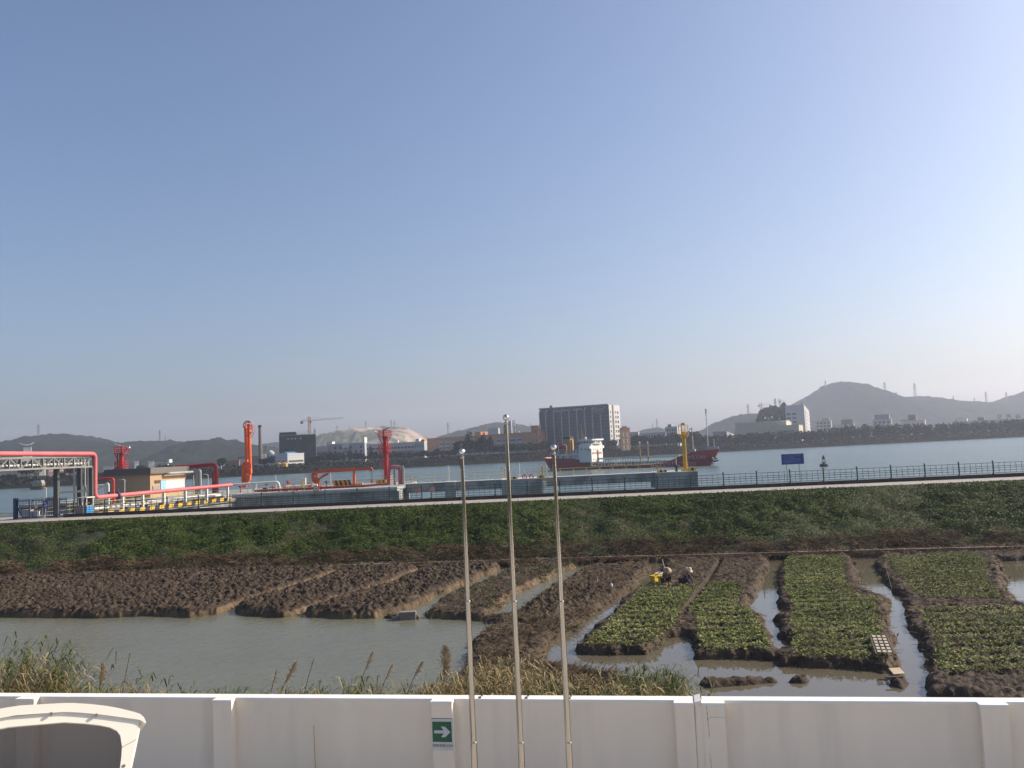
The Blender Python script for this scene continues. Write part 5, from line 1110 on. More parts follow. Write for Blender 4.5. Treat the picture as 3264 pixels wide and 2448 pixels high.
# ---- beige building
b = Bld('flat-roofed beige control building with a dark fascia on the jetty', 'building', 346, 478, 1493, 112, mat('tan_render', (.40, .275, .165), .85, var=.06, scale=.8), R(15), x2=592, zb=DZ, name='control_building', roofm=mat('brown_fascia', (.13, .115, .105), .7))
b.t.location.z = DZ
H_ = b.H; fas = MATS['brown_fascia']
for ch in list(b.t.children):
    if ch.name.startswith('roof'): bpy.data.objects.remove(ch, do_unlink=True)
mb = MB(); mb.box(-b.w - .45, .35, -.35, b.d + .35, H_ + .004, H_ + .08); mb.box(-b.w - .45, .35, -.35, -.25, H_ - .72, H_); mb.box(.25, .35, -.24, b.d + .35, H_ - .72, H_); mb.build('roof', fas, b.t)
mb = MB(); mb.box(.02, .24, -.2, b.d + .2, H_ - .7, H_ - .6); mb.build('soffit', fas, b.t)
sx = lambda px: (lambda k: (k * b.C.y - b.C.x) / (math.sin(b.th) - k * math.cos(b.th)))(ray(px, 1530).x / ray(px, 1530).y)
zz = lambda y, px: W(px, y, 112).z - DZ
o = b.win((sx(493) + sx(510)) / 2, 2.05, sx(510) - sx(493), .36, side=True, m=mat('dark_pane', (.10, .07, .05), .3)); o.location.x = .02
o = b.win((sx(486) + sx(506)) / 2, 1.25, sx(506) - sx(486), .5, side=True, m=mat('dull_plate', (.25, .24, .25), .7), name='notice_plate'); o.location.x = .02
mb = MB(); mb.box(.02, .08, sx(511), sx(527), .9, 2.1); mb.build('blue_board', mat('blue_board_paint', (.25, .48, .75), .5), b.t)
mb = MB(); mb.box(.02, .08, sx(527) + .01, sx(588), .9, 2.15); mb.build('notice_board', mat('board_white', (.48, .50, .52), .5, var=.06, scale=4), b.t)
for i in range(7): mb = MB(); y_ = sx(532 + i * 7.5); mb.box(.081, .09, y_, y_ + .28, 1.2, 1.9); mb.build('board_print', mat('pale_blue_print', (.50, .58, .62), .6), b.t)
mb = MB(); mb.box(.02, .06, sx(588) + .02, sx(591.5), 1.5, 1.95); mb.build('exit_plate', mat('green_plate', (.03, .22, .13), .5), b.t)
MB().path(smooth_path([(.35, sx(522), 3.05), (.75, sx(522) + .2, 3.05), (.75, b.d + .7, 3.05), (.75, b.d + 1.2, 3.05), (.75, b.d + 1.2, 0)], .3), .16, 10).build('conduit', lead, b.t)
MB().tube((.1, sx(522) + .2, 3.05), (.7, sx(522) + .2, 3.05), .12, 8).build('conduit_bracket', lead, b.t)
for i in range(2): MB().path(smooth_path([(.75 + .45 * (i + 1), b.d + .9, 0), (.75 + .45 * (i + 1), b.d + .9, 3.15 + .1 * i), (.2, b.d + 1.1, 3.15 + .1 * i)], .3), .18, 10).build('duct', lead, b.t)
mb = MB(); mb.box(-b.w * .6, -b.w * .56, -.04, -.005, 2.2, 2.4); mb.build('wall_light', wht, b.t)
MB().tube((-b.w - .12, -.1, 0), (-b.w - .12, -.1, H_ - .8), .06, 6).build('downpipe', lead, b.t)
# red pipe loop behind the building
Yq = 121; pts = [W(560, 1489, Yq), W(604, 1487, Yq), W(680, 1481, Yq), W(689, 1484, Yq), W(690, 1549, Yq)]; pts[-1].z = DZ; o = Vector((pts[-1].x, Yq, DZ)); t_ = thing('red_pipe', 'dark red overhead pipe leaving the roof of the beige building and dropping to the deck', 'pipe', o)
MB().path([v - o for v in smooth_path([pts[0], pts[1], Vector((W(688, 1481, Yq).x, Yq, W(688, 1481, Yq).z)), pts[-1]], .5)], .3, 12).build('pipe', mat('deep_red_pipe', (.30, .025, .035), .4, var=.1), t_)
MB().tube((-.55, .4, 0), (-.55, .4, 2.9), .2, 10).build('branch_pipe', mat('deep_red_pipe', (0, 0, 0)), t_)
MB().path([(-3.2, 0, 0), (-3.2, 0, 2.6)], .08, 6).build('support', lead, t_)
# ---- trestle from the levee to the platform
S = Vector((-42.4, 86.0, 3.62)); E = Vector((XatY(734, 108.4, 1585), 108.4, 3.68)); dv = (E - S); Lt = math.hypot(dv.x, dv.y); rz = math.atan2(dv.y, dv.x); rise = dv.z / Lt
t_ = thing('access_trestle', 'sloping concrete access trestle with a black and yellow striped edge', 'trestle', S, rz); Wd = 5.5
E2 = Lt + 1.55       # carries on to the platform
def sl(mb, x0_, x1_, y0_, y1_, za, zb_):
    r_ = lambda x: rise * min(x, Lt)
    xs = [x0_, x1_] if x1_ <= Lt or x0_ >= Lt else [x0_, Lt, x1_]
    for xa, xb in zip(xs[:-1], xs[1:]):
        mb.add([(xa, y0_, za + r_(xa)), (xb, y0_, za + r_(xb)), (xb, y1_, za + r_(xb)), (xa, y1_, za + r_(xa)), (xa, y0_, zb_ + r_(xa)), (xb, y0_, zb_ + r_(xb)), (xb, y1_, zb_ + r_(xb)), (xa, y1_, zb_ + r_(xa))], [(0, 3, 2, 1), (4, 5, 6, 7), (0, 1, 5, 4), (1, 2, 6, 5), (2, 3, 7, 6), (3, 0, 4, 7)])
    return mb
sl(MB(), 0, E2, .05, Wd, -.5, -.06).build('deck', jcon, t_)
sl(MB(), 0, E2, .35, .8, -1.2, -.505).build('edge_beam', jcon, t_)
n = 30
for i in range(n):
    xa, xb = Lt * i / n, Lt * (i + 1) / n - .01; mb = MB(); y0_, y1_, za, zb_ = -.12, .045, -.30, .10; s_ = .12
    r_ = lambda x: rise * x
    mb.add([(xa, y0_, za + r_(xa)), (xb, y0_, za + r_(xb)), (xb + s_, y0_, zb_ + r_(xb)), (xa + s_, y0_, zb_ + r_(xa)), (xa, y1_, za + r_(xa)), (xb, y1_, za + r_(xb)), (xb + s_, y1_, zb_ + r_(xb)), (xa + s_, y1_, zb_ + r_(xa))], [(0, 1, 2, 3), (5, 4, 7, 6), (0, 4, 5, 1), (3, 2, 6, 7), (1, 5, 6, 2), (0, 3, 7, 4)])
    mb.build('stripe', ylw if i % 2 else blk, t_)
for i, x_ in enumerate((4.2, 8.2, 12.2, 16.2, 20.2)):
    mb = MB(); mb.box(x_ - .3, x_ + .5, -.05, Wd + .2, -1.75 + rise * x_, -1.2 + rise * x_); mb.build('crosshead', wht, t_)
    for y_ in (.3, Wd - .4): MB().tube((x_, y_, -6), (x_, y_, -1.76), .32, 10).build('pile', wht, t_)
    mb = MB(); mb.box(x_ - 1.1, x_ + .9, .9, 1.1, -1.0 + rise * x_, -.51 + rise * x_); mb.build('diaphragm', wht, t_)
dirv = Vector((dv.x, dv.y, 0)).normalized(); nrm = Vector((-dirv.y, dirv.x, 0))
TP = lambda x, y, z: S + dirv * x + nrm * y + Vector((0, 0, z + rise * min(x, Lt)))
yrail('yellow railing on the near side of the striped trestle', [TP(-.2, .25, 0), TP(Lt, .25, 0)], zs=(.35, .72, 1.1), sp=1.15, group='yellow trestle railings')
yrail('yellow railing on the far side of the striped trestle', [TP(-.2, Wd - .3, 0), TP(Lt, Wd - .3, 0)], zs=(.35, .72, 1.1), sp=1.6, group='yellow trestle railings')
t_ = thing('white_pipe', 'bundle of bright white pipes lying along the striped trestle', 'pipe', TP(1, 1.5, .1)); o = t_.location.copy()
for k, (a, b2, y_, z_) in enumerate(((.6, 5.2, 1.5, .35), (5.4, 8.4, 1.5, .36), (8.7, 15, 1.5, .38), (15.3, Lt, 1.5, .38), (3.0, 10.5, 2.1, .42), (10.8, Lt, 2.1, .44))):
    MB().tube(TP(a, y_, z_) - o, TP(b2, y_, z_) - o, .15, 10).build('pipe', wht, t_)
for x_ in (1, 4, 7, 10, 13, 16, 19, 22): mb = MB(); v = TP(x_, 1.8, .1) - o; mb.box(v.x - .45, v.x + .45, v.y - .1, v.y + .1, v.z - .2, v.z + .1); mb.build('saddle', brown, t_)
# the big faded red pipe on white posts, with its riser to the gantry
A = Vector((-42.55, 87.5, 5.18)); B = Vector((W(738, 1545.5, 108.2)))
A2 = W(312, 1446, 87.5); A2.x = A.x + .05; A2.y = 87.5
G1 = Vector((-45.2, 72.5, W(0, 1447, 75).z + .05))
t_ = thing('big_red_pipe', 'long faded red pipe on white posts that drops from the gantry and follows the trestle', 'pipe', (A.x, A.y, 3.5)); o = t_.location.copy()
MB().path([v - o for v in smooth_path([G1, A2, A, B], .55, 6)], .215, 16).build('pipe', pink, t_, smooth=False)
rr = 0
for px in (393, 470, 541, 607, 669, 728):
    k = (px - 318) / (738 - 318); Yp_ = 87.5 + (101.5 - 87.5) * k; v = A.lerp(B, k); v = Vector((XatY(px, v.y + k * 0, 1580), v.y, v.z))
    # keep the posts under the pipe
    u = (v.x - A.x) / (B.x - A.x); v = A.lerp(B, u); w_ = (v - S); base = S.z + rise * w_.dot(dirv)
    mb = MB(); mb.box(v.x - o.x - .13, v.x - o.x + .13, v.y - o.y - .13, v.y - o.y + .13, base - .05 - o.z, v.z - .2 - o.z); mb.build('post', wht, t_)
v = A.lerp(B, .14)
mb = MB(); mb.tube(v - o - dirv * .12, v - o + dirv * .12, .36, 14); mb.tube(v - o, v - o + Vector((0, 0, .75)), .12, 8, .05); mb.tube(v - o, v - o - Vector((0, 0, .6)), .14, 8, .08); mb.build('valve', navy, t_)
v = A.lerp(B, .09); mb = MB(); mb.tube(v - o - Vector((.15, 0, 0)), v - o + Vector((0, 0, .42)), .13, 8); mb.build('small_valve', navy, t_)
# gantry truss
Ga = Vector((-42.7, 87.4, 0)); Gb = Vector((-45.35, 72.0, 0)); gd = (Gb - Ga).normalized(); gz1 = A2.z - .25; gz0 = gz1 - 1.02
t_ = thing('pipe_gantry', 'grey steel lattice gantry carrying the red pipe over the levee road', 'gantry', (Ga.x, Ga.y, 3.5)); o = t_.location.copy(); gl = (Gb - Ga).length; gn = Vector((-gd.y, gd.x, 0))
for side in (0, 1.3):
    for z_ in (gz1, gz0):
        MB().bar(Ga + gn * -side + Vector((0, 0, z_)) - o, Gb + gn * -side + Vector((0, 0, z_)) - o, .16, .17).build('chord', gsteel if side == 0 else dsteel, t_)
    n = 11
    for i in range(n + 1):
        c = Ga + gd * (gl * i / n) + gn * -side; MB().bar(c + Vector((0, 0, gz0)) - o, c + Vector((0, 0, gz1)) - o, .13, .13).build('strut', gsteel, t_)
        if i < n:
            c2 = Ga + gd * (gl * (i + 1) / n) + gn * -side; a_, b_ = (c + Vector((0, 0, gz0)), c2 + Vector((0, 0, gz1))) if i % 2 else (c + Vector((0, 0, gz1)), c2 + Vector((0, 0, gz0)))
            MB().bar(a_ - o, b_ - o, .09, .09).build('diagonal', gsteel, t_)
for i in range(0, 12, 1):
    c = Ga + gd * (gl * i / 11); MB().bar(c + Vector((0, 0, gz1 - .01)) - o, c - gn * 1.3 + Vector((0, 0, gz1 - .01)) - o, .1, .1).build('cross_member', dsteel, t_)
for i, (c, s_) in enumerate(((Ga + gd * .25, .36), (Ga + gd * .25 - gn * 1.3, .34), (Ga + gd * 3.2 - gn * 1.3 - Vector((.5, -.4, 0)), .42))):
    MB().bar(c + Vector((0, 0, 3.45)) - o, c + Vector((0, 0, gz0 - .09)) - o, s_, s_).build('column', dsteel, t_)
c = Ga + gd * .25; c2 = Ga + gd * 3.2 - gn * 1.3 - Vector((.5, -.4, 0)); MB().bar(c + Vector((0, 0, 5.9)) - o, c2 + Vector((0, 0, 5.9)) - o, .2, .2).build('tie_beam', dsteel, t_)
t_ = thing('white_pipe', 'bright white pipe lying inside the grey lattice gantry', 'pipe', Ga + Vector((0, 0, gz0 + .35)) - gn * .6); o = t_.location.copy()
for i in range(7):
    a_, b_ = gl * (i / 7) + .15, gl * ((i + 1) / 7) - .1; MB().tube(gd * a_, gd * b_, .10, 8).build('pipe', wht, t_)
for i in range(8): MB().tube(gd * (gl * i / 7 + .02), gd * (gl * i / 7 + .02) + Vector((0, 0, -.28)), .05, 6).build('hanger', dsteel, t_)
# vertical bundle under the gantry
p0_ = Vector((XatY(262, 92, 1530), 92, 3.5)); t_ = thing('pipe_riser_bundle', 'bundle of pale grey vertical pipes rising behind the gantry columns', 'pipe', p0_)
for i in range(8):
    x_ = -.85 + i * .25; MB().tube((x_, (i % 3) * .25, 0), (x_, (i % 3) * .25, gz1 - 3.7 + (i % 2) * .0), .11, 8).build('riser', (lgrey, lead, wht)[i % 3], t_)
mb = MB(); mb.box(-1.0, 1.3, -.3, .9, 0, .55); mb.build('plinth', mat('dark_red_plinth', (.10, .03, .03), .7), t_)
for i in range(2): MB().path(smooth_path([(1.5, .3, 2.45 - i * .35 + .3), (2.3 + i * .35, .3, 2.75 - i * .0 - i * -.25), (2.3 + i * .35, .3, .4)], .25), .11, 8).build('offset_pipe', wht, t_)
MB().path(smooth_path([(1.5, .7, 3.45), (3.0, .7, 3.45), (3.0, .7, .3)], .25), .13, 8).build('red_offset_pipe', red, t_)
# ---- gate, booth, boards on the left
gpx = lambda px, z=3.5: Vector((XatY(px, 84.2, 1620), Yk(XatY(px, 84.2, 1620)) + .2, z))
ga, gb = gpx(36), gpx(205); t_ = thing('sliding_gate', 'navy blue barred sliding gate across the jetty entrance', 'gate', ga, math.atan2(gb.y - ga.y, gb.x - ga.x)); Lg = (gb - ga).length
def gx_(px): return (gpx(px) - ga).length
mb = MB(); mb.box(-.16, .16, -.16, .16, 0, 2.05); mb.build('gate_post', navy, t_)
for a, c in ((38, 84), (85, 128), (129, 176), (177, 205)):
    xa, xb = gx_(a) + .12, gx_(c); mb = MB(); mb.box(xa, xb, -.035, .035, .08, .18); mb.box(xa, xb, -.035, .035, 1.0, 1.08); mb.box(xa, xb, -.035, .035, 1.72, 1.8); mb.box(xa, xa + .07, -.034, .034, .185, 1.9); mb.box(xb - .07, xb, -.034, .034, .185, 1.9)
    mb.build('leaf_frame', navy, t_)
    mb = MB(); n = int((xb - xa) / .16)
    for i in range(1, n): x_ = xa + (xb - xa) * i / n; mb.box(x_ - .016, x_ + .016, -.016, .016, .19, 1.98)
    mb.build('bars', navy, t_)
MB().bar((.3, -.06, 1.0), (gx_(62), -.06, .1), .1).build('brace', navy, t_)
mb = MB(); mb.box(gx_(138), gx_(167), .05, .08, 1.05, 2.0); mb.build('white_board', wht, t_)
mb = MB(); mb.box(gx_(101), gx_(109), -.10, -.07, 1.0, 1.72); mb.build('warning_plate', wht, t_); mb = MB(); mb.add([(gx_(102), -.11, 1.12), (gx_(108.5), -.11, 1.12), (gx_(105.2), -.11, 1.62), (gx_(102), -.102, 1.12), (gx_(108.5), -.102, 1.12), (gx_(105.2), -.102, 1.62)], [(0, 1, 2), (5, 4, 3), (0, 3, 4, 1), (1, 4, 5, 2), (2, 5, 3, 0)]); mb.build('warning_triangle', ylw, t_)
pb = gpx(241) + Vector((0, 1.6, 0)); t_ = thing('guard_booth', 'small guard booth with white-framed windows and blue lower panels beside the gate', 'booth', (pb.x, pb.y, 3.48), R(-12))
mb = MB(); mb.box(-.5, .5, -.5, .5, 0, .95); mb.build('lower_panel', mat('booth_blue', (.03, .20, .45), .5), t_)
mb = MB()
for x_ in (-.5, -.03, .44): mb.box(x_, x_ + .06, -.5, -.44, .955, 1.75); mb.box(x_, x_ + .06, .44, .5, .955, 1.75)
mb.box(.44, .5, -.43, .43, .955, 1.02); mb.box(-.44, -.04, -.5, -.44, .955, 1.02); mb.box(.04, .43, -.5, -.44, .955, 1.02); mb.build('window_frame', wht, t_)
mb = MB(); mb.box(-.6, .6, -.6, .6, 1.755, 1.84); mb.build('roof', wht, t_)
mb = MB(); mb.box(-.43, .43, .36, .40, .96, 1.74); mb.build('pane', mat('brown_glass', (.12, .09, .07), .3), t_)
mb = MB(); mb.box(-.42, .1, -.515, -.505, .3, .55); mb.build('panel_trim', wht, t_)
pb = gpx(222) + Vector((0, .5, 0)); t_ = thing('notice_board', 'dull pink-grey notice panel left of the guard booth', 'sign', (pb.x, pb.y, 3.48)); mb = MB(); mb.box(-.1, .85, 0, .05, .25, .95); mb.build('panel', mat('dull_pink', (.34, .24, .23), .7), t_)
for x_ in (.0, .75): MB().tube((x_, .06, 0), (x_, .06, .5), .03, 6).build('leg', lead, t_)
pb = G(145, 1662, 3.4); t_ = thing('post_sign', 'purple and white sign on a thin post in front of the gate', 'sign', (pb.x, pb.y, 3.3)); MB().tube((0, 0, 0), (0, 0, 2.0), .025, 6).build('post', lead, t_)
mb = MB(); mb.box(-.18, .26, -.04, -.01, 1.25, 2.0); mb.build('plate', mat('purple_paint', (.10, .07, .32), .5), t_); mb = MB()
for x_, z_, a, c in ((-.12, 1.75, .2, .12), (-.12, 1.5, .3, .1), (.02, 1.62, .18, .06), (-.05, 1.33, .22, .06)): mb.box(x_, x_ + a, -.05, -.042, z_, z_ + c)
mb.build('lettering', wht, t_)
mb = MB(); t_ = thing('notice_board', 'small faded pink notice board hung on the green railing left of the first flagpole', 'sign', W(1331, 1570, 82.2)); mb.box(-.24, .24, 0, .03, 0, .38); mb.build('plate', mat('faded_pink', (.45, .25, .24), .7), t_); mb = MB()
for k in range(4): mb.box(-.2, .18, -.012, -.003, .06 + k * .08, .09 + k * .08)
mb.build('lettering', red, t_)
t_ = thing('notice_board', 'pair of small round pink warning discs hung on the green railing', 'sign', W(1377, 1563, 82.1)); 
for x_ in (-.1, .12): MB().torus((x_, 0, .12), .09, .02, 'y', 14, 5).build('disc', MATS['faded_pink'], t_)
mb = MB(); mb.box(-.22, .24, .01, .03, -.08, .3); mb.build('plate', MATS['faded_pink'], t_)
yrail('low orange rail at the left edge of the photo, left of the gate', [gpx(-60), gpx(30)], zs=(.35, .6), m=mat('orange_rail', (.50, .22, .05), .6), name='low_rail', group='low orange rails', r=.035)
yrail('yellow railing behind the blue gate, by the jetty ramp', [Vector((-50, 87, 3.5)), Vector((-42.8, 87, 3.5))], zs=(.35, .72, 1.1), group='yellow trestle railings', sp=1.3)
yrail('second yellow railing behind the blue gate, farther out', [Vector((-50, 96, 3.9)), Vector((-43.5, 98, 3.9))], zs=(.5, 1.0), group='yellow trestle railings', sp=1.6)
for i, px in enumerate((63, 40)):
    pb = gpx(px + 6) + Vector((0, 1.6, 0)); t_ = thing('white_box', ['white storage box behind the left leaf of the gate', 'cream sack leaning by the left gate post'][i], 'box', (pb.x, pb.y, 3.48)); mb = MB(); mb.box(-.4, .4, -.3, .3, 0, (.6, .8)[i]); mb.build('box_body', (wht, cream)[i], t_, bevel=.05); mb = MB(); mb.box(-.42, .42, -.32, .32, (.6, .8)[i] + .003, (.6, .8)[i] + .06); mb.build('lid', (wht, cream)[i], t_)
# ---- blue board behind the railing at right
p = W(2526, 1537, 84.3); t_ = thing('blue_notice_board', 'large blue notice board with rows of white writing on two thin posts behind the railing', 'sign', (p.x, p.y, 3.2)); q = lambda x, y, dy=0: Vector((W(x, y, 84.3).x - p.x, dy, W(x, y, 84.3).z - 3.2))
for a, b_ in ((2508, 2511), (2548, 2551)): v = q(a, 1480, .08); MB().tube((v.x, .08, 0), (v.x, .08, q(a, 1450).z), .035, 8).build('post', lead, t_)
zt, zb_ = q(2526, 1446.5).z, q(2526, 1480).z; xa, xb = q(2491, 1465).x, q(2562, 1465).x
mb = MB(); mb.box(xa, xb, -.02, .04, zb_, zt); mb.build('board', mat('blue_enamel', (.025, .070, .30), .45, var=.06), t_)
mb = MB()
for a, c, e, f in ((xa, xb, zt - .035, zt), (xa, xb, zb_, zb_ + .035), (xa, xa + .03, zb_ + .036, zt - .036), (xb - .03, xb, zb_ + .036, zt - .036)): mb.box(a, c, -.028, -.021, e, f)
mb.build('border', navy, t_)
rr = random.Random(4)
for k in range(7):
    mb = MB(); z_ = zt - .13 - k * .125; x_ = xa + (.30 if k % 3 == 0 else .12)
    xe = xb - rr.choice([.1, .35, .9])
    while x_ < xe:
        s_ = .055
        for (dx, dz, a, c) in rr.sample([(0, 0, .05, .01), (0, .03, .05, .01), (0, .055, .05, .01), (.02, 0, .01, .065), (0, 0, .01, .06), (.04, 0, .01, .06)], 3): mb.box(x_ + dx, x_ + dx + a, -.029, -.021, z_ + dz, z_ + dz + c)
        x_ += .075
    mb.build('text_line', mat('board_lettering', (.42, .47, .62), .6), t_)
# ---- thin lamp posts on the jetty
def lamp(label, px, ytop, ybase, Y, arm=.5, h0=DZ, box=False):
    p = W(px, ybase, Y); t_ = thing('lamp_post', label, 'lamp', (p.x, p.y, h0), group='thin jetty lamp posts'); z_ = W(px, ytop, Y).z - h0
    MB().path(smooth_path([(0, 0, 0), (0, 0, z_), (-arm, 0, z_ + .05)], .25), .045, 8).build('pole', steelw, t_)
    mb = MB(); mb.box(-arm - .35, -arm, -.08, .08, z_ - .02, z_ + .08); mb.build('lamp_head', lgrey, t_)
lamp('thin lamp post in front of the dark wall of the beige building', 398, 1529, 1600, 100, .3)
lamp('thin lamp post with a small flood lamp right of the red pipe loop', 664, 1512, 1560, 122, .5)
lamp('thin lamp post left of the orange knuckle crane', 880, 1517, 1560, 118, .1)
lamp('thin lamp post under the orange crane boom', 1055, 1508, 1560, 112, .1)
lamp('thin lamp post on the small pier block left of the first flagpole', 1432, 1486, 1540, 120, .1)
lamp('thin lamp post on the middle block near the middle flagpole', 1657, 1478, 1530, 120, .1)
lamp('thin grey lamp post left of the yellow beacon', 2157, 1455, 1505, 119, .05)
lamp('thin lamp post behind the white board of the blue gate', 147, 1555, 1600, 96, .2, 3.5)
# ---- buoy
p = G(2627, 1487, ZR); t_ = thing('channel_buoy', 'dark channel buoy with a lattice top floating on the river', 'buoy', p); k = p.y / F
MB().lathe((0, 0, -.5), [(.8, 0), (1.1, .5), (1.15, 1.1), (.9, 1.25)], 16).build('float', blk, t_)
zt = 36 * k
for a in range(4): an = a * 1.571 + .6; MB().tube((.75 * math.cos(an), .75 * math.sin(an), .7), (.28 * math.cos(an), .28 * math.sin(an), zt - .3), .06, 6).build('leg', steelg, t_)
MB().lathe((0, 0, .75), [(.25, 0), (.3, .5), (.1, .6)], 10).build('battery_case', blk, t_)
MB().torus((0, 0, zt * .62), .42, .04, 'z', 12, 5).build('ring', steelg, t_)
mb = MB(); mb.lathe((0, 0, zt * .62), [(.35, 0), (.35, .7), (.1, .9)], 10); mb.build('radar_reflector', blk, t_)
mb = MB(); mb.box(-.75, .75, -.05, .05, zt - .28, zt - .2); mb.build('solar_bracket', steelg, t_)
MB().lathe((0, 0, zt - .2), [(.12, 0), (.12, .3)], 8).build('lamp', steelg, t_)
# ================================================================== THE TANKER
BW = Vector((W(2265, 1481, 299).x, 299, ZR)); SW = Vector((W(1765, 1496, 334).x, 334, ZR))
th = math.atan2(BW.y - SW.y, BW.x - SW.x); LS = math.hypot(BW.x - SW.x, BW.y - SW.y)
t_ = thing('tanker_ship', 'red-hulled coastal tanker with a white bridge sailing on the river', 'ship', SW, th)
c_, s_ = math.cos(th), math.sin(th)
def ls(px, y=0.0):      # local x for a pixel column at beam offset y
    k = ray(px, 1460); k = k.x / k.y
    ox, oy = SW.x - s_ * y, SW.y + c_ * y
    return (k * oy - ox) / (c_ - k * s_)
def lz(px, py, y=0.0):
    x_ = ls(px, y); Y = SW.y + c_ * y + s_ * x_; return W(px, py, Y).z - ZR
hullm = mat('hull_red', (.42, .034, .040), .5, var=.18, scale=.25, col2=(.26, .026, .030), c2scale=.12)
xs_ = [ls(1746), ls(1775), ls(1820), ls(1855), ls(1868), ls(1877), ls(2050), ls(2130), ls(2160), ls(2188), ls(2210), ls(2220), ls(2245), ls(2270), ls(2284), ls(2296)]
hz = [lz(1746, 1458), 4.5, 4.3, 4.1, 2.3, 1.1, 1.05, 1.2, 2.4, lz(2188, 1451, -3.5), lz(2210, 1447, -3), lz(2220, 1439, -3), lz(2245, 1436), lz(2270, 1433), lz(2284, 1432), lz(2296, 1431)]
def beam(x):
    u = (x - xs_[0]) / (xs_[-1] - xs_[0])
    return 5.2 * min(1, (max(0, u) / .10 + .55)) * (1 if u < .74 else max(.02, 1 - ((u - .74) / .26) ** 2.2))
def wl(x):           # waterline: rake of bow and counter
    return x
N = 60; X = np.linspace(xs_[0], xs_[-1], N); Hh = np.interp(X, xs_, hz)
mb = MB(); vs_ = []; fs = []
xw0, xw1 = 0.0, LS
for i, x in enumerate(X):
    u = i / (N - 1); xwl = xw0 + (xw1 - xw0) * u; b_ = beam(x); bw = b_ * (.92 if u < .8 else .92 * (1 - (u - .8) / .2 * .75)); h = Hh[i]
    x1_ = xwl + (x - xwl) * .0; xm = xwl + (x - xwl) * .55
    row = [(x, -b_, h), (xm, -(b_ * .6 + bw * .4), h * .5), (x1_, -bw, 0), (x1_, -bw * .8, -1.5), (x1_, bw * .8, -1.5), (x1_, bw, 0), (xm, (b_ * .6 + bw * .4), h * .5), (x, b_, h)]
    vs_ += row
for i in range(N - 1):
    for j in range(7): fs.append((8 * i + j, 8 * i + j + 1, 8 * i + j + 9, 8 * i + j + 8))
fs += [tuple(range(7, -1, -1)), tuple(range(8 * N - 8, 8 * N))]
mb.add(vs_, fs); mb.build('hull', hullm, t_)
deckm = mat('deck_green', (.05, .075, .06), .8)
mb = MB(); vs_ = []; fs = []
for i, x in enumerate(X): vs_ += [(x, -beam(x) + .06, Hh[i] - .35), (x, beam(x) - .06, Hh[i] - .35)]
for i in range(N - 1): fs.append((2 * i, 2 * i + 2, 2 * i + 3, 2 * i + 1))
mb.add(vs_, fs); mb.build('deck', deckm, t_)
sw = mat('ship_white', (.66, .65, .62), .6, var=.06, scale=.3); sg = mat('ship_grey', (.30, .32, .34), .6)
# forecastle bulwark
mb = MB()
for sd_ in (-1, 1):
    for a, b2 in zip(np.linspace(ls(2262), ls(2292), 6)[:-1], np.linspace(ls(2262), ls(2292), 6)[1:]):
        h0, h1 = np.interp([a, b2], X, Hh); ya, yb = sd_ * (beam(a) - .02), sd_ * (beam(b2) - .02)
        mb.add([(a, ya, h0 + .02), (b2, yb, h1 + .02), (b2, yb, h1 + .95), (a, ya, h0 + .95), (a, ya - sd_ * .15, h0 + .02), (b2, yb - sd_ * .15, h1 + .02), (b2, yb - sd_ * .15, h1 + .95), (a, ya - sd_ * .15, h0 + .95)], [(0, 1, 2, 3), (7, 6, 5, 4), (0, 4, 5, 1), (3, 2, 6, 7), (0, 3, 7, 4), (1, 5, 6, 2)])
mb.build('bulwark', sg, t_)
# superstructure
xf = ls(1896, -2.0); zb_ = 2.6; xback = xf - 5.2
ztop = lz(1880, 1413, 0)
mb = MB(); mb.box(xback, xf, -4.4, 4.4, zb_, ztop - .3); mb.build('deckhouse', sw, t_)
mb = MB(); mb.box(xback - 3.2, xback - .01, -4.0, 4.0, 3.6, ztop - 2.2); mb.box(xback - 6.0, xback - 3.21, -3.6, 3.6, 3.6, ztop - 3.8); mb.build('aft_house', mat('ship_pale', (.45, .47, .50), .6), t_)  # ship white greyed: the shade on this side is in the colour
mb = MB(); mb.prism([(xback + .5, -3.8), (xf + .1, -3.8), (xf + .7, -2.2), (xf + .8, 0), (xf + .7, 2.2), (xf + .1, 3.8), (xback + .5, 3.8)], ztop - .29, ztop + 1.0); wh_ = mb.build('wheelhouse', sw, t_)
mb = MB(); mb.prism([(xback, -4.5), (xf + .6, -4.5), (xf + 1.1, -2.5), (xf + 1.2, 0), (xf + 1.1, 2.5), (xf + .6, 4.5), (xback, 4.5)], ztop + 1.004, ztop + 1.55); mb.build('wheelhouse_roof', sw, t_)
for y_ in np.linspace(-3.3, 3.3, 7):
    mb = MB(); x_ = xf + .72 - abs(y_) ** 2 * .045; mb.box(x_ - .3, x_ + .16, y_ - .32, y_ + .32, ztop + .1, ztop + .75); mb.build('bridge_window', glassd, t_)
for k in range(4): mb = MB(); mb.box(xback + .9 + k * 1.1, xback + 1.5 + k * 1.1, -3.84, -3.7, ztop + .1, ztop + .7); mb.build('bridge_window', glassd, t_)
mb = MB(); mb.box(xf - 2.4, xf + .05, -5.7, -4.41, ztop - 2.0, ztop - 1.0); mb.box(xf - 2.4, xf + .05, 4.41, 5.7, ztop - 2.0, ztop - 1.0); mb.build('bridge_wing', sw, t_)
for z_ in (ztop - 2.6,):
    for y_ in (-2.6, -.9, 0.8, 2.7): mb = MB(); mb.box(xf - .05, xf + .03, y_ - .17, y_ + .17, z_, z_ + .5); mb.build('porthole', glassd, t_)
for y_ in (-3.2, -1.9, 1.6, 3.2): mb = MB(); mb.tube((xf - .05, y_, zb_ + .9), (xf + .04, y_, zb_ + .9), .22, 12); mb.build('porthole', glassd, t_)
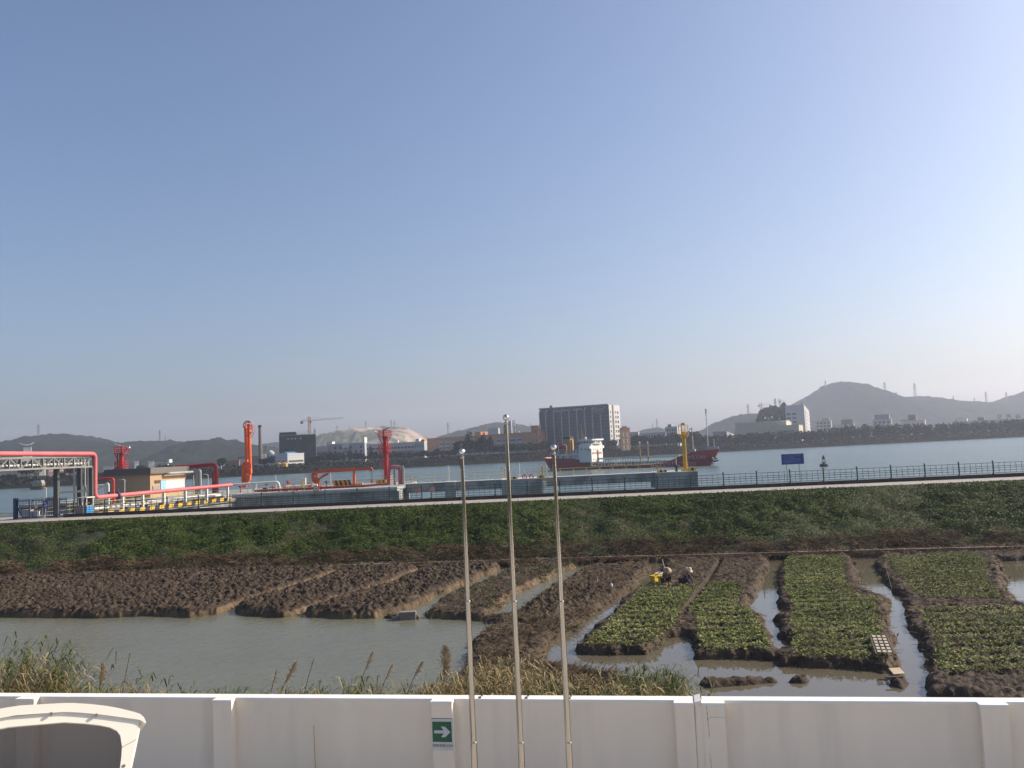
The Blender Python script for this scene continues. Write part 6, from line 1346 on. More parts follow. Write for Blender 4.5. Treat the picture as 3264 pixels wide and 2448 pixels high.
for k, (x_, z_) in enumerate(((xback + .8, ztop - 2.4), (xback + 2.4, ztop - 2.4), (xback + 4, ztop - 2.4), (xback - 1.2, ztop - 3.2), (xback - 2.4, ztop - 3.2), (xback - 4.2, 4.4))): mb = MB(); mb.box(x_, x_ + .45, -4.43 if x_ > xback else (-4.03 if x_ > xback - 3.2 else -3.63), -3.5, z_, z_ + .6); mb.build('side_window', glassd, t_)
mb = MB(); mb.tube((xf + .25, .3, zb_ - .4), (xf + .25, .3, ztop - 2.5), .18, 8); mb.build('vent_post', brown, t_)
def text(body, size, name, m, parent, loc, rot, ext=.01, align='CENTER', sx=1.0):
    cu_ = bpy.data.curves.new(name, 'FONT'); cu_.body = body; cu_.size = size; cu_.extrude = ext; cu_.align_x = align; cu_.align_y = 'CENTER'
    o = bpy.data.objects.new(name, cu_); COL.objects.link(o); bpy.context.view_layer.update()
    me = bpy.data.meshes.new_from_object(o.evaluated_get(bpy.context.evaluated_depsgraph_get())); bpy.data.objects.remove(o, do_unlink=True)
    me.materials.clear(); o = link(name, me, m, parent, loc); o.rotation_euler = rot; o.scale = (sx, 1, 1); return o
text('NO SMOKING', 1.05, 'lettering', mat('lettering_red', (.55, .08, .05), .6), t_, (xf + .05, 0, ztop - 3.75), (R(90), 0, R(90)), .02, sx=1.15)
# funnel
fx = ls(1815, 0); z1_ = lz(1815, 1398); z2_ = lz(1815, 1392.5)
mb = MB(); mb.box(fx - 1.5, fx + 1.3, -1.3, 1.3, 3.7, z1_); mb.build('funnel', mat('funnel_ochre', (.33, .20, .06), .6), t_, bevel=.1)
mb = MB(); mb.box(fx - 1.7, fx + 1.5, -1.45, 1.45, z1_ + .01, z2_); mb.build('funnel_top', blk, t_, bevel=.08)
mb = MB(); mb.box(fx + 1.31, fx + 1.9, -.4, .5, 4.2, z1_ - .4); mb.build('casing', mat('ochre_bright', (.50, .28, .08), .6), t_)  # sunlit side of the funnel, its light put into a brighter ochre
# lifeboat with davits, stern
bx0, bx1 = ls(1772, -3), ls(1800, -3); zb2 = lz(1786, 1428, -3); mb = MB(); L2 = bx1 - bx0
mb.add([(bx0 + L2 * u, y_ * .8, zb2 + z_) for u, sc2 in ((0, .35), (.2, .9), (.8, 1), (1, .4)) for y_, z_ in ((-sc2 - 3, .25), (-3 - .3 * sc2, -.35), (-3 + .8, .25), (-3 + .3, .95 * sc2 + .1), (-3 - .5 * sc2, .95 * sc2 + .1))], [(5 * i + j, 5 * i + (j + 1) % 5, 5 * i + 5 + (j + 1) % 5, 5 * i + 5 + j) for i in range(3) for j in range(5)] + [(4, 3, 2, 1, 0), (15, 16, 17, 18, 19)]); mb.build('lifeboat', mat('lifeboat_red', (.35, .03, .03), .5), t_)
for px in (1775, 1801):
    x_ = ls(px, -3.5); MB().path(smooth_path([(x_ - .6, -3.6, 4.2), (x_ + 1.0, -3.6, zb2 - 1.2), (x_ + .9, -3.6, zb2 + 1.0), (x_ - .2, -3.6, zb2 + 1.2)], .8), .14, 8).build('davit', sw, t_)
# stern rail / awning frame
x_a, x_b = ls(1773, -4.8), ls(1845, -4.8)
MB().bar((x_a, -4.7, 5.7), (x_b, -4.7, 5.7), .2, .25).build('awning_rail', sw, t_)
for k in range(5): x_ = x_a + (x_b - x_a) * k / 4; MB().tube((x_, -4.7, 4.0), (x_, -4.7, 5.6), .13, 6).build('awning_post', sw, t_)
mb = MB(); mb.box(x_a + .5, x_b, -3.4, 3.4, 3.9, 5.5); mb.build('poop_house', mat('ship_pale', (0, 0, 0)), t_)
for k in range(3): mb = MB(); x_ = x_a + 1.6 + k * 2.6; mb.box(x_, x_ + 1.3, -3.45, -3.3, 4.2, 5.2); mb.build('side_window', glassd, t_)
# masts
mx_ = ls(1858, 0); zt = lz(1858, 1351); z0_ = ztop + 1.5; mm = mat('mast_ochre', (.20, .14, .06), .6)
mb = MB(); mb.tube((mx_, 0, z0_), (mx_, 0, zt), .16, 8, .08); mb.build('radar_mast', mm, t_)
for k, (f_, w2) in enumerate(((.12, 1.0), (.32, .7), (.55, .6), (.72, .5), (.9, 1.0))):
    z_ = z0_ + (zt - z0_) * f_; mb = MB(); mb.bar((mx_, -w2, z_), (mx_, w2, z_), .12); mb.bar((mx_ - w2, 0, z_), (mx_ + w2, 0, z_), .12); mb.build('cross_tree', mm, t_)
MB().path([(mx_ - .7, 0, z0_), (mx_, 0, z0_ + 3.2), (mx_ + .7, 0, z0_)], .09, 6).build('mast_stay', mm, t_)
mb = MB(); mb.lathe((mx_ + 1.6, 0, ztop + 1.56), [(.35, 0), (.45, .5), (.2, .9)], 12); mb.build('radome', sw, t_)
mb = MB(); mb.tube((mx_ - 5.2, 0, 5), (mx_ - 5.2, 0, lz(1760, 1392)), .06, 6); mb.build('antenna', sw, t_)
# H frame
for px in (2041, 2066.5):
    x_ = ls(px, 0); MB().tube((x_, 0, .8), (x_, 0, lz(px, 1412)), .26, 10, .22).build('kingpost', mat('kingpost_ochre', (.42, .26, .08), .6), t_); MB().lathe((x_, 0, lz(px, 1412)), [(.34, 0), (.2, .5)], 8).build('kingpost_cap', sw, t_)
xa, xb = ls(2042), ls(2066)
for yy, hh_ in ((1423, .22), (1428.5, .3)): MB().bar((xa, 0, lz(2053, yy)), (xb, 0, lz(2053, yy)), .2, hh_).build('crossbar', sg, t_)
# fore mast
x_ = ls(2211, 0); MB().tube((x_, 0, 3.2), (x_, 0, lz(2211, 1388)), .24, 8).build('foremast', mat('pale_ochre', (.48, .42, .22), .6), t_); MB().tube((x_, 0, lz(2211, 1388)), (x_, 0, lz(2208, 1361)), .12, 8).build('topmast', steelg, t_); mb = MB(); mb.box(x_ - 1.0, x_, -.15, .15, lz(2208, 1369), lz(2208, 1366)); mb.build('mast_lamp', steelg, t_)
mb = MB(); mb.box(x_ - .6, x_ + .8, -.6, .6, 3.3, lz(2211, 1432)); mb.build('winch_house', sg, t_)
x_ = ls(2279, 0); MB().tube((x_, 0, 5), (x_, 0, lz(2279, 1398)), .1, 6).build('jackstaff', sw, t_)
# cargo deck: catwalk, pipes, stanchions
xa, xb = ls(1890, 0), ls(2165, 0)
for z_ in (3.3, 2.2): MB().bar((xa, .3, z_), (xb, .3, z_), .12, .12).build('catwalk_rail', deckm, t_)
mb = MB(); mb.box(xa, xb, -.2, .8, 1.9, 2.0); mb.build('catwalk', deckm, t_)
for k, (y_, z_, r_, m_) in enumerate(((-1.6, 1.9, .2, mat('deck_pipe', (.38, .42, .40), .6)), (-2.4, 1.6, .2, deckm), (1.8, 1.8, .2, sg))): MB().tube((xa + 1, y_, z_), (xb - 1, y_, z_), r_, 8).build('cargo_pipe', m_, t_)
n = 26
for k in range(n):
    x_ = ls(1880, -5) + (ls(2160, -5) - ls(1880, -5)) * (k + .5) / n; mb = MB(); mb.tube((x_, -4.9, .7), (x_, -4.9, 2.1), .10, 5); mb.tube((x_, -4.9, 2.1), (x_ + .5, -4.4, 2.1), .10, 5); mb.build('stanchion', mat('stanchion_pale', (.50, .56, .53), .6), t_)
mb = MB(); mb.bar((ls(1880, -5), -4.9, 2.12), (ls(2160, -5), -4.9, 2.12), .1); mb.build('side_rail', deckm, t_)
n = 34
for k in range(n): x_ = xa + (xb - xa) * (k + .5) / n; MB().tube((x_, .5, 2.0), (x_, .5, 3.3 + .25), .07, 5).build('catwalk_post', sw, t_)
mb = MB(); mb.bar((xa, .5, 3.75), (xb, .5, 3.75), .35, .45); mb.build('hose_tray', mat('stanchion_pale', (0, 0, 0)), t_)
for k, px in enumerate((1905, 1935, 1962, 2000, 2020, 2095, 2120, 2145)): x_ = ls(px, -2.5); mb = MB(); mb.lathe((x_, -2.8, .8), [(.4, 0), (.4, 1.0), (.6, 1.1), (.6, 1.3)], 10); mb.build('tank_hatch', (brown, deckm, sg)[k % 3], t_)
# bow marks
yb = lambda x: -beam(x)
x_ = ls(2262, -3); mb = MB(); mb.tube((x_, yb(x_) * .72, 2.0), (x_ - .2, yb(x_) * .72 - .7, 2.0), 1.0, 16); mb.build('anchor_pocket', mat('anchor_black', (.05, .03, .03), .7), t_)
mb = MB(); mb.bar((x_ + .1, yb(x_) * .75 - .6, 1.6), (x_ + .6, yb(x_) * .6 - .6, .2), .3); mb.bar((x_ - .2, yb(x_) * .6 - .7, .3), (x_ + 1.1, yb(x_) * .6 - .6, .5), .25); mb.build('anchor', mat('anchor_grey', (.25, .15, .13), .7), t_)
mb = MB(); xq = LS; mb.bar((xq + .4, 0, 1.7), (xq + 2.6, 0, 2.4), .4); mb.bar((xq + 1.2, 0, 1.2), (xq + 3.0, 0, 1.7), .5); mb.build('bow_anchor', MATS['anchor_black'], t_)
# faint white name on the bow flare
mb = MB(); xs2 = ls(2193, -4.2)
rr = random.Random(12); x_ = xs2
for k in range(7):
    for (dx, dz, a, c) in ([(0, 0, .9, .16), (0, .45, .9, .16), (0, .9, .9, .16), (.38, 0, .16, 1.05)] if k < 3 else [[(0, 0, .55, .16), (.4, 0, .16, 1.0), (0, .84, .55, .16), (0, .42, .55, .16)], [(0, 0, .55, .16), (0, .84, .55, .16), (0, 0, .16, 1.0), (.4, 0, .16, 1.0), (0, .42, .55, .14)], [(.2, 0, .16, 1.0)], [(.2, 0, .16, 1.0)]][k - 3]):
        if k == 6: continue
        xx = x_ + dx; yy = -(beam(xx) * .88) - .12; mb.box(xx, xx + a, yy - .15, yy + .3, 2.5 + dz, 2.5 + dz + c)
    x_ += 1.15 if k < 3 else .75
mb.build('name_lettering', mat('pale_lettering', (.42, .30, .30), .7), t_)
# ================================================================== PLANTS AND FIELD THINGS
rs = np.random.default_rng(42)
def kites(C, D, Nn, L, Wd):
    """kite at C pointing along D (unit), side vector Nn, half sizes"""
    L = np.asarray(L).reshape(-1, 1); Wd = np.asarray(Wd).reshape(-1, 1)
    V = np.stack([C, C + D * L * .55 + Nn * Wd, C + D * L, C + D * L * .55 - Nn * Wd], 1).reshape(-1, 3)
    return V, np.arange(len(C) * 4).reshape(-1, 4)
def unitv(a): return a / np.linalg.norm(a, axis=1)[:, None]
# ---- grass and creepers on the levee face
n = 640000
X = rs.uniform(-58, 58, n); T_ = rs.uniform(0, 1, n) ** .92; yf = Yfoot(X) - .4; yp = Yp(X) - .12; Y = yf + (yp - yf) * T_
foot = .10 + .16 * fbm(X * .35, Y * 0 + 3, 5, 3); bare = fbm(X * .16, Y * .2, 61, 4)
keep = (rs.uniform(0, 1, n) < (yp - yf) / 13.5) & ((T_ > foot) | (rs.uniform(0, 1, n) < .18)) & ((bare < .57) | (rs.uniform(0, 1, n) < .35))
keep &= ~(((X + 37.4) ** 2 / 2.4 + (Y - 76.2) ** 2 / .9) < 1 + (vnoise(X * 2, Y * 2, 4) - .5))
X, Y, T_ = X[keep], Y[keep], T_[keep]; m_ = len(X)
mound = clods(X, Y, 1.1, 91); Z = lev_z(X, Y) - .03 + mound * .26 * np.clip((1 - T_) * 8, .1, 1) + rs.uniform(0, .10, m_)
NN = unitv(rs.normal(size=(m_, 3)) * .42 + np.array([.05, -.35, .95])); D = rs.normal(size=(m_, 3)); D -= (D * NN).sum(1)[:, None] * NN; D = unitv(D); S_ = np.cross(NN, D)
V, Q = kites(np.stack([X, Y, Z], 1), D, S_, rs.uniform(.08, .20, m_), rs.uniform(.018, .050, m_))
GR = leafmat('levee_green', [(.027, .040, .010), (.045, .069, .015), (.074, .106, .024), (.128, .152, .046)], .22)
tag(npmesh('levee_grass', V, Q, GR), 'thick green grass and creepers covering the levee face', 'grass', kind='stuff')
# ---- dry brush along the foot
def sticks(C, D, L, r):
    """three-sided slim sticks"""
    n = len(C); A = rs.normal(size=(n, 3)); A -= (A * D).sum(1)[:, None] * D; A = unitv(A); B = np.cross(D, A)
    L = np.asarray(L).reshape(-1, 1); r = np.asarray(r).reshape(-1, 1); rows = []
    for e in (0, 1):
        for k in range(3):
            a = 2.094 * k; rows.append(C + D * L * e + (A * math.cos(a) + B * math.sin(a)) * r * (1 - .4 * e))
    V = np.stack(rows, 1).reshape(-1, 3); b = (np.arange(n) * 6)[:, None]
    Q = np.concatenate([b + np.array([[0, 1, 4, 3]]), b + np.array([[1, 2, 5, 4]]), b + np.array([[2, 0, 3, 5]])])
    return V, Q
DRY = leafmat('dry_straw', [(.060, .038, .024), (.11, .075, .045), (.21, .155, .095), (.36, .29, .19)], .5, .85)
DRYD = leafmat('dark_brush', [(.040, .026, .018), (.080, .053, .036), (.15, .105, .068), (.29, .22, .15)], .5, .85)
n = 52000; X = rs.uniform(-58, 58, n); u = rs.uniform(-.15, .30, n); yf = Yfoot(X) - .4; Y = yf + (Yp(X) - yf) * u
foot = .10 + .16 * fbm(X * .35, Y * 0 + 3, 5, 3); k = (u < foot + .03) & (fbm(X * .5, Y * .5, 8, 3) > .36); X, Y, u = X[k], Y[k], u[k]; m_ = len(X)
Z = np.where(u > 0, lev_z(X, Y), -.40) + clods(X, Y, 1.6, 17) * .55 * (u > 0) + rs.uniform(0, .1, m_)
D = rs.normal(size=(m_, 3)); D[:, 2] *= .35; D = unitv(D)
V, Q = sticks(np.stack([X, Y, Z], 1), D, rs.uniform(.15, .7, m_), rs.uniform(.008, .022, m_))
tag(npmesh('dry_brush', V, Q, DRYD), 'dead brown brush and stalks heaped along the foot of the levee', 'brush', kind='stuff')
# ---- straw lying on the dug beds
def in_poly(X, Y, poly, lo=.15): return sdist(X, Y, poly) > lo
cx = []; cy = []
for k, dens in ((0, 8), (1, 9), (2, 10), (3, 28), (4, 38), (5, 26), (6, 24), (7, 22)):
    P = np.array(BEDS[k][1]); P[:, 0] = np.clip(P[:, 0], -46, 46); P[:, 1] = np.clip(P[:, 1], 30, 72); a = (P[:, 0].max() - P[:, 0].min()) * (P[:, 1].max() - P[:, 1].min()); m_ = int(a * dens)
    X = rs.uniform(P[:, 0].min(), P[:, 0].max(), m_); Y = rs.uniform(P[:, 1].min(), P[:, 1].max(), m_); q_ = in_poly(X, Y, BEDS[k][1], .0) & (Y > 30)
    if k >= 5: q_ &= ~np.any([in_poly(X, Y, c, .1) for c in CROPS], axis=0)
    cx.append(X[q_]); cy.append(Y[q_])
X = np.concatenate(cx); Y = np.concatenate(cy); m_ = len(X); Z = height(X, Y) + .02
D = rs.normal(size=(m_, 3)); D[:, 2] *= .25; D = unitv(D)
V, Q = sticks(np.stack([X, Y, Z], 1), D, rs.uniform(.10, .5, m_) , rs.uniform(.006, .016, m_))
tag(npmesh('straw_litter', V, Q, DRY), 'pale straw and stalk litter scattered over the dug beds and the dike', 'straw', kind='stuff')
# ---- matted dry grass combed to the right over the near end of the dike
m_ = 26000; P = np.array(BEDS[4][1]); X = rs.uniform(-6, 7.5, m_); Y = rs.uniform(28, 46, m_); k = (sdist(X, Y, BEDS[4][1]) > .15) & (fbm(X * .6, Y * .6, 83, 3) > .40 + .012 * (Y - 30)); X, Y = X[k], Y[k]; m_ = len(X)
D = rs.normal(size=(m_, 3)) * .45 + np.array([.8, .1, .35]); D = unitv(D)
V, Q = sticks(np.stack([X, Y, height(X, Y)], 1), D, rs.uniform(.15, .55, m_), rs.uniform(.005, .013, m_))
tag(npmesh('matted_grass', V, Q, DRY), 'matted dry grass over the near end of the dike between pond and channels', 'grass', kind='stuff')
# ---- weeds on the rough bed and channel edges
n = 26000; P = np.array(BEDS[3][1]); 
X = rs.uniform(-6, 18, n); Y = rs.uniform(44, 70, n); s_ = np.maximum(sdist(X, Y, BEDS[3][1]), -9); g = fbm(X * .45, Y * .45, 71, 3)
k = (s_ > .1) & (g > .50) & (rs.uniform(0, 1, n) < .7)
# and a thin green fringe on channel banks
n2 = 26000; X2 = rs.uniform(-6, 30, n2); Y2 = rs.uniform(33, 68, n2); h2 = height(X2, Y2); k2 = (h2 > -.73) & (h2 < -.55) & (fbm(X2 * .5, Y2 * .5, 72, 3) > .54)
X = np.concatenate([X[k], X2[k2]]); Y = np.concatenate([Y[k], Y2[k2]]); m_ = len(X); Z = height(X, Y) - .02
D = rs.normal(size=(m_, 3)); D[:, 2] = np.abs(D[:, 2]) + .8; D = unitv(D); S_ = rs.normal(size=(m_, 3)); S_ -= (S_ * D).sum(1)[:, None] * D; S_ = unitv(S_)
V, Q = kites(np.stack([X, Y, Z], 1), D, S_, rs.uniform(.10, .32, m_), rs.uniform(.012, .035, m_))
tag(npmesh('weeds', V, Q, leafmat('weed_green', [(.028, .048, .012), (.06, .092, .022), (.10, .125, .04)], .4)), 'low green weeds on the rough bed and along the channel banks', 'weeds', kind='stuff')
# ---- crops
CR = leafmat('crop_leaf', [(.110, .140, .042), (.190, .230, .075), (.29, .32, .12), (.46, .46, .22)], .28)
CR2 = leafmat('crop_leaf_dark', [(.105, .130, .045), (.175, .205, .072), (.27, .29, .115), (.42, .41, .20)], .3)
CL = ['leafy crop on the bed right of the third flagpole, below the crouching people', 'leafy crop on the second planted bed, joined to the first by bare soil', 'leafy crop on the long bed between the two blue water channels', 'leafy crop rows on the upper right bed below the levee', 'leafy crop rows on the lower right bed beside the wall']
for ci, poly in enumerate(CROPS):
    P = np.array(poly); sx_, sy_ = (.150, .165) if ci < 3 else (.16, .175)
    xs = np.arange(P[:, 0].min(), min(P[:, 0].max(), 46), sx_); ys = np.arange(max(30.5, P[:, 1].min()), P[:, 1].max(), sy_)
    XG, YG = np.meshgrid(xs, ys); X = (XG + rs.normal(0, .035, XG.shape) + (np.arange(len(ys)) % 2)[:, None] * sx_ / 2).ravel(); Y = (YG + rs.normal(0, .04, XG.shape)).ravel()
    k = (sdist(X, Y, poly) > -.34 + .2 * vnoise(X * 1.5, Y * 1.5, 5)) & (rs.uniform(0, 1, len(X)) < .97)
    if ci < 2: k &= sdist(X, Y, fr) < -.12
    k &= ((Y + X * .04 + .1 * np.sin(X * 1.3)) % 1.15) > .16
    X, Y = X[k], Y[k]; m_ = len(X); nl = 10
    vig = .75 + .5 * fbm(X * .4, Y * .4, 15, 3)
    Z = height(X, Y)
    X = np.repeat(X, nl); Y = np.repeat(Y, nl); Z = np.repeat(Z, nl); vig = np.repeat(vig, nl); M_ = len(X)
    an = rs.uniform(0, 2 * np.pi, M_); el = rs.uniform(.25, 1.15, M_)
    D = np.stack([np.cos(an) * np.cos(el), np.sin(an) * np.cos(el), np.sin(el)], 1)
    S_ = np.stack([-np.sin(an), np.cos(an), rs.normal(0, .25, M_)], 1); S_ = unitv(S_)
    L = rs.uniform(.06, .125, M_) * vig; C = np.stack([X, Y, Z + rs.uniform(.0, .09, M_)], 1)
    # each leaf: rising half and drooping tip
    Wd = (L * rs.uniform(.20, .32, M_)).reshape(-1, 1); Lc = L.reshape(-1, 1)
    mid = C + D * Lc * .6; D2 = D.copy(); D2[:, 2] -= .75; D2 = unitv(D2); tip = mid + D2 * Lc * .6
    V = np.stack([C, mid + S_ * Wd, tip, mid - S_ * Wd], 1).reshape(-1, 3); Q = np.arange(M_ * 4).reshape(-1, 4)
    tag(npmesh('crop_rows', V, Q, CR if ci < 3 else CR2), CL[ci], 'crop', kind='stuff')
# ---- reeds and tall grass on the bank beyond the wall
def bankz(Y): return .35 - 1.75 * np.clip((Y - 21) / 6.3, 0, 1) ** .9
def stalks(specs, green):
    Vs = []; Qs = []; off = 0
    for (pa, pb, ytop, n, Ya, Yb, lean, leafy, wl_) in specs:
        n = int(n * (2.2 if leafy > 5 else 1.9))
        px = rs.uniform(pa, pb, n); Y = rs.uniform(Ya, Yb, n); yt = ytop + rs.uniform(0, 1, n) ** .8 * (75 if not leafy > 5 else 55) + (fbm(px / 60.0, px * 0, 3, 2) - .5) * 50
        X = (px - 1632) / F * Y; zt = np.array([W(a, b_, c).z for a, b_, c in zip(px, yt, Y)]); zb = bankz(Y); h = np.maximum(.5, zt - zb)
        la = rs.normal(lean, .12, n); lb = rs.normal(0, .12, n); K = 6; u = np.linspace(0, 1, K)
        cx_ = X[:, None] + (la * h)[:, None] * (u ** 2)[None]; cy_ = Y[:, None] + (lb * h)[:, None] * (u ** 2)[None]; cz = zb[:, None] + h[:, None] * (u * (1 - .06 * u))[None]
        wd = wl_ * (1 - .75 * u)[None] * rs.uniform(.6, 1.3, n)[:, None]; a = rs.uniform(0, np.pi, n); sx_ = np.cos(a)[:, None]; sy_ = np.sin(a)[:, None] * .5
        A = np.stack([cx_ - sx_ * wd, cy_ - sy_ * wd, cz], -1); B = np.stack([cx_ + sx_ * wd, cy_ + sy_ * wd, cz], -1)
        V = np.stack([A, B], 2).reshape(-1, 3); base = (np.arange(n) * K * 2)[:, None, None] + (np.arange(K - 1) * 2)[None, :, None]
        Vs.append(V); Qs.append((base + np.array([0, 1, 3, 2])[None, None]).reshape(-1, 4) + off); off += len(V)
        if leafy:
            m_ = n * leafy; i = np.repeat(np.arange(n), leafy); f = rs.uniform(.12, .97, m_); 
            C = np.stack([X[i] + la[i] * h[i] * f ** 2, Y[i] + lb[i] * h[i] * f ** 2, zb[i] + h[i] * f * (1 - .06 * f)], 1)
            an = rs.uniform(0, 2 * np.pi, m_); L = rs.uniform(.28, .75, m_); wx = np.cos(an) + .55; D = unitv(np.stack([wx, np.sin(an), rs.uniform(.5, 1.5, m_)], 1))
            S_ = unitv(np.stack([-D[:, 1], D[:, 0], np.zeros(m_)], 1)); w2 = rs.uniform(.010, .021, m_)[:, None]; Lc = L[:, None]
            p1 = C + D * Lc * .5; D2 = D.copy(); D2[:, 2] -= .9; D2 = unitv(D2); p2 = p1 + D2 * Lc * .3; D3 = D2.copy(); D3[:, 2] -= .7; D3 = unitv(D3); p3 = p2 + D3 * Lc * .3
            V = np.stack([C - S_ * w2 * .6, C + S_ * w2 * .6, p1 + S_ * w2, p1 - S_ * w2, p2 + S_ * w2 * .8, p2 - S_ * w2 * .8, p3, p3 - S_ * w2 * .05], 1).reshape(-1, 3); b_ = (np.arange(m_) * 8)[:, None]
            Qs.append(np.concatenate([b_ + np.array([[0, 1, 2, 3]]), b_ + np.array([[3, 2, 4, 5]]), b_ + np.array([[5, 4, 6, 7]])]) + off); Vs.append(V); off += len(V)
    return np.concatenate(Vs), np.concatenate(Qs)
V, Q = stalks([(-60, 40, 1985, 15, 23, 26, .08, 12, .012), (50, 200, 2050, 12, 23, 25.5, .14, 10, .012), (30, 75, 2075, 12, 23, 26, .10, 12, .012), (60, 110, 2010, 3, 23, 25, .12, 14, .012), (100, 175, 2085, 16, 22.5, 25.5, .15, 12, .012), (95, 125, 2020, 2, 23, 24, .12, 12, .012), (-60, 330, 2150, 60, 22, 26, .14, 8, .012), (200, 235, 2095, 3, 23, 25, .15, 9, .012),
   (300, 700, 2185, 60, 22, 25, .12, 7, .012), (385, 430, 2095, 3, 23, 25, .18, 8, .012), (460, 520, 2160, 12, 23, 25, .25, 8, .012), (640, 760, 2170, 26, 22, 25, .12, 8, .012), (790, 960, 2175, 30, 22, 25, .15, 8, .012), (1055, 1140, 2140, 22, 22, 25, .08, 8, .014), (1140, 1500, 2180, 60, 22, 26, .25, 7, .012),
   (1500, 1900, 2170, 80, 22, 28, .28, 8, .012), (1880, 2060, 2110, 75, 24, 27, .34, 9, .013), (1985, 2040, 2085, 12, 25, 27, .35, 9, .012), (2060, 2160, 2170, 16, 24, 27, .25, 7, .012), (2150, 2175, 2200, 4, 24, 26, .1, 6, .012)], True)
tag(npmesh('reeds', V, Q, leafmat('reed_green', [(.030, .050, .014), (.060, .088, .026), (.120, .130, .050), (.20, .17, .085)], 1.2)), 'green reeds growing on the bank just beyond the white wall', 'reeds', kind='stuff')
V, Q = stalks([(-60, 90, 2040, 50, 23, 26, .12, 5, .013), (-60, 160, 2110, 150, 22, 25, .12, 5, .013), (120, 330, 2165, 130, 22, 25, .15, 5, .012), (330, 520, 2165, 130, 22, 25, .15, 5, .012), (520, 1000, 2198, 130, 22, 25, .12, 4, .012), (895, 960, 2150, 30, 22, 24, .15, 4, .013), (1000, 1300, 2175, 190, 22, 26, .2, 5, .012),
   (1260, 1560, 2105, 300, 22, 28, .34, 5, .013), (1390, 1560, 2055, 90, 26, 29, .42, 5, .012), (1500, 2060, 2145, 440, 22, 29, .36, 5, .013), (1600, 1950, 2125, 90, 26, 30, .45, 5, .012)], False)
tag(npmesh('dry_grass', V, Q, leafmat('dry_reed', [(.065, .055, .025), (.14, .112, .052), (.26, .21, .11), (.46, .39, .24)], 1.2, .8)), 'dry yellow-brown grass leaning right along the bank beyond the wall', 'grass', kind='stuff')
def plume(px, yt, Y, label, size=1.0, lean=.25, n=90):
    p = W(px, yt, Y); zb = float(bankz(np.array(Y))); h = p.z - zb; x0_ = p.x - lean * h * .6
    t_ = thing('plume_grass', label, 'grass', (x0_, Y, zb)); pts = [Vector((lean * h * .6 * u ** 2, 0, h * u)) for u in np.linspace(0, 1, 7)]
    MB().path(pts, .010, 5).build('stem', DRY, t_)
    rs2 = np.random.default_rng(int(px)); u = rs2.uniform(0, 1, n); L = .55 * size; d = (pts[-1] - pts[-2]).normalized(); d = np.array(d)
    C = np.array(pts[-1]) - d * (1 - u)[:, None] * L; D = rs2.normal(size=(n, 3)) * .5 + d * .8 + np.array([.45, 0, 0]); D = unitv(D); S_ = rs2.normal(size=(n, 3)); S_ -= (S_ * D).sum(1)[:, None] * D; S_ = unitv(S_)
    wv = np.sin(np.pi * np.clip(u * .9 + .1, 0, 1))
    V, Q = kites(C, D, S_, (.08 + .12 * wv) * size, .0045 * size); npmesh('plume_head', V, Q, leafmat('plume', [(.28, .22, .15), (.40, .33, .24), (.52, .44, .33)], 2, .9), t_)
for a in ((1414, 2062, 24, 'biggest fuzzy tan plume of grass, left of the first flagpole above the wall', 1.5, .02, 620), (1186, 2080, 24, 'slim leaning grass plume over the pond between the yellow stick and the first flagpole', .9, .4, 200), (940, 2112, 23.5, 'feathery brown plume leaning right over the pond above the yellow stick', 1.1, .5, 340), (325, 2118, 23.5, 'brown upright plume left, above the white vehicle\'s roof', 1.1, .1, 300),
          (880, 2140, 24, 'thin plume just left of the feathery brown one', .7, .25, 120), (1250, 2118, 24, 'pale curved plume right of the slim leaning one', .8, .45, 160), (1345, 2108, 24.5, 'pinkish plume just left of the biggest fuzzy one', .9, .5, 200), (1000, 2100, 24.5, 'single thin grass head on a tall stem above the yellow stick', .5, .3, 50), (415, 2080, 24, 'thin dark grass head on a tall stem left of centre of the pond edge', .5, .2, 50)): plume(*a)
# ---- brush piles, slabs, rubbish at the levee foot
def pile(px, py, w_, h, n, label, m=DRYD):
    p = G(px, py, -.2); t_ = thing('brush_pile', label, 'brush pile', (p.x, p.y, -.45)); a = rs.uniform(0, 2 * np.pi, n); r_ = np.sqrt(rs.uniform(0, 1, n)); X = np.cos(a) * r_ * w_ / 2; Y = np.sin(a) * r_ * w_ / 3.2; Z = (1 - r_ ** 2) * h * rs.uniform(.2, 1, n)
    D = rs.normal(size=(n, 3)); D[:, 2] *= .5; D = unitv(D); V, Q = sticks(np.stack([X, Y, Z], 1), D, rs.uniform(.3, 1.0, n), rs.uniform(.010, .026, n)); o = npmesh('stalks', V, Q, m, t_)
    mb = MB(); mb.lathe((0, 0, 0), [(w_ * .38, 0), (w_ * .3, h * .3), (w_ * .12, h * .55)], 12); c = mb.build('core', MATS['levee_soil'], t_); c.scale = (1, .6, 1)
pile(2052, 1752, 3.2, 1.25, 900, 'tallest brown brush pile at the levee foot, left of the yellow crates')
pile(1120, 1785, 2.6, .8, 420, 'brush pile at the levee foot with a pale pole standing in it')
pile(1040, 1788, 2.0, .75, 300, 'smaller brush pile just left of the one with the pale pole')
pile(830, 1795, 2.6, .7, 380, 'low brush pile round a pale stone at the levee foot')
pile(2440, 1752, 3.4, .6, 500, 'long low dark brush heap above the second planted bed')
pile(2900, 1735, 4.2, .7, 600, 'wide dark brush heap above the right-hand beds')
def slab(name, label, cat, px, py, z, sx_, sy_, sz, rz, tilt, m):
    p = G(px, py, z); t_ = thing(name, label, cat, (p.x, p.y, z), rz); t_.rotation_euler = (tilt, 0, rz); mb = MB(); mb.box(-sx_ / 2, sx_ / 2, -sy_ / 2, sy_ / 2, 0, sz); mb.build('board', m, t_, bevel=min(.02, sz * .3)); return t_
pk = mat('pinkish_board', (.36, .27, .23), .9, var=.25, scale=2)
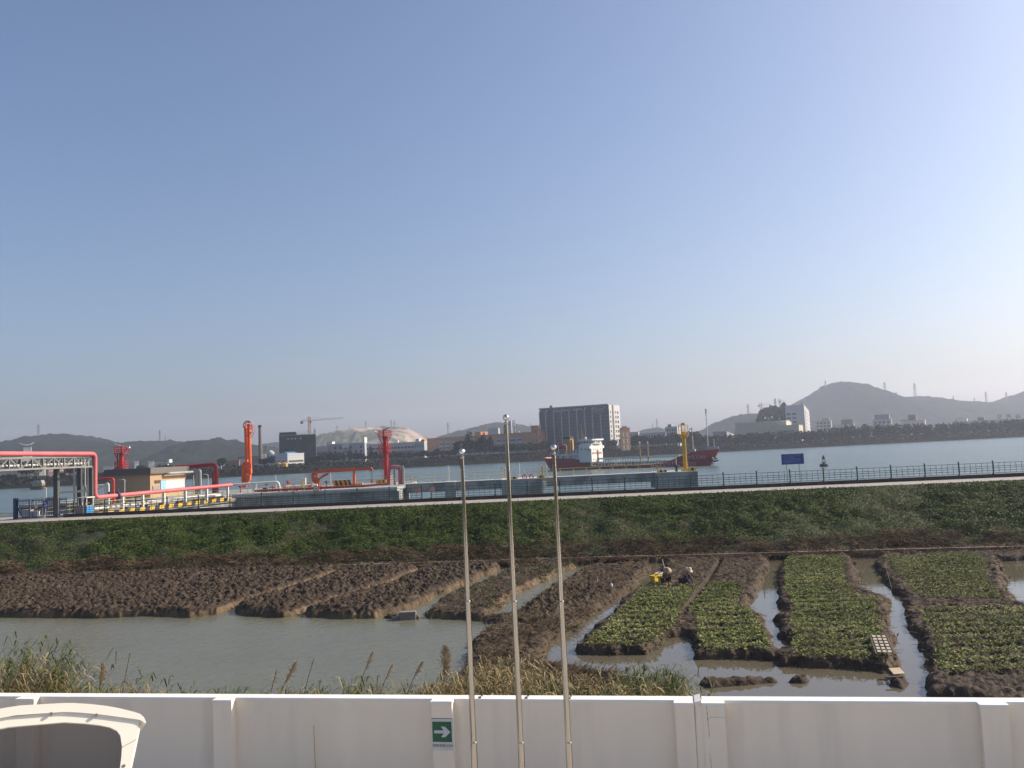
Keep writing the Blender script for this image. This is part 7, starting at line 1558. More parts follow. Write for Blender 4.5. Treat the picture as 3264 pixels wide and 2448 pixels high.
slab('broken_slab', 'broken pinkish board lying on red soil near the top of the levee at the left', 'slab', 219, 1674, lev_z(np.array(-38.), np.array(76.2)).item() + .15, 1.05, .6, .06, .15, R(25), pk)
slab('broken_slab', 'grey-brown broken slab at the foot of the levee at far left', 'slab', 104, 1790, .35, .85, .55, .08, .3, R(30), mat('grey_slab', (.22, .18, .14), .9, var=.25, scale=2))
p = G(620, 1812, -.3); t_ = thing('plastic_bag', 'crumpled white and blue plastic bag at the levee foot on the left', 'bag', (p.x, p.y, -.33)); bm = bmesh.new(); bmesh.ops.create_icosphere(bm, subdivisions=3, radius=.3)
for v in bm.verts: v.co *= .7 + .6 * random.random() ** 2; v.co.z = max(-.05, v.co.z * .55); v.co.x *= 1.3
me = bpy.data.meshes.new('bag'); bm.to_mesh(me); bm.free(); link('bag', me, mat('bag_plastic', (.60, .68, .74), .35, var=.1, scale=5, col2=(.15, .30, .5), c2scale=3), t_); mb = MB(); mb.tube((.5, 0, 0), (.75, .1, .12), .09, 8, .05); mb.build('tan_rag', mat('tan_cloth', (.42, .26, .13), .9), t_)
for i, (px, py, r_) in enumerate(((817, 1788, .26), (1906, 1765, .24), (2148, 1752, .15))):
    p = G(px, py, -.3); t_ = thing(('stone', 'sack', 'wood_scraps')[i], ('round pale stone sitting in the brush by the levee foot', 'small yellowish sack on the field path at the levee foot', 'few pale wood scraps beside the tallest brush pile')[i], ('stone', 'sack', 'wood')[i], (p.x, p.y, -.35 + .25))
    if i < 2:
        bm = bmesh.new(); bmesh.ops.create_icosphere(bm, subdivisions=2, radius=r_)
        for v in bm.verts: v.co *= .85 + .3 * random.random(); v.co.z *= .9 if i == 0 else .7
        me = bpy.data.meshes.new('lump'); bm.to_mesh(me); bm.free(); link('lump', me, (mat('pale_stone', (.42, .36, .28), .8), mat('yellow_sack', (.36, .28, .12), .8))[i], t_, smooth=True)
    else:
        for k in range(4): MB().bar((k * .16 - .2, 0, 0), (k * .16 + .05, .1, .35 - .06 * k), .05, .04).build('stick', cream, t_)
for i, (pa, pb, lab) in enumerate((((1079, 1748), (1056, 1792), 'pale bare pole leaning in the brush at the levee foot'), ((2820, 1793), (2845, 1885), 'thin stick standing in the right-hand channel'), ((1355, 1768), (1366, 1773), 'short pale stick by the ditch left of the first flagpole'))):
    a = G(*pb, -.4 if i != 1 else -.74); b_ = W(*pa, a.y + .3); t_ = thing('pole', lab, 'pole', a); MB().tube((0, 0, 0), b_ - a, (.03, .012, .02)[i], 6, .010).build('pole', mat('bare_wood', (.48, .42, .28), .8), t_)
# ---- ditch lip: long narrow concrete edging across the field
mb = MB(); pts = [G(x_, y_, -.30) for x_, y_ in ((95, 1832), (600, 1815), (1100, 1801.5), (1650, 1784), (1900, 1776), (2300, 1767), (2800, 1753), (3264, 1742))]
for a, b_ in zip(pts[:-1], pts[1:]):
    d = (b_ - a); nn = Vector((-d.y, d.x, 0)).normalized() * .16; w_ = lambda p, s_, z: (p.x + nn.x * s_, p.y + nn.y * s_, z)
    mb.add([w_(a, -1, -.75), w_(b_, -1, -.75), w_(b_, 1, -.75), w_(a, 1, -.75), w_(a, -1, -.26), w_(b_, -1, -.26), w_(b_, 1, -.26), w_(a, 1, -.26)], [(0, 3, 2, 1), (4, 5, 6, 7), (0, 1, 5, 4), (1, 2, 6, 5), (2, 3, 7, 6), (3, 0, 4, 7)])
tag(mb.build('ditch_edging', mat('edging_concrete', (.20, .155, .11), .9, var=.25, scale=1.5, bump=.3)), 'long thin concrete ditch edging running along the foot of the levee', 'edging')
# ---- people
skinm = mat('skin', (.32, .18, .12), .6, var=.05)
def skin_mesh(name, pts, edges, rad, m, parent, root=0):
    me = bpy.data.meshes.new(name); me.from_pydata(pts, edges, []); o = bpy.data.objects.new(name, me); COL.objects.link(o)
    md = o.modifiers.new('s', 'SKIN'); md.use_smooth_shade = True
    sv = me.skin_vertices[0].data
    for i, r_ in enumerate(rad): sv[i].radius = (r_, r_)
    sv[root].use_root = True
    sb = o.modifiers.new('b', 'SUBSURF'); sb.levels = 2; sb.render_levels = 2
    bpy.context.view_layer.update(); m2 = bpy.data.meshes.new_from_object(o.evaluated_get(bpy.context.evaluated_depsgraph_get())); bpy.data.objects.remove(o, do_unlink=True); m2.materials.clear()
    return link(name, m2, m, parent, smooth=True)
def person(label, loc, rz, shirt, trou, hatc, reach, tall=1.0, hat=.23):
    t_ = thing('person', label, 'person', loc, rz); t_.scale = (tall,) * 3
    P = {'pel': (0, 0, .30), 'sp': (.12, 0, .48), 'ch': (.27, 0, .64), 'nk': (.40, 0, .75), 'hd': (.47, 0, .83), 'ht': (.53, 0, .93), 'ns': (.575, 0, .80)}
    for s_, k in ((-1, 'r'), (1, 'l')):
        P['sh' + k] = (.30, s_ * .19, .66); P['el' + k] = (.44, s_ * .24, .42); P['wr' + k] = (reach[0], s_ * .13 + reach[1], reach[2]); P['pa' + k] = (reach[0] + .07, s_ * .12 + reach[1], reach[2] - .06)
        P['hp' + k] = (.02, s_ * .11, .27); P['kn' + k] = (.36, s_ * .20, .44); P['an' + k] = (.10, s_ * .19, .09); P['to' + k] = (.27, s_ * .20, .035); P['he' + k] = (.05, s_ * .19, .04)
        for f in range(4): P['f%d' % f + k] = (reach[0] + .12, s_ * .12 + reach[1] + (f - 1.5) * .022, reach[2] - .12); P['g%d' % f + k] = (reach[0] + .13, s_ * .12 + reach[1] + (f - 1.5) * .024, reach[2] - .155 + abs(f - 1.2) * .008)
        P['th' + k] = (reach[0] + .05, s_ * .07 + reach[1], reach[2] - .10)
    E = [('pel', 'sp'), ('sp', 'ch'), ('ch', 'nk'), ('nk', 'hd'), ('hd', 'ht'), ('hd', 'ns')]
    for k in 'rl':
        E += [('ch', 'sh' + k), ('sh' + k, 'el' + k), ('el' + k, 'wr' + k), ('wr' + k, 'pa' + k), ('pa' + k, 'th' + k), ('pel', 'hp' + k), ('hp' + k, 'kn' + k), ('kn' + k, 'an' + k), ('an' + k, 'to' + k), ('an' + k, 'he' + k)]
        for f in range(4): E += [('pa' + k, 'f%d' % f + k), ('f%d' % f + k, 'g%d' % f + k)]
    Rd = {'pel': .13, 'sp': .125, 'ch': .13, 'nk': .055, 'hd': .085, 'ht': .08, 'ns': .02, 'sh': .06, 'el': .042, 'wr': .028, 'pa': .034, 'th': .010, 'hp': .10, 'kn': .062, 'an': .04, 'to': .03, 'he': .033}
    def rd(k): return Rd.get(k) or Rd.get(k[:2]) or .009
    def sub(name, keep, grow, m, root):
        ks = [k for k in P if keep(k)]; ix = {k: i for i, k in enumerate(ks)}
        return skin_mesh(name, [P[k] for k in ks], [(ix[a], ix[b_]) for a, b_ in E if a in ix and b_ in ix], [rd(k) * grow for k in ks], m, t_, ix[root])
    body = sub('body', lambda k: True, 1.0, skinm, 'pel')
    sub('shirt', lambda k: k in ('sp', 'ch') or k[:2] in ('sh', 'el', 'wr'), 1.22, shirt, 'ch')
    sub('trousers', lambda k: k == 'pel' or k[:2] in ('hp', 'kn', 'an'), 1.2, trou, 'pel')
    for s_ in (-1, 1): mb = MB(); mb.lathe((.17, s_ * .195, .0), [(.075, 0), (.08, .05), (.06, .09)], 10); sh = mb.build('shoe', blk, t_); 
    mb = MB(); mb.lathe((0, 0, 0), [(hat, -.03), (hat * .98, -.005), (hat * .55, .045), (hat * .45, .10), (hat * .2, .15), (.02, .155)], 24); o = mb.build('straw_hat', hatc, t_, smooth=True); o.location = (.51, 0, .90); o.rotation_euler = (0, R(35), 0)
    for s_ in (-1, 1): MB().lathe((.555, s_ * .035, .835), [(.004, 0), (.012, .004), (.004, .012)], 8).build('eye', blk, t_)
    MB().tube((.555, -.03, .775), (.555, .03, .775), .006, 6).build('mouth', mat('lips', (.25, .09, .07), .6), t_)
    return t_
straw = mat('straw_hat', (.55, .47, .33), .8, var=.15, scale=12)
p = G(2175, 1866, -.42); person('person in dark blue jacket and rounded straw hat crouching, right-hand one of two', (p.x, p.y, -.40), R(-40), mat('navy_cloth', (.020, .030, .085), .85, bump=.3), mat('dark_trousers', (.03, .03, .035), .9), straw, (.62, .02, .12), 1.02)
p = G(2118, 1864, -.42); person('person in dark brown clothes and ringed straw hat crouching beside the yellow crates', (p.x, p.y, -.40), R(-75), mat('brown_cloth', (.045, .030, .022), .9, bump=.3), mat('dark_trousers', (0, 0, 0)), mat('ringed_straw', (.34, .26, .17), .8, var=.3, scale=20), (.55, .0, .16), 1.02, .26)
cy_ = mat('crate_yellow', (.68, .43, .02), .5, var=.08)
def crate(label, px, py, w_, d, h, rz, m, tilt=0):
    p = G(px, py, -.42); t_ = thing('crate', label, 'crate', (p.x, p.y, -.40), rz); t_.rotation_euler = (0, tilt, rz); mb = MB(); th_ = .015
    mb.box(-w_ / 2, w_ / 2, -d / 2, -d / 2 + th_, .03, h); mb.box(-w_ / 2, w_ / 2, d / 2 - th_, d / 2, .03, h); mb.box(-w_ / 2, -w_ / 2 + th_, -d / 2 + th_, d / 2 - th_, .03, h); mb.box(w_ / 2 - th_, w_ / 2, -d / 2 + th_, d / 2 - th_, .03, h); mb.box(-w_ / 2, w_ / 2, -d / 2, d / 2, 0, .028); mb.build('shell', m, t_)
    mb = MB(); mb.box(-w_ / 2 - .02, w_ / 2 + .02, -d / 2 - .02, -d / 2 - .002, h - .06, h + .01); mb.box(-w_ / 2 - .02, w_ / 2 + .02, d / 2 + .002, d / 2 + .02, h - .06, h + .01); mb.box(-w_ / 2 - .02, -w_ / 2 - .002, -d / 2, d / 2, h - .06, h + .01); mb.box(w_ / 2 + .002, w_ / 2 + .02, -d / 2, d / 2, h - .06, h + .01); mb.build('rim', m, t_)
    mb = MB(); mb.box(-w_ * .14, w_ * .14, -d / 2 - .008, -d / 2 - .001, h * .68, h * .80); mb.build('handle_slot', blk, t_); return t_
crate('large yellow crate on the soil left of the crouching people', 2089, 1856, .54, .36, .40, R(42), cy_); crate('narrow yellow crate squeezed beside the brown-clothed person', 2108, 1860, .20, .30, .42, R(42), mat('crate_lime', (.60, .50, .03), .5))
crate('whitish foam box behind the yellow crates', 2102, 1845, .42, .30, .36, R(40), mat('foam_white', (.60, .52, .42), .8), R(-8))
a = G(2128, 1850, -.42); t_ = thing('shoulder_pole', 'bamboo pole standing slanted behind the brown-clothed person', 'pole', a); b_ = W(2111, 1783, a.y + .8); MB().tube((0, 0, 0), b_ - a, .022, 6).build('pole', MATS['bare_wood'], t_)
a = G(2144, 1864, -.42); t_ = thing('shoulder_pole', 'dark pole leaning at the right of the brown-clothed person', 'pole', a); b_ = W(2130, 1822, a.y + .3); MB().tube((0, 0, 0), b_ - a, .03, 6).build('pole', mat('dark_wood', (.07, .05, .035), .8), t_)
# ---- dipper, rack, boards, block
p = G(1949, 1876, -.4); t_ = thing('plastic_jug', 'bright white plastic jug on the dug bed at the end of a thin rod', 'jug', (p.x, p.y, -.30)); t_.scale = (.62, .62, .62); MB().lathe((0, 0, 0), [(.12, 0), (.14, .05), (.14, .22), (.05, .30), (.05, .36)], 12).build('jug_body', wht, t_, smooth=True)
a = G(2026, 1886, -.7) - p; mb = MB(); mb.tube((.1, 0, .15), (a.x / .62, a.y / .62, .25), .02, 6); mb.build('rod', MATS['dark_wood'], t_)
ra_, rb_ = G(2800, 2030, -.25), G(2824, 2094, -.25); p = (ra_ + rb_) / 2; t_ = thing('slatted_rack', 'wooden slatted rack lying on the bank beside the right-hand crop', 'rack', (p.x, p.y, -.22)); t_.rotation_euler = (0, 0, math.atan2(rb_.y - ra_.y, rb_.x - ra_.x)); t_.scale = (1.15, 1.15, 1)
bw_ = mat('bleached_wood', (.40, .35, .28), .8, var=.15, scale=4)
for k in range(2): MB().box(-1.35, 1.35, -.30 + k * .55, -.24 + k * .55, 0, .05).build('side_rail', MATS['dark_wood'], t_)
for k in range(6):
    for j in range(3): MB().box(-1.30 + k * .45, -1.30 + k * .45 + .28, -.22 + j * .16, -.22 + j * .16 + .11, .052, .08).build('slat', bw_, t_)
slab('plywood_board', 'square plywood board lying on the little mud islet', 'board', 2858, 2141, -.50, .42, .40, .04, R(2), R(18), mat('plywood', (.55, .43, .29), .8, var=.1))
t_ = slab('plank', 'weathered plank lying across the mud islet below the plywood', 'plank', 2850, 2160, -.54, .62, .12, .05, R(-3), R(5), mat('dark_wood', (0, 0, 0)))
p = G(1300, 1971, -.70); t_ = thing('concrete_block', 'grey concrete block at the mouth of the channel, left of the first flagpole', 'block', (p.x, p.y, -.85), R(2)); mb = MB(); mb.box(-.45, .45, -.2, .2, 0, .52); mb.build('block', mat('block_grey', (.20, .175, .15), .9, var=.15, scale=4, bump=.3), t_, bevel=.02)
mb = MB(); mb.box(-.85, -.46, -.15, .15, 0, .28); mb.build('rubble', MATS['block_grey'], t_, bevel=.03)
# ================================================================== FOREGROUND: WALL, FLAGPOLES, VEHICLE
WT = 2.8
wa = G(-700, 2215, WT); wb = G(3264, 2237, WT); wd = (wb - wa).normalized(); wr = math.atan2(wd.y, wd.x); wn = Vector((-wd.y, wd.x, 0))
wallm = mat('white_wall_paint', (.85, .745, .61), .85, var=.035, scale=.7, bump=.12, bscale=25, col2=(.74, .65, .535), c2scale=.9, thr=(.5, .78), stretch=(2.2, 2.2, .3))
copm = mat('white_coping_paint', (.78, .76, .72), .8, var=.04, scale=1.5)
t_ = thing('boundary_wall', 'long white painted boundary wall with pilasters across the bottom of the photo', 'wall', (wa.x, wa.y, .3), wr)
def wx(px, y=0.0, py=2230):      # local x for a pixel column on plane y
    k = ray(px, py); a = (wa + wn * y); den = k.x * wd.y - k.y * wd.x
    return (k.x * (0 - a.y) - k.y * (0 - a.x)) / den
def wz(px, py, y=0.0):
    x_ = wx(px, y, py); p = wa + wd * x_ + wn * y; return W(px, py, p.y).z - .3
HT = WT - .3; TH = .27; PR = .19
xJ1, xJ2 = wx(2211), wx(2237)
xe = wx(3264) + 5
for a, c in ((0, xJ1), (xJ2, xe)):
    MB().box(a, c, .0, TH - .02, 0, HT - .06).build('wall_panel', wallm, t_)
    MB().box(a, c, -.012, TH, HT - .057, HT).build('coping', copm, t_)
MB().box(xJ1 + .002, xJ2 - .002, .004, TH - .03, 0, HT - .02).build('joint_filler', wallm, t_)
mb = MB(); mb.add([(xJ1 + .01, -PR - .02, HT - .045), (xJ2 - .03, -PR - .025, HT - .03), (xJ2 - .03, TH, HT + .02), (xJ1 + .01, TH, HT - .0), (xJ1 + .01, -PR - .02, HT + .015), (xJ2 - .03, -PR - .025, HT + .045), (xJ2 - .03, TH, HT + .055), (xJ1 + .01, TH, HT + .02)], [(0, 3, 2, 1), (4, 5, 6, 7), (0, 1, 5, 4), (1, 2, 6, 5), (2, 3, 7, 6), (3, 0, 4, 7)]); mb.build('joint_cap', copm, t_)
PIL = [(50, 108), (678, 737), (1373, 1439), (2149, 2211), (2237, 2308), (3123, 3212)]
PIL = [(wx(a, -PR), wx(c, -PR)) for a, c in PIL]; PIL = [(2 * PIL[0][0] - PIL[1][0], 2 * PIL[0][1] - PIL[1][1])] + PIL
for a, c in PIL:
    MB().box(a, c, -PR, -.001, 0, HT - .062).build('pilaster', wallm, t_)
    MB().box(a - .012, c + .008, -PR - .012, -.013, HT - .059, HT - .002).build('pilaster_cap', copm, t_)
mb = MB(); mb.box(xJ1 + .004, xJ2 - .004, -PR + .012, -.001, 0, HT - .05); mb.build('joint_strip', wallm, t_)
crk = mat('crack_dark', (.28, .24, .22), .9)
for px0_, px1_, y0_, y1_, w_ in ((2214, 2224, 2245, 2448, .004), (2251, 2262, 2242, 2350, .007), (2262, 2268, 2400, 2448, .004)):
    mb = MB(); n = 12; rr = random.Random(int(px0_))
    pts = [(wx(px0_ + (px1_ - px0_) * i / n, -PR - .002, y0_ + (y1_ - y0_) * i / n) + rr.uniform(-.004, .004), wz(px0_ + (px1_ - px0_) * i / n, y0_ + (y1_ - y0_) * i / n, -PR - .002)) for i in range(n + 1)]
    for (xa, za), (xb, zb_) in zip(pts[:-1], pts[1:]): ww = w_ * rr.uniform(.4, 1.2); mb.add([(xa - ww, -PR - .0025, za), (xa + ww, -PR - .0025, za), (xb + ww, -PR - .0025, zb_), (xb - ww, -PR - .0025, zb_), (xa, -PR + .001, za), (xb, -PR + .001, zb_)], [(0, 1, 2, 3), (0, 3, 5, 4), (1, 4, 5, 2)])
    mb.build('crack', crk, t_)
mb = MB(); xa, xb = wx(2256, -PR), wx(2306, -PR); z_ = wz(2280, 2286, -PR); mb.box(xa, xb, -PR - .002, -PR + .001, z_ - .004, z_ + .004); mb.build('crack', mat('faint_line', (.42, .39, .37), .9), t_)
# small dark brackets on the coping
for i, px in enumerate((1534, 1682, 1819)):
    x_ = wx(px, .1); p = wa + wd * x_ + wn * .2; b2 = thing('bracket', ['small dark rusty bracket on the wall coping right of the first flagpole', 'small dark rusty bracket on the wall coping right of the middle flagpole', 'small dark rusty bracket on the wall coping right of the third flagpole'][i], 'bracket', (p.x, p.y, WT), wr, group='rusty brackets on the wall')
    mb = MB(); mb.box(-.012, .012, -.01, .01, 0, .05); mb.box(-.05, .01, -.17, -.15, 0, .022); mb.bar((0, 0, .02), (-.03, -.16, .01), .016, .016); mb.build('bracket_body', mat('rust_dark', (.05, .04, .03), .9), b2)
# ---- evacuation sign on the third pilaster
pc = (PIL[3][0] + PIL[3][1]) / 2; pw = PIL[3][1] - PIL[3][0]; yy = -PR - .004
o = wa + wd * pc + wn * yy; z1_ = wz(1408, 2291, -PR); z0_ = wz(1410, 2391, -PR)
s_ = thing('direction_sign', 'green evacuation sign with a white arrow pointing right, fixed on a wall pilaster', 'sign', (o.x, o.y, .3 + (z0_ + z1_) / 2), wr); hh = (z1_ - z0_) / 2
mb = MB(); mb.box(-pw / 2 + .004, pw / 2 + .012, -.012, 0, -hh, hh); mb.build('plate', mat('sign_plate_white', (.60, .58, .57), .5), s_)
gw = pw * .46; gz1 = hh - .055; gz0 = gz1 - gw * 2.0
mb = MB(); mb.box(-gw, gw, -.0165, -.0125, gz0, gz1); mb.build('green_panel', mat('sign_green', (.008, .10, .045), .45, var=.03), s_)
gc = (gz0 + gz1) / 2; a_ = gw
mb = MB(); mb.xprism([(-a_ * .82, gc - a_ * .15 + .0), (a_ * .18, gc - a_ * .15), (-a_ * .12, gc - a_ * .52), (a_ * .32, gc - a_ * .52), (a_ * .86, gc), (a_ * .32, gc + a_ * .52), (-a_ * .12, gc + a_ * .52), (a_ * .18, gc + a_ * .15), (-a_ * .82, gc + a_ * .15)], -.020, -.017); mb.build('arrow', mat('arrow_white', (.55, .58, .56), .5), s_)
tx = text('疏散通道方向R', pw * .150, 'lettering', mat('sign_black', (.02, .02, .02), .6), s_, (.008, -.0135, (gz0 - hh) / 2 + .008), (R(90), 0, 0), .0008)
bx = [v.co.x for v in tx.data.vertices]; wtx = max(bx) - min(bx); tx.scale = (pw * .98 / wtx, pw * .98 / wtx * 1.0, 1)
mb = MB(); mb.box(-pw / 2, pw / 2, -.003, .003, hh + .002, hh + .010); mb.build('grime_line', mat('grime', (.18, .13, .11), .9), s_)
# thin yellow stick
x_ = wx(998, -.1); p = wa + wd * x_ - wn * .12; t2 = thing('yellow_stick', 'thin yellow stick standing against the wall left of the sign', 'stick', (p.x, p.y, .5)); zt = W(997, 2314, p.y).z - .5; MB().tube((.03, 0, 0), (0, .02, zt), .013, 6, .008).build('stick', mat('stick_yellow', (.50, .33, .08), .7), t2)
# ---- flagpoles
steel = mat('polished_steel', (.54, .50, .44), .13, metal=1.0, var=.06, scale=6, stretch=(1, 1, .15))
def flagpole(label, pxt, pyt, pxb, Y):
    top = W(pxt, pyt, Y); bot = W(pxb, 2448, Y); X = (top.x * .5 + bot.x * .5)
    t2 = thing('flagpole', label, 'flagpole', (X, Y, .5), group='three stainless steel flagpoles'); H = top.z - .5; lean = (top.x - bot.x) * .5
    zj1 = W(pxb, 2372, Y).z - .5; zj2 = W(pxb - 15, 1922, Y).z - .5
    f = lambda z: Vector((lean * (2 * z / H - 1) * .5, 0, z))
    MB().tube(f(0), f(zj1), .060, 24, .058).build('lower_tube', steel, t2, smooth=False)
    MB().lathe(f(zj1), [(.060, 0), (.0595, .03), (.052, .05), (.0505, .05)], 24).build('joint_collar', steel, t2)
    MB().tube(f(zj1 + .05), f(zj2), .0505, 24, .046).build('middle_tube', steel, t2)
    MB().lathe(f(zj2), [(.046, 0), (.0465, .03), (.039, .05), (.038, .05)], 24).build('joint_collar', steel, t2)
    MB().tube(f(zj2 + .05), f(H - .19), .038, 24, .030).build('upper_tube', steel, t2)
    MB().lathe(f(H - .19), [(.030, 0), (.040, .01), (.045, .025), (.030, .045), (.018, .055), (.018, .075)], 24).build('truck', steel, t2)
    bm = bmesh.new(); bmesh.ops.create_uvsphere(bm, u_segments=32, v_segments=20, radius=.058); me = bpy.data.meshes.new('ball'); bm.to_mesh(me); bm.free(); c = f(H - .055); link('ball', me, mat('mirror_steel', (.75, .72, .66), .08, metal=1.0, var=.02), t2, c, smooth=True)
    mb = MB(); mb.path(smooth_path([f(H - .20) + Vector((-.028, -.02, 0)), f(H - .24) + Vector((-.045, -.03, 0)), f(H - .33) + Vector((-.040, -.03, 0)), f(H - .36) + Vector((-.030, -.02, 0))], .03), .007, 6); mb.build('halyard_loop', blk, t2)
    mb = MB(); mb.tube(f(.0) + Vector((-.065, -.02, 0)), f(H - .3) + Vector((-.036, -.02, 0)), .003, 5); mb.build('halyard', mat('halyard_grey', (.25, .22, .18), .8), t2)
    MB().lathe(Vector((f(0).x, 0, 0)), [(.16, -.02), (.16, .02), (.08, .03)], 24).build('base_flange', steel, t2)
flagpole('left of the three stainless steel flagpoles, the shortest', 1472.5, 1430, 1513, 16.0)
flagpole('middle and tallest of the three stainless steel flagpoles', 1611, 1321, 1665.5, 16.0)
flagpole('right-hand of the three stainless steel flagpoles', 1762.5, 1417, 1819, 16.0)
# ---- white vehicle at the lower left
P0 = W(203, 2274, 13.0); yaw = R(28); vh = Vector((math.cos(yaw), -math.sin(yaw) * -1, 0)).normalized(); rake = .50
vd = Vector((math.sin(yaw) * rake, -math.cos(yaw) * rake, -1)).normalized(); pn = vh.cross(vd).normalized()
if pn.y < 0: pn = -pn          # points away from the camera
def ab(px, py):
    d = ray(px, py); k = (P0 - CAM).dot(pn) / d.dot(pn); p = CAM + d * k - P0; return p.dot(vh), p.dot(vd)
cen = ab(200, 2274)[0]
def mir(pts): return [(2 * cen - a, b_) for a, b_ in reversed(pts)]
def pt(a, b_, off=0.0): return Vector(vh * a + vd * b_ + pn * off)
o = P0.copy(); base = Vector((o.x, o.y, .5))
v = thing('parked_vehicle', 'cream-white vehicle with an arched roof edge and dark windscreen parked before the wall, lower left', 'vehicle', o)
cw = mat('cream_fibreglass', (.80, .76, .66), .35, var=.03, scale=2)
TP_ = ((204, 2246), (235, 2246), (285, 2249), (339, 2255), (375, 2261.5), (407, 2269), (430, 2275), (447, 2281), (458, 2292), (465, 2308)); top = [ab(*q_) for q_ in TP_]
LP_ = ((204, 2274), (250, 2276), (285, 2279), (316, 2282), (355, 2287), (392, 2292), (429, 2297), (442, 2299), (452, 2303), (461, 2310)); low = [ab(*q_) for q_ in LP_]
top = [ab(300 - q_[0], q_[1] + .092 * (q_[0] - 150)) for q_ in reversed(TP_[1:])] + top; low = [ab(300 - q_[0], q_[1] + .092 * (q_[0] - 150)) for q_ in reversed(LP_[1:])] + low
# roof shell sweeps back from the front lip
bk = Vector((math.sin(yaw) * -1, math.cos(yaw), .0)) * .95; vs_ = []; n = len(top)
for sft, dz in ((Vector((0, 0, 0)), 0), (bk, -.36)):
    for (a, b_) in top: vs_.append(pt(a, b_, -.10) + sft + Vector((0, 0, dz)))
    for (a, b_) in low: vs_.append(pt(a, b_, -.10) + sft + Vector((0, 0, dz)))
fs = []
for i in range(n - 1):
    fs += [(i, i + 1, n + i + 1, n + i), (2 * n + i + 1, 2 * n + i, 3 * n + i, 3 * n + i + 1), (i + 1, i, 2 * n + i, 2 * n + i + 1), (n + i, n + i + 1, 3 * n + i + 1, 3 * n + i)]
fs += [(0, n, 3 * n, 2 * n), (n - 1, 3 * n - 1, 4 * n - 1, 2 * n - 1)]
MB().add(vs_, fs).build('roof', cw, v, smooth=False)
# windscreen frame: band between outer and inner outline
OP_ = ((204, 2272), (285, 2277), (355, 2285), (415, 2293), (444, 2298), (441, 2320), (432, 2364), (423, 2406), (414, 2448), (395, 2535)); outer = [ab(*q_) for q_ in OP_]
IP_ = ((204, 2305), (270, 2309), (316, 2314), (350, 2321), (372, 2332), (383, 2347), (388, 2382), (386, 2415), (382, 2448), (366, 2530)); inner = [ab(*q_) for q_ in IP_]
outer = [ab(300 - q_[0], q_[1] + .092 * (q_[0] - 150)) for q_ in reversed(OP_[1:])] + outer; inner = [ab(300 - q_[0], q_[1] + .092 * (q_[0] - 150)) for q_ in reversed(IP_[1:])] + inner; n = len(outer); vs_ = []
for off in (-.06, .03):
    for a, b_ in outer: vs_.append(pt(a, b_, off))
    for a, b_ in inner: vs_.append(pt(a, b_, off))
fs = []
for i in range(n - 1): fs += [(i, i + 1, n + i + 1, n + i), (2 * n + i + 1, 2 * n + i, 3 * n + i, 3 * n + i + 1), (i + 1, i, 2 * n + i, 2 * n + i + 1), (n + i, n + i + 1, 3 * n + i + 1, 3 * n + i)]
fs += [(0, n, 3 * n, 2 * n), (n - 1, 3 * n - 1, 4 * n - 1, 2 * n - 1)]
MB().add(vs_, fs).build('windscreen_frame', cw, v, smooth=False)
gm_ = bpy.data.materials.new('tinted_glass'); gm_.use_nodes = True; t = gm_.node_tree; t.nodes.clear(); o_ = t.nodes.new('ShaderNodeOutputMaterial'); tr = t.nodes.new('ShaderNodeBsdfTransparent'); tr.inputs[0].default_value = (.42, .39, .36, 1); gl = t.nodes.new('ShaderNodeBsdfGlossy'); gl.inputs['Roughness'].default_value = .05; fr_ = t.nodes.new('ShaderNodeFresnel'); ms = t.nodes.new('ShaderNodeMixShader'); t.links.new(fr_.outputs[0], ms.inputs[0]); t.links.new(tr.outputs[0], ms.inputs[1]); t.links.new(gl.outputs[0], ms.inputs[2]); t.links.new(ms.outputs[0], o_.inputs[0])
vs_ = [pt(a, b_, .0) for a, b_ in inner]; MB().add(vs_, [tuple(range(len(vs_)))]).build('windscreen', gm_, v)
for q_ in ((163, 2280.5), (306, 2284.5), (394, 2444)):
    a, b_ = ab(*q_); MB().tube(pt(a, b_, -.115 if q_[1] < 2400 else -.068), pt(a, b_, -.09 if q_[1] < 2400 else -.055), .022, 14).build('bolt_cap', mat('bolt_grey', (.16, .15, .12), .6), v)
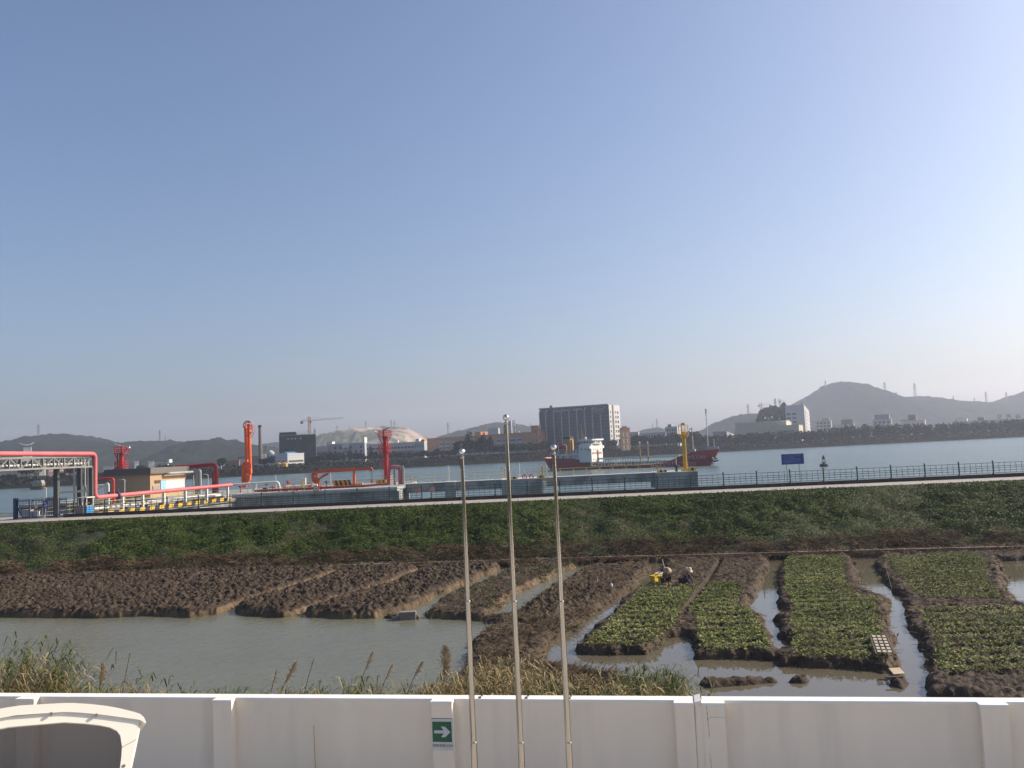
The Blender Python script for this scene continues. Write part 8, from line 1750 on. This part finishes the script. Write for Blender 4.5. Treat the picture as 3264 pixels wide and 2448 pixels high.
a, b_ = ab(389, 2384); c, d = ab(434, 2360); MB().bar(pt(a, b_, -.063), pt(c, d, -.063), .012, .012).build('frame_seam', mat('seam_grey', (.55, .52, .44), .5), v)
# side pillar return and the rest of the body
vs_ = []; so = outer[len(outer) // 2 + 4:]
for a, b_ in so: vs_ += [pt(a, b_, .031), pt(a + .035, b_, .20)]
k = len(so); MB().add(vs_, [(2 * i, 2 * i + 1, 2 * i + 3, 2 * i + 2) for i in range(k - 1)]).build('side_pillar', mat('shade_white', (.62, .64, .56), .4), v)  # grey-green puts the pillar's shaded side into the colour
hw = outer[-1][0] - cen; bl = pt(cen, outer[-1][1]); zf = bl.z; bd = Vector((-math.sin(yaw), math.cos(yaw), 0))
def vbox(nm, m, a0, a1, f0, f1, z0, z1):
    c = [Vector((0, 0, 0)) + vh * a + bd * f + Vector((bl.x - vh.x * cen, bl.y - vh.y * cen, z)) for z in (z0, z1) for a, f in ((cen + a0, f0), (cen + a1, f0), (cen + a1, f1), (cen + a0, f1))]
    c = [Vector((q_.x, q_.y, q_.z)) for q_ in c]
    return MB().add(c, [(0, 3, 2, 1), (4, 5, 6, 7), (0, 1, 5, 4), (1, 2, 6, 5), (2, 3, 7, 6), (3, 0, 4, 7)]).build(nm, m, v, bevel=.04)
g0 = .5 - o.z
vbox('front_body', cw, -hw, hw, -.25, .7, g0 + .45, zf - .02); vbox('floor', blk, -hw + .05, hw - .05, .71, 3.6, g0 + .45, g0 + .62)
vbox('seat', mat('seat_vinyl', (.10, .09, .08), .6), -hw + .2, hw - .2, 1.4, 2.0, g0 + .63, g0 + 1.1); vbox('seat_back', MATS['seat_vinyl'], -hw + .2, hw - .2, 2.01, 2.15, g0 + .63, g0 + 1.7)
rz_ = pt(cen, low[len(low) // 2][1]).z - .16
for s2 in (-1, 1):
    for f_ in (.25, 3.3):
        c = Vector((bl.x, bl.y, 0)) + vh * (s2 * hw * .9) + bd * f_ + Vector((0, 0, g0 + .34)); MB().tube(c - vh * .1, c + vh * .1, .34, 20).build('wheel', blk, v)
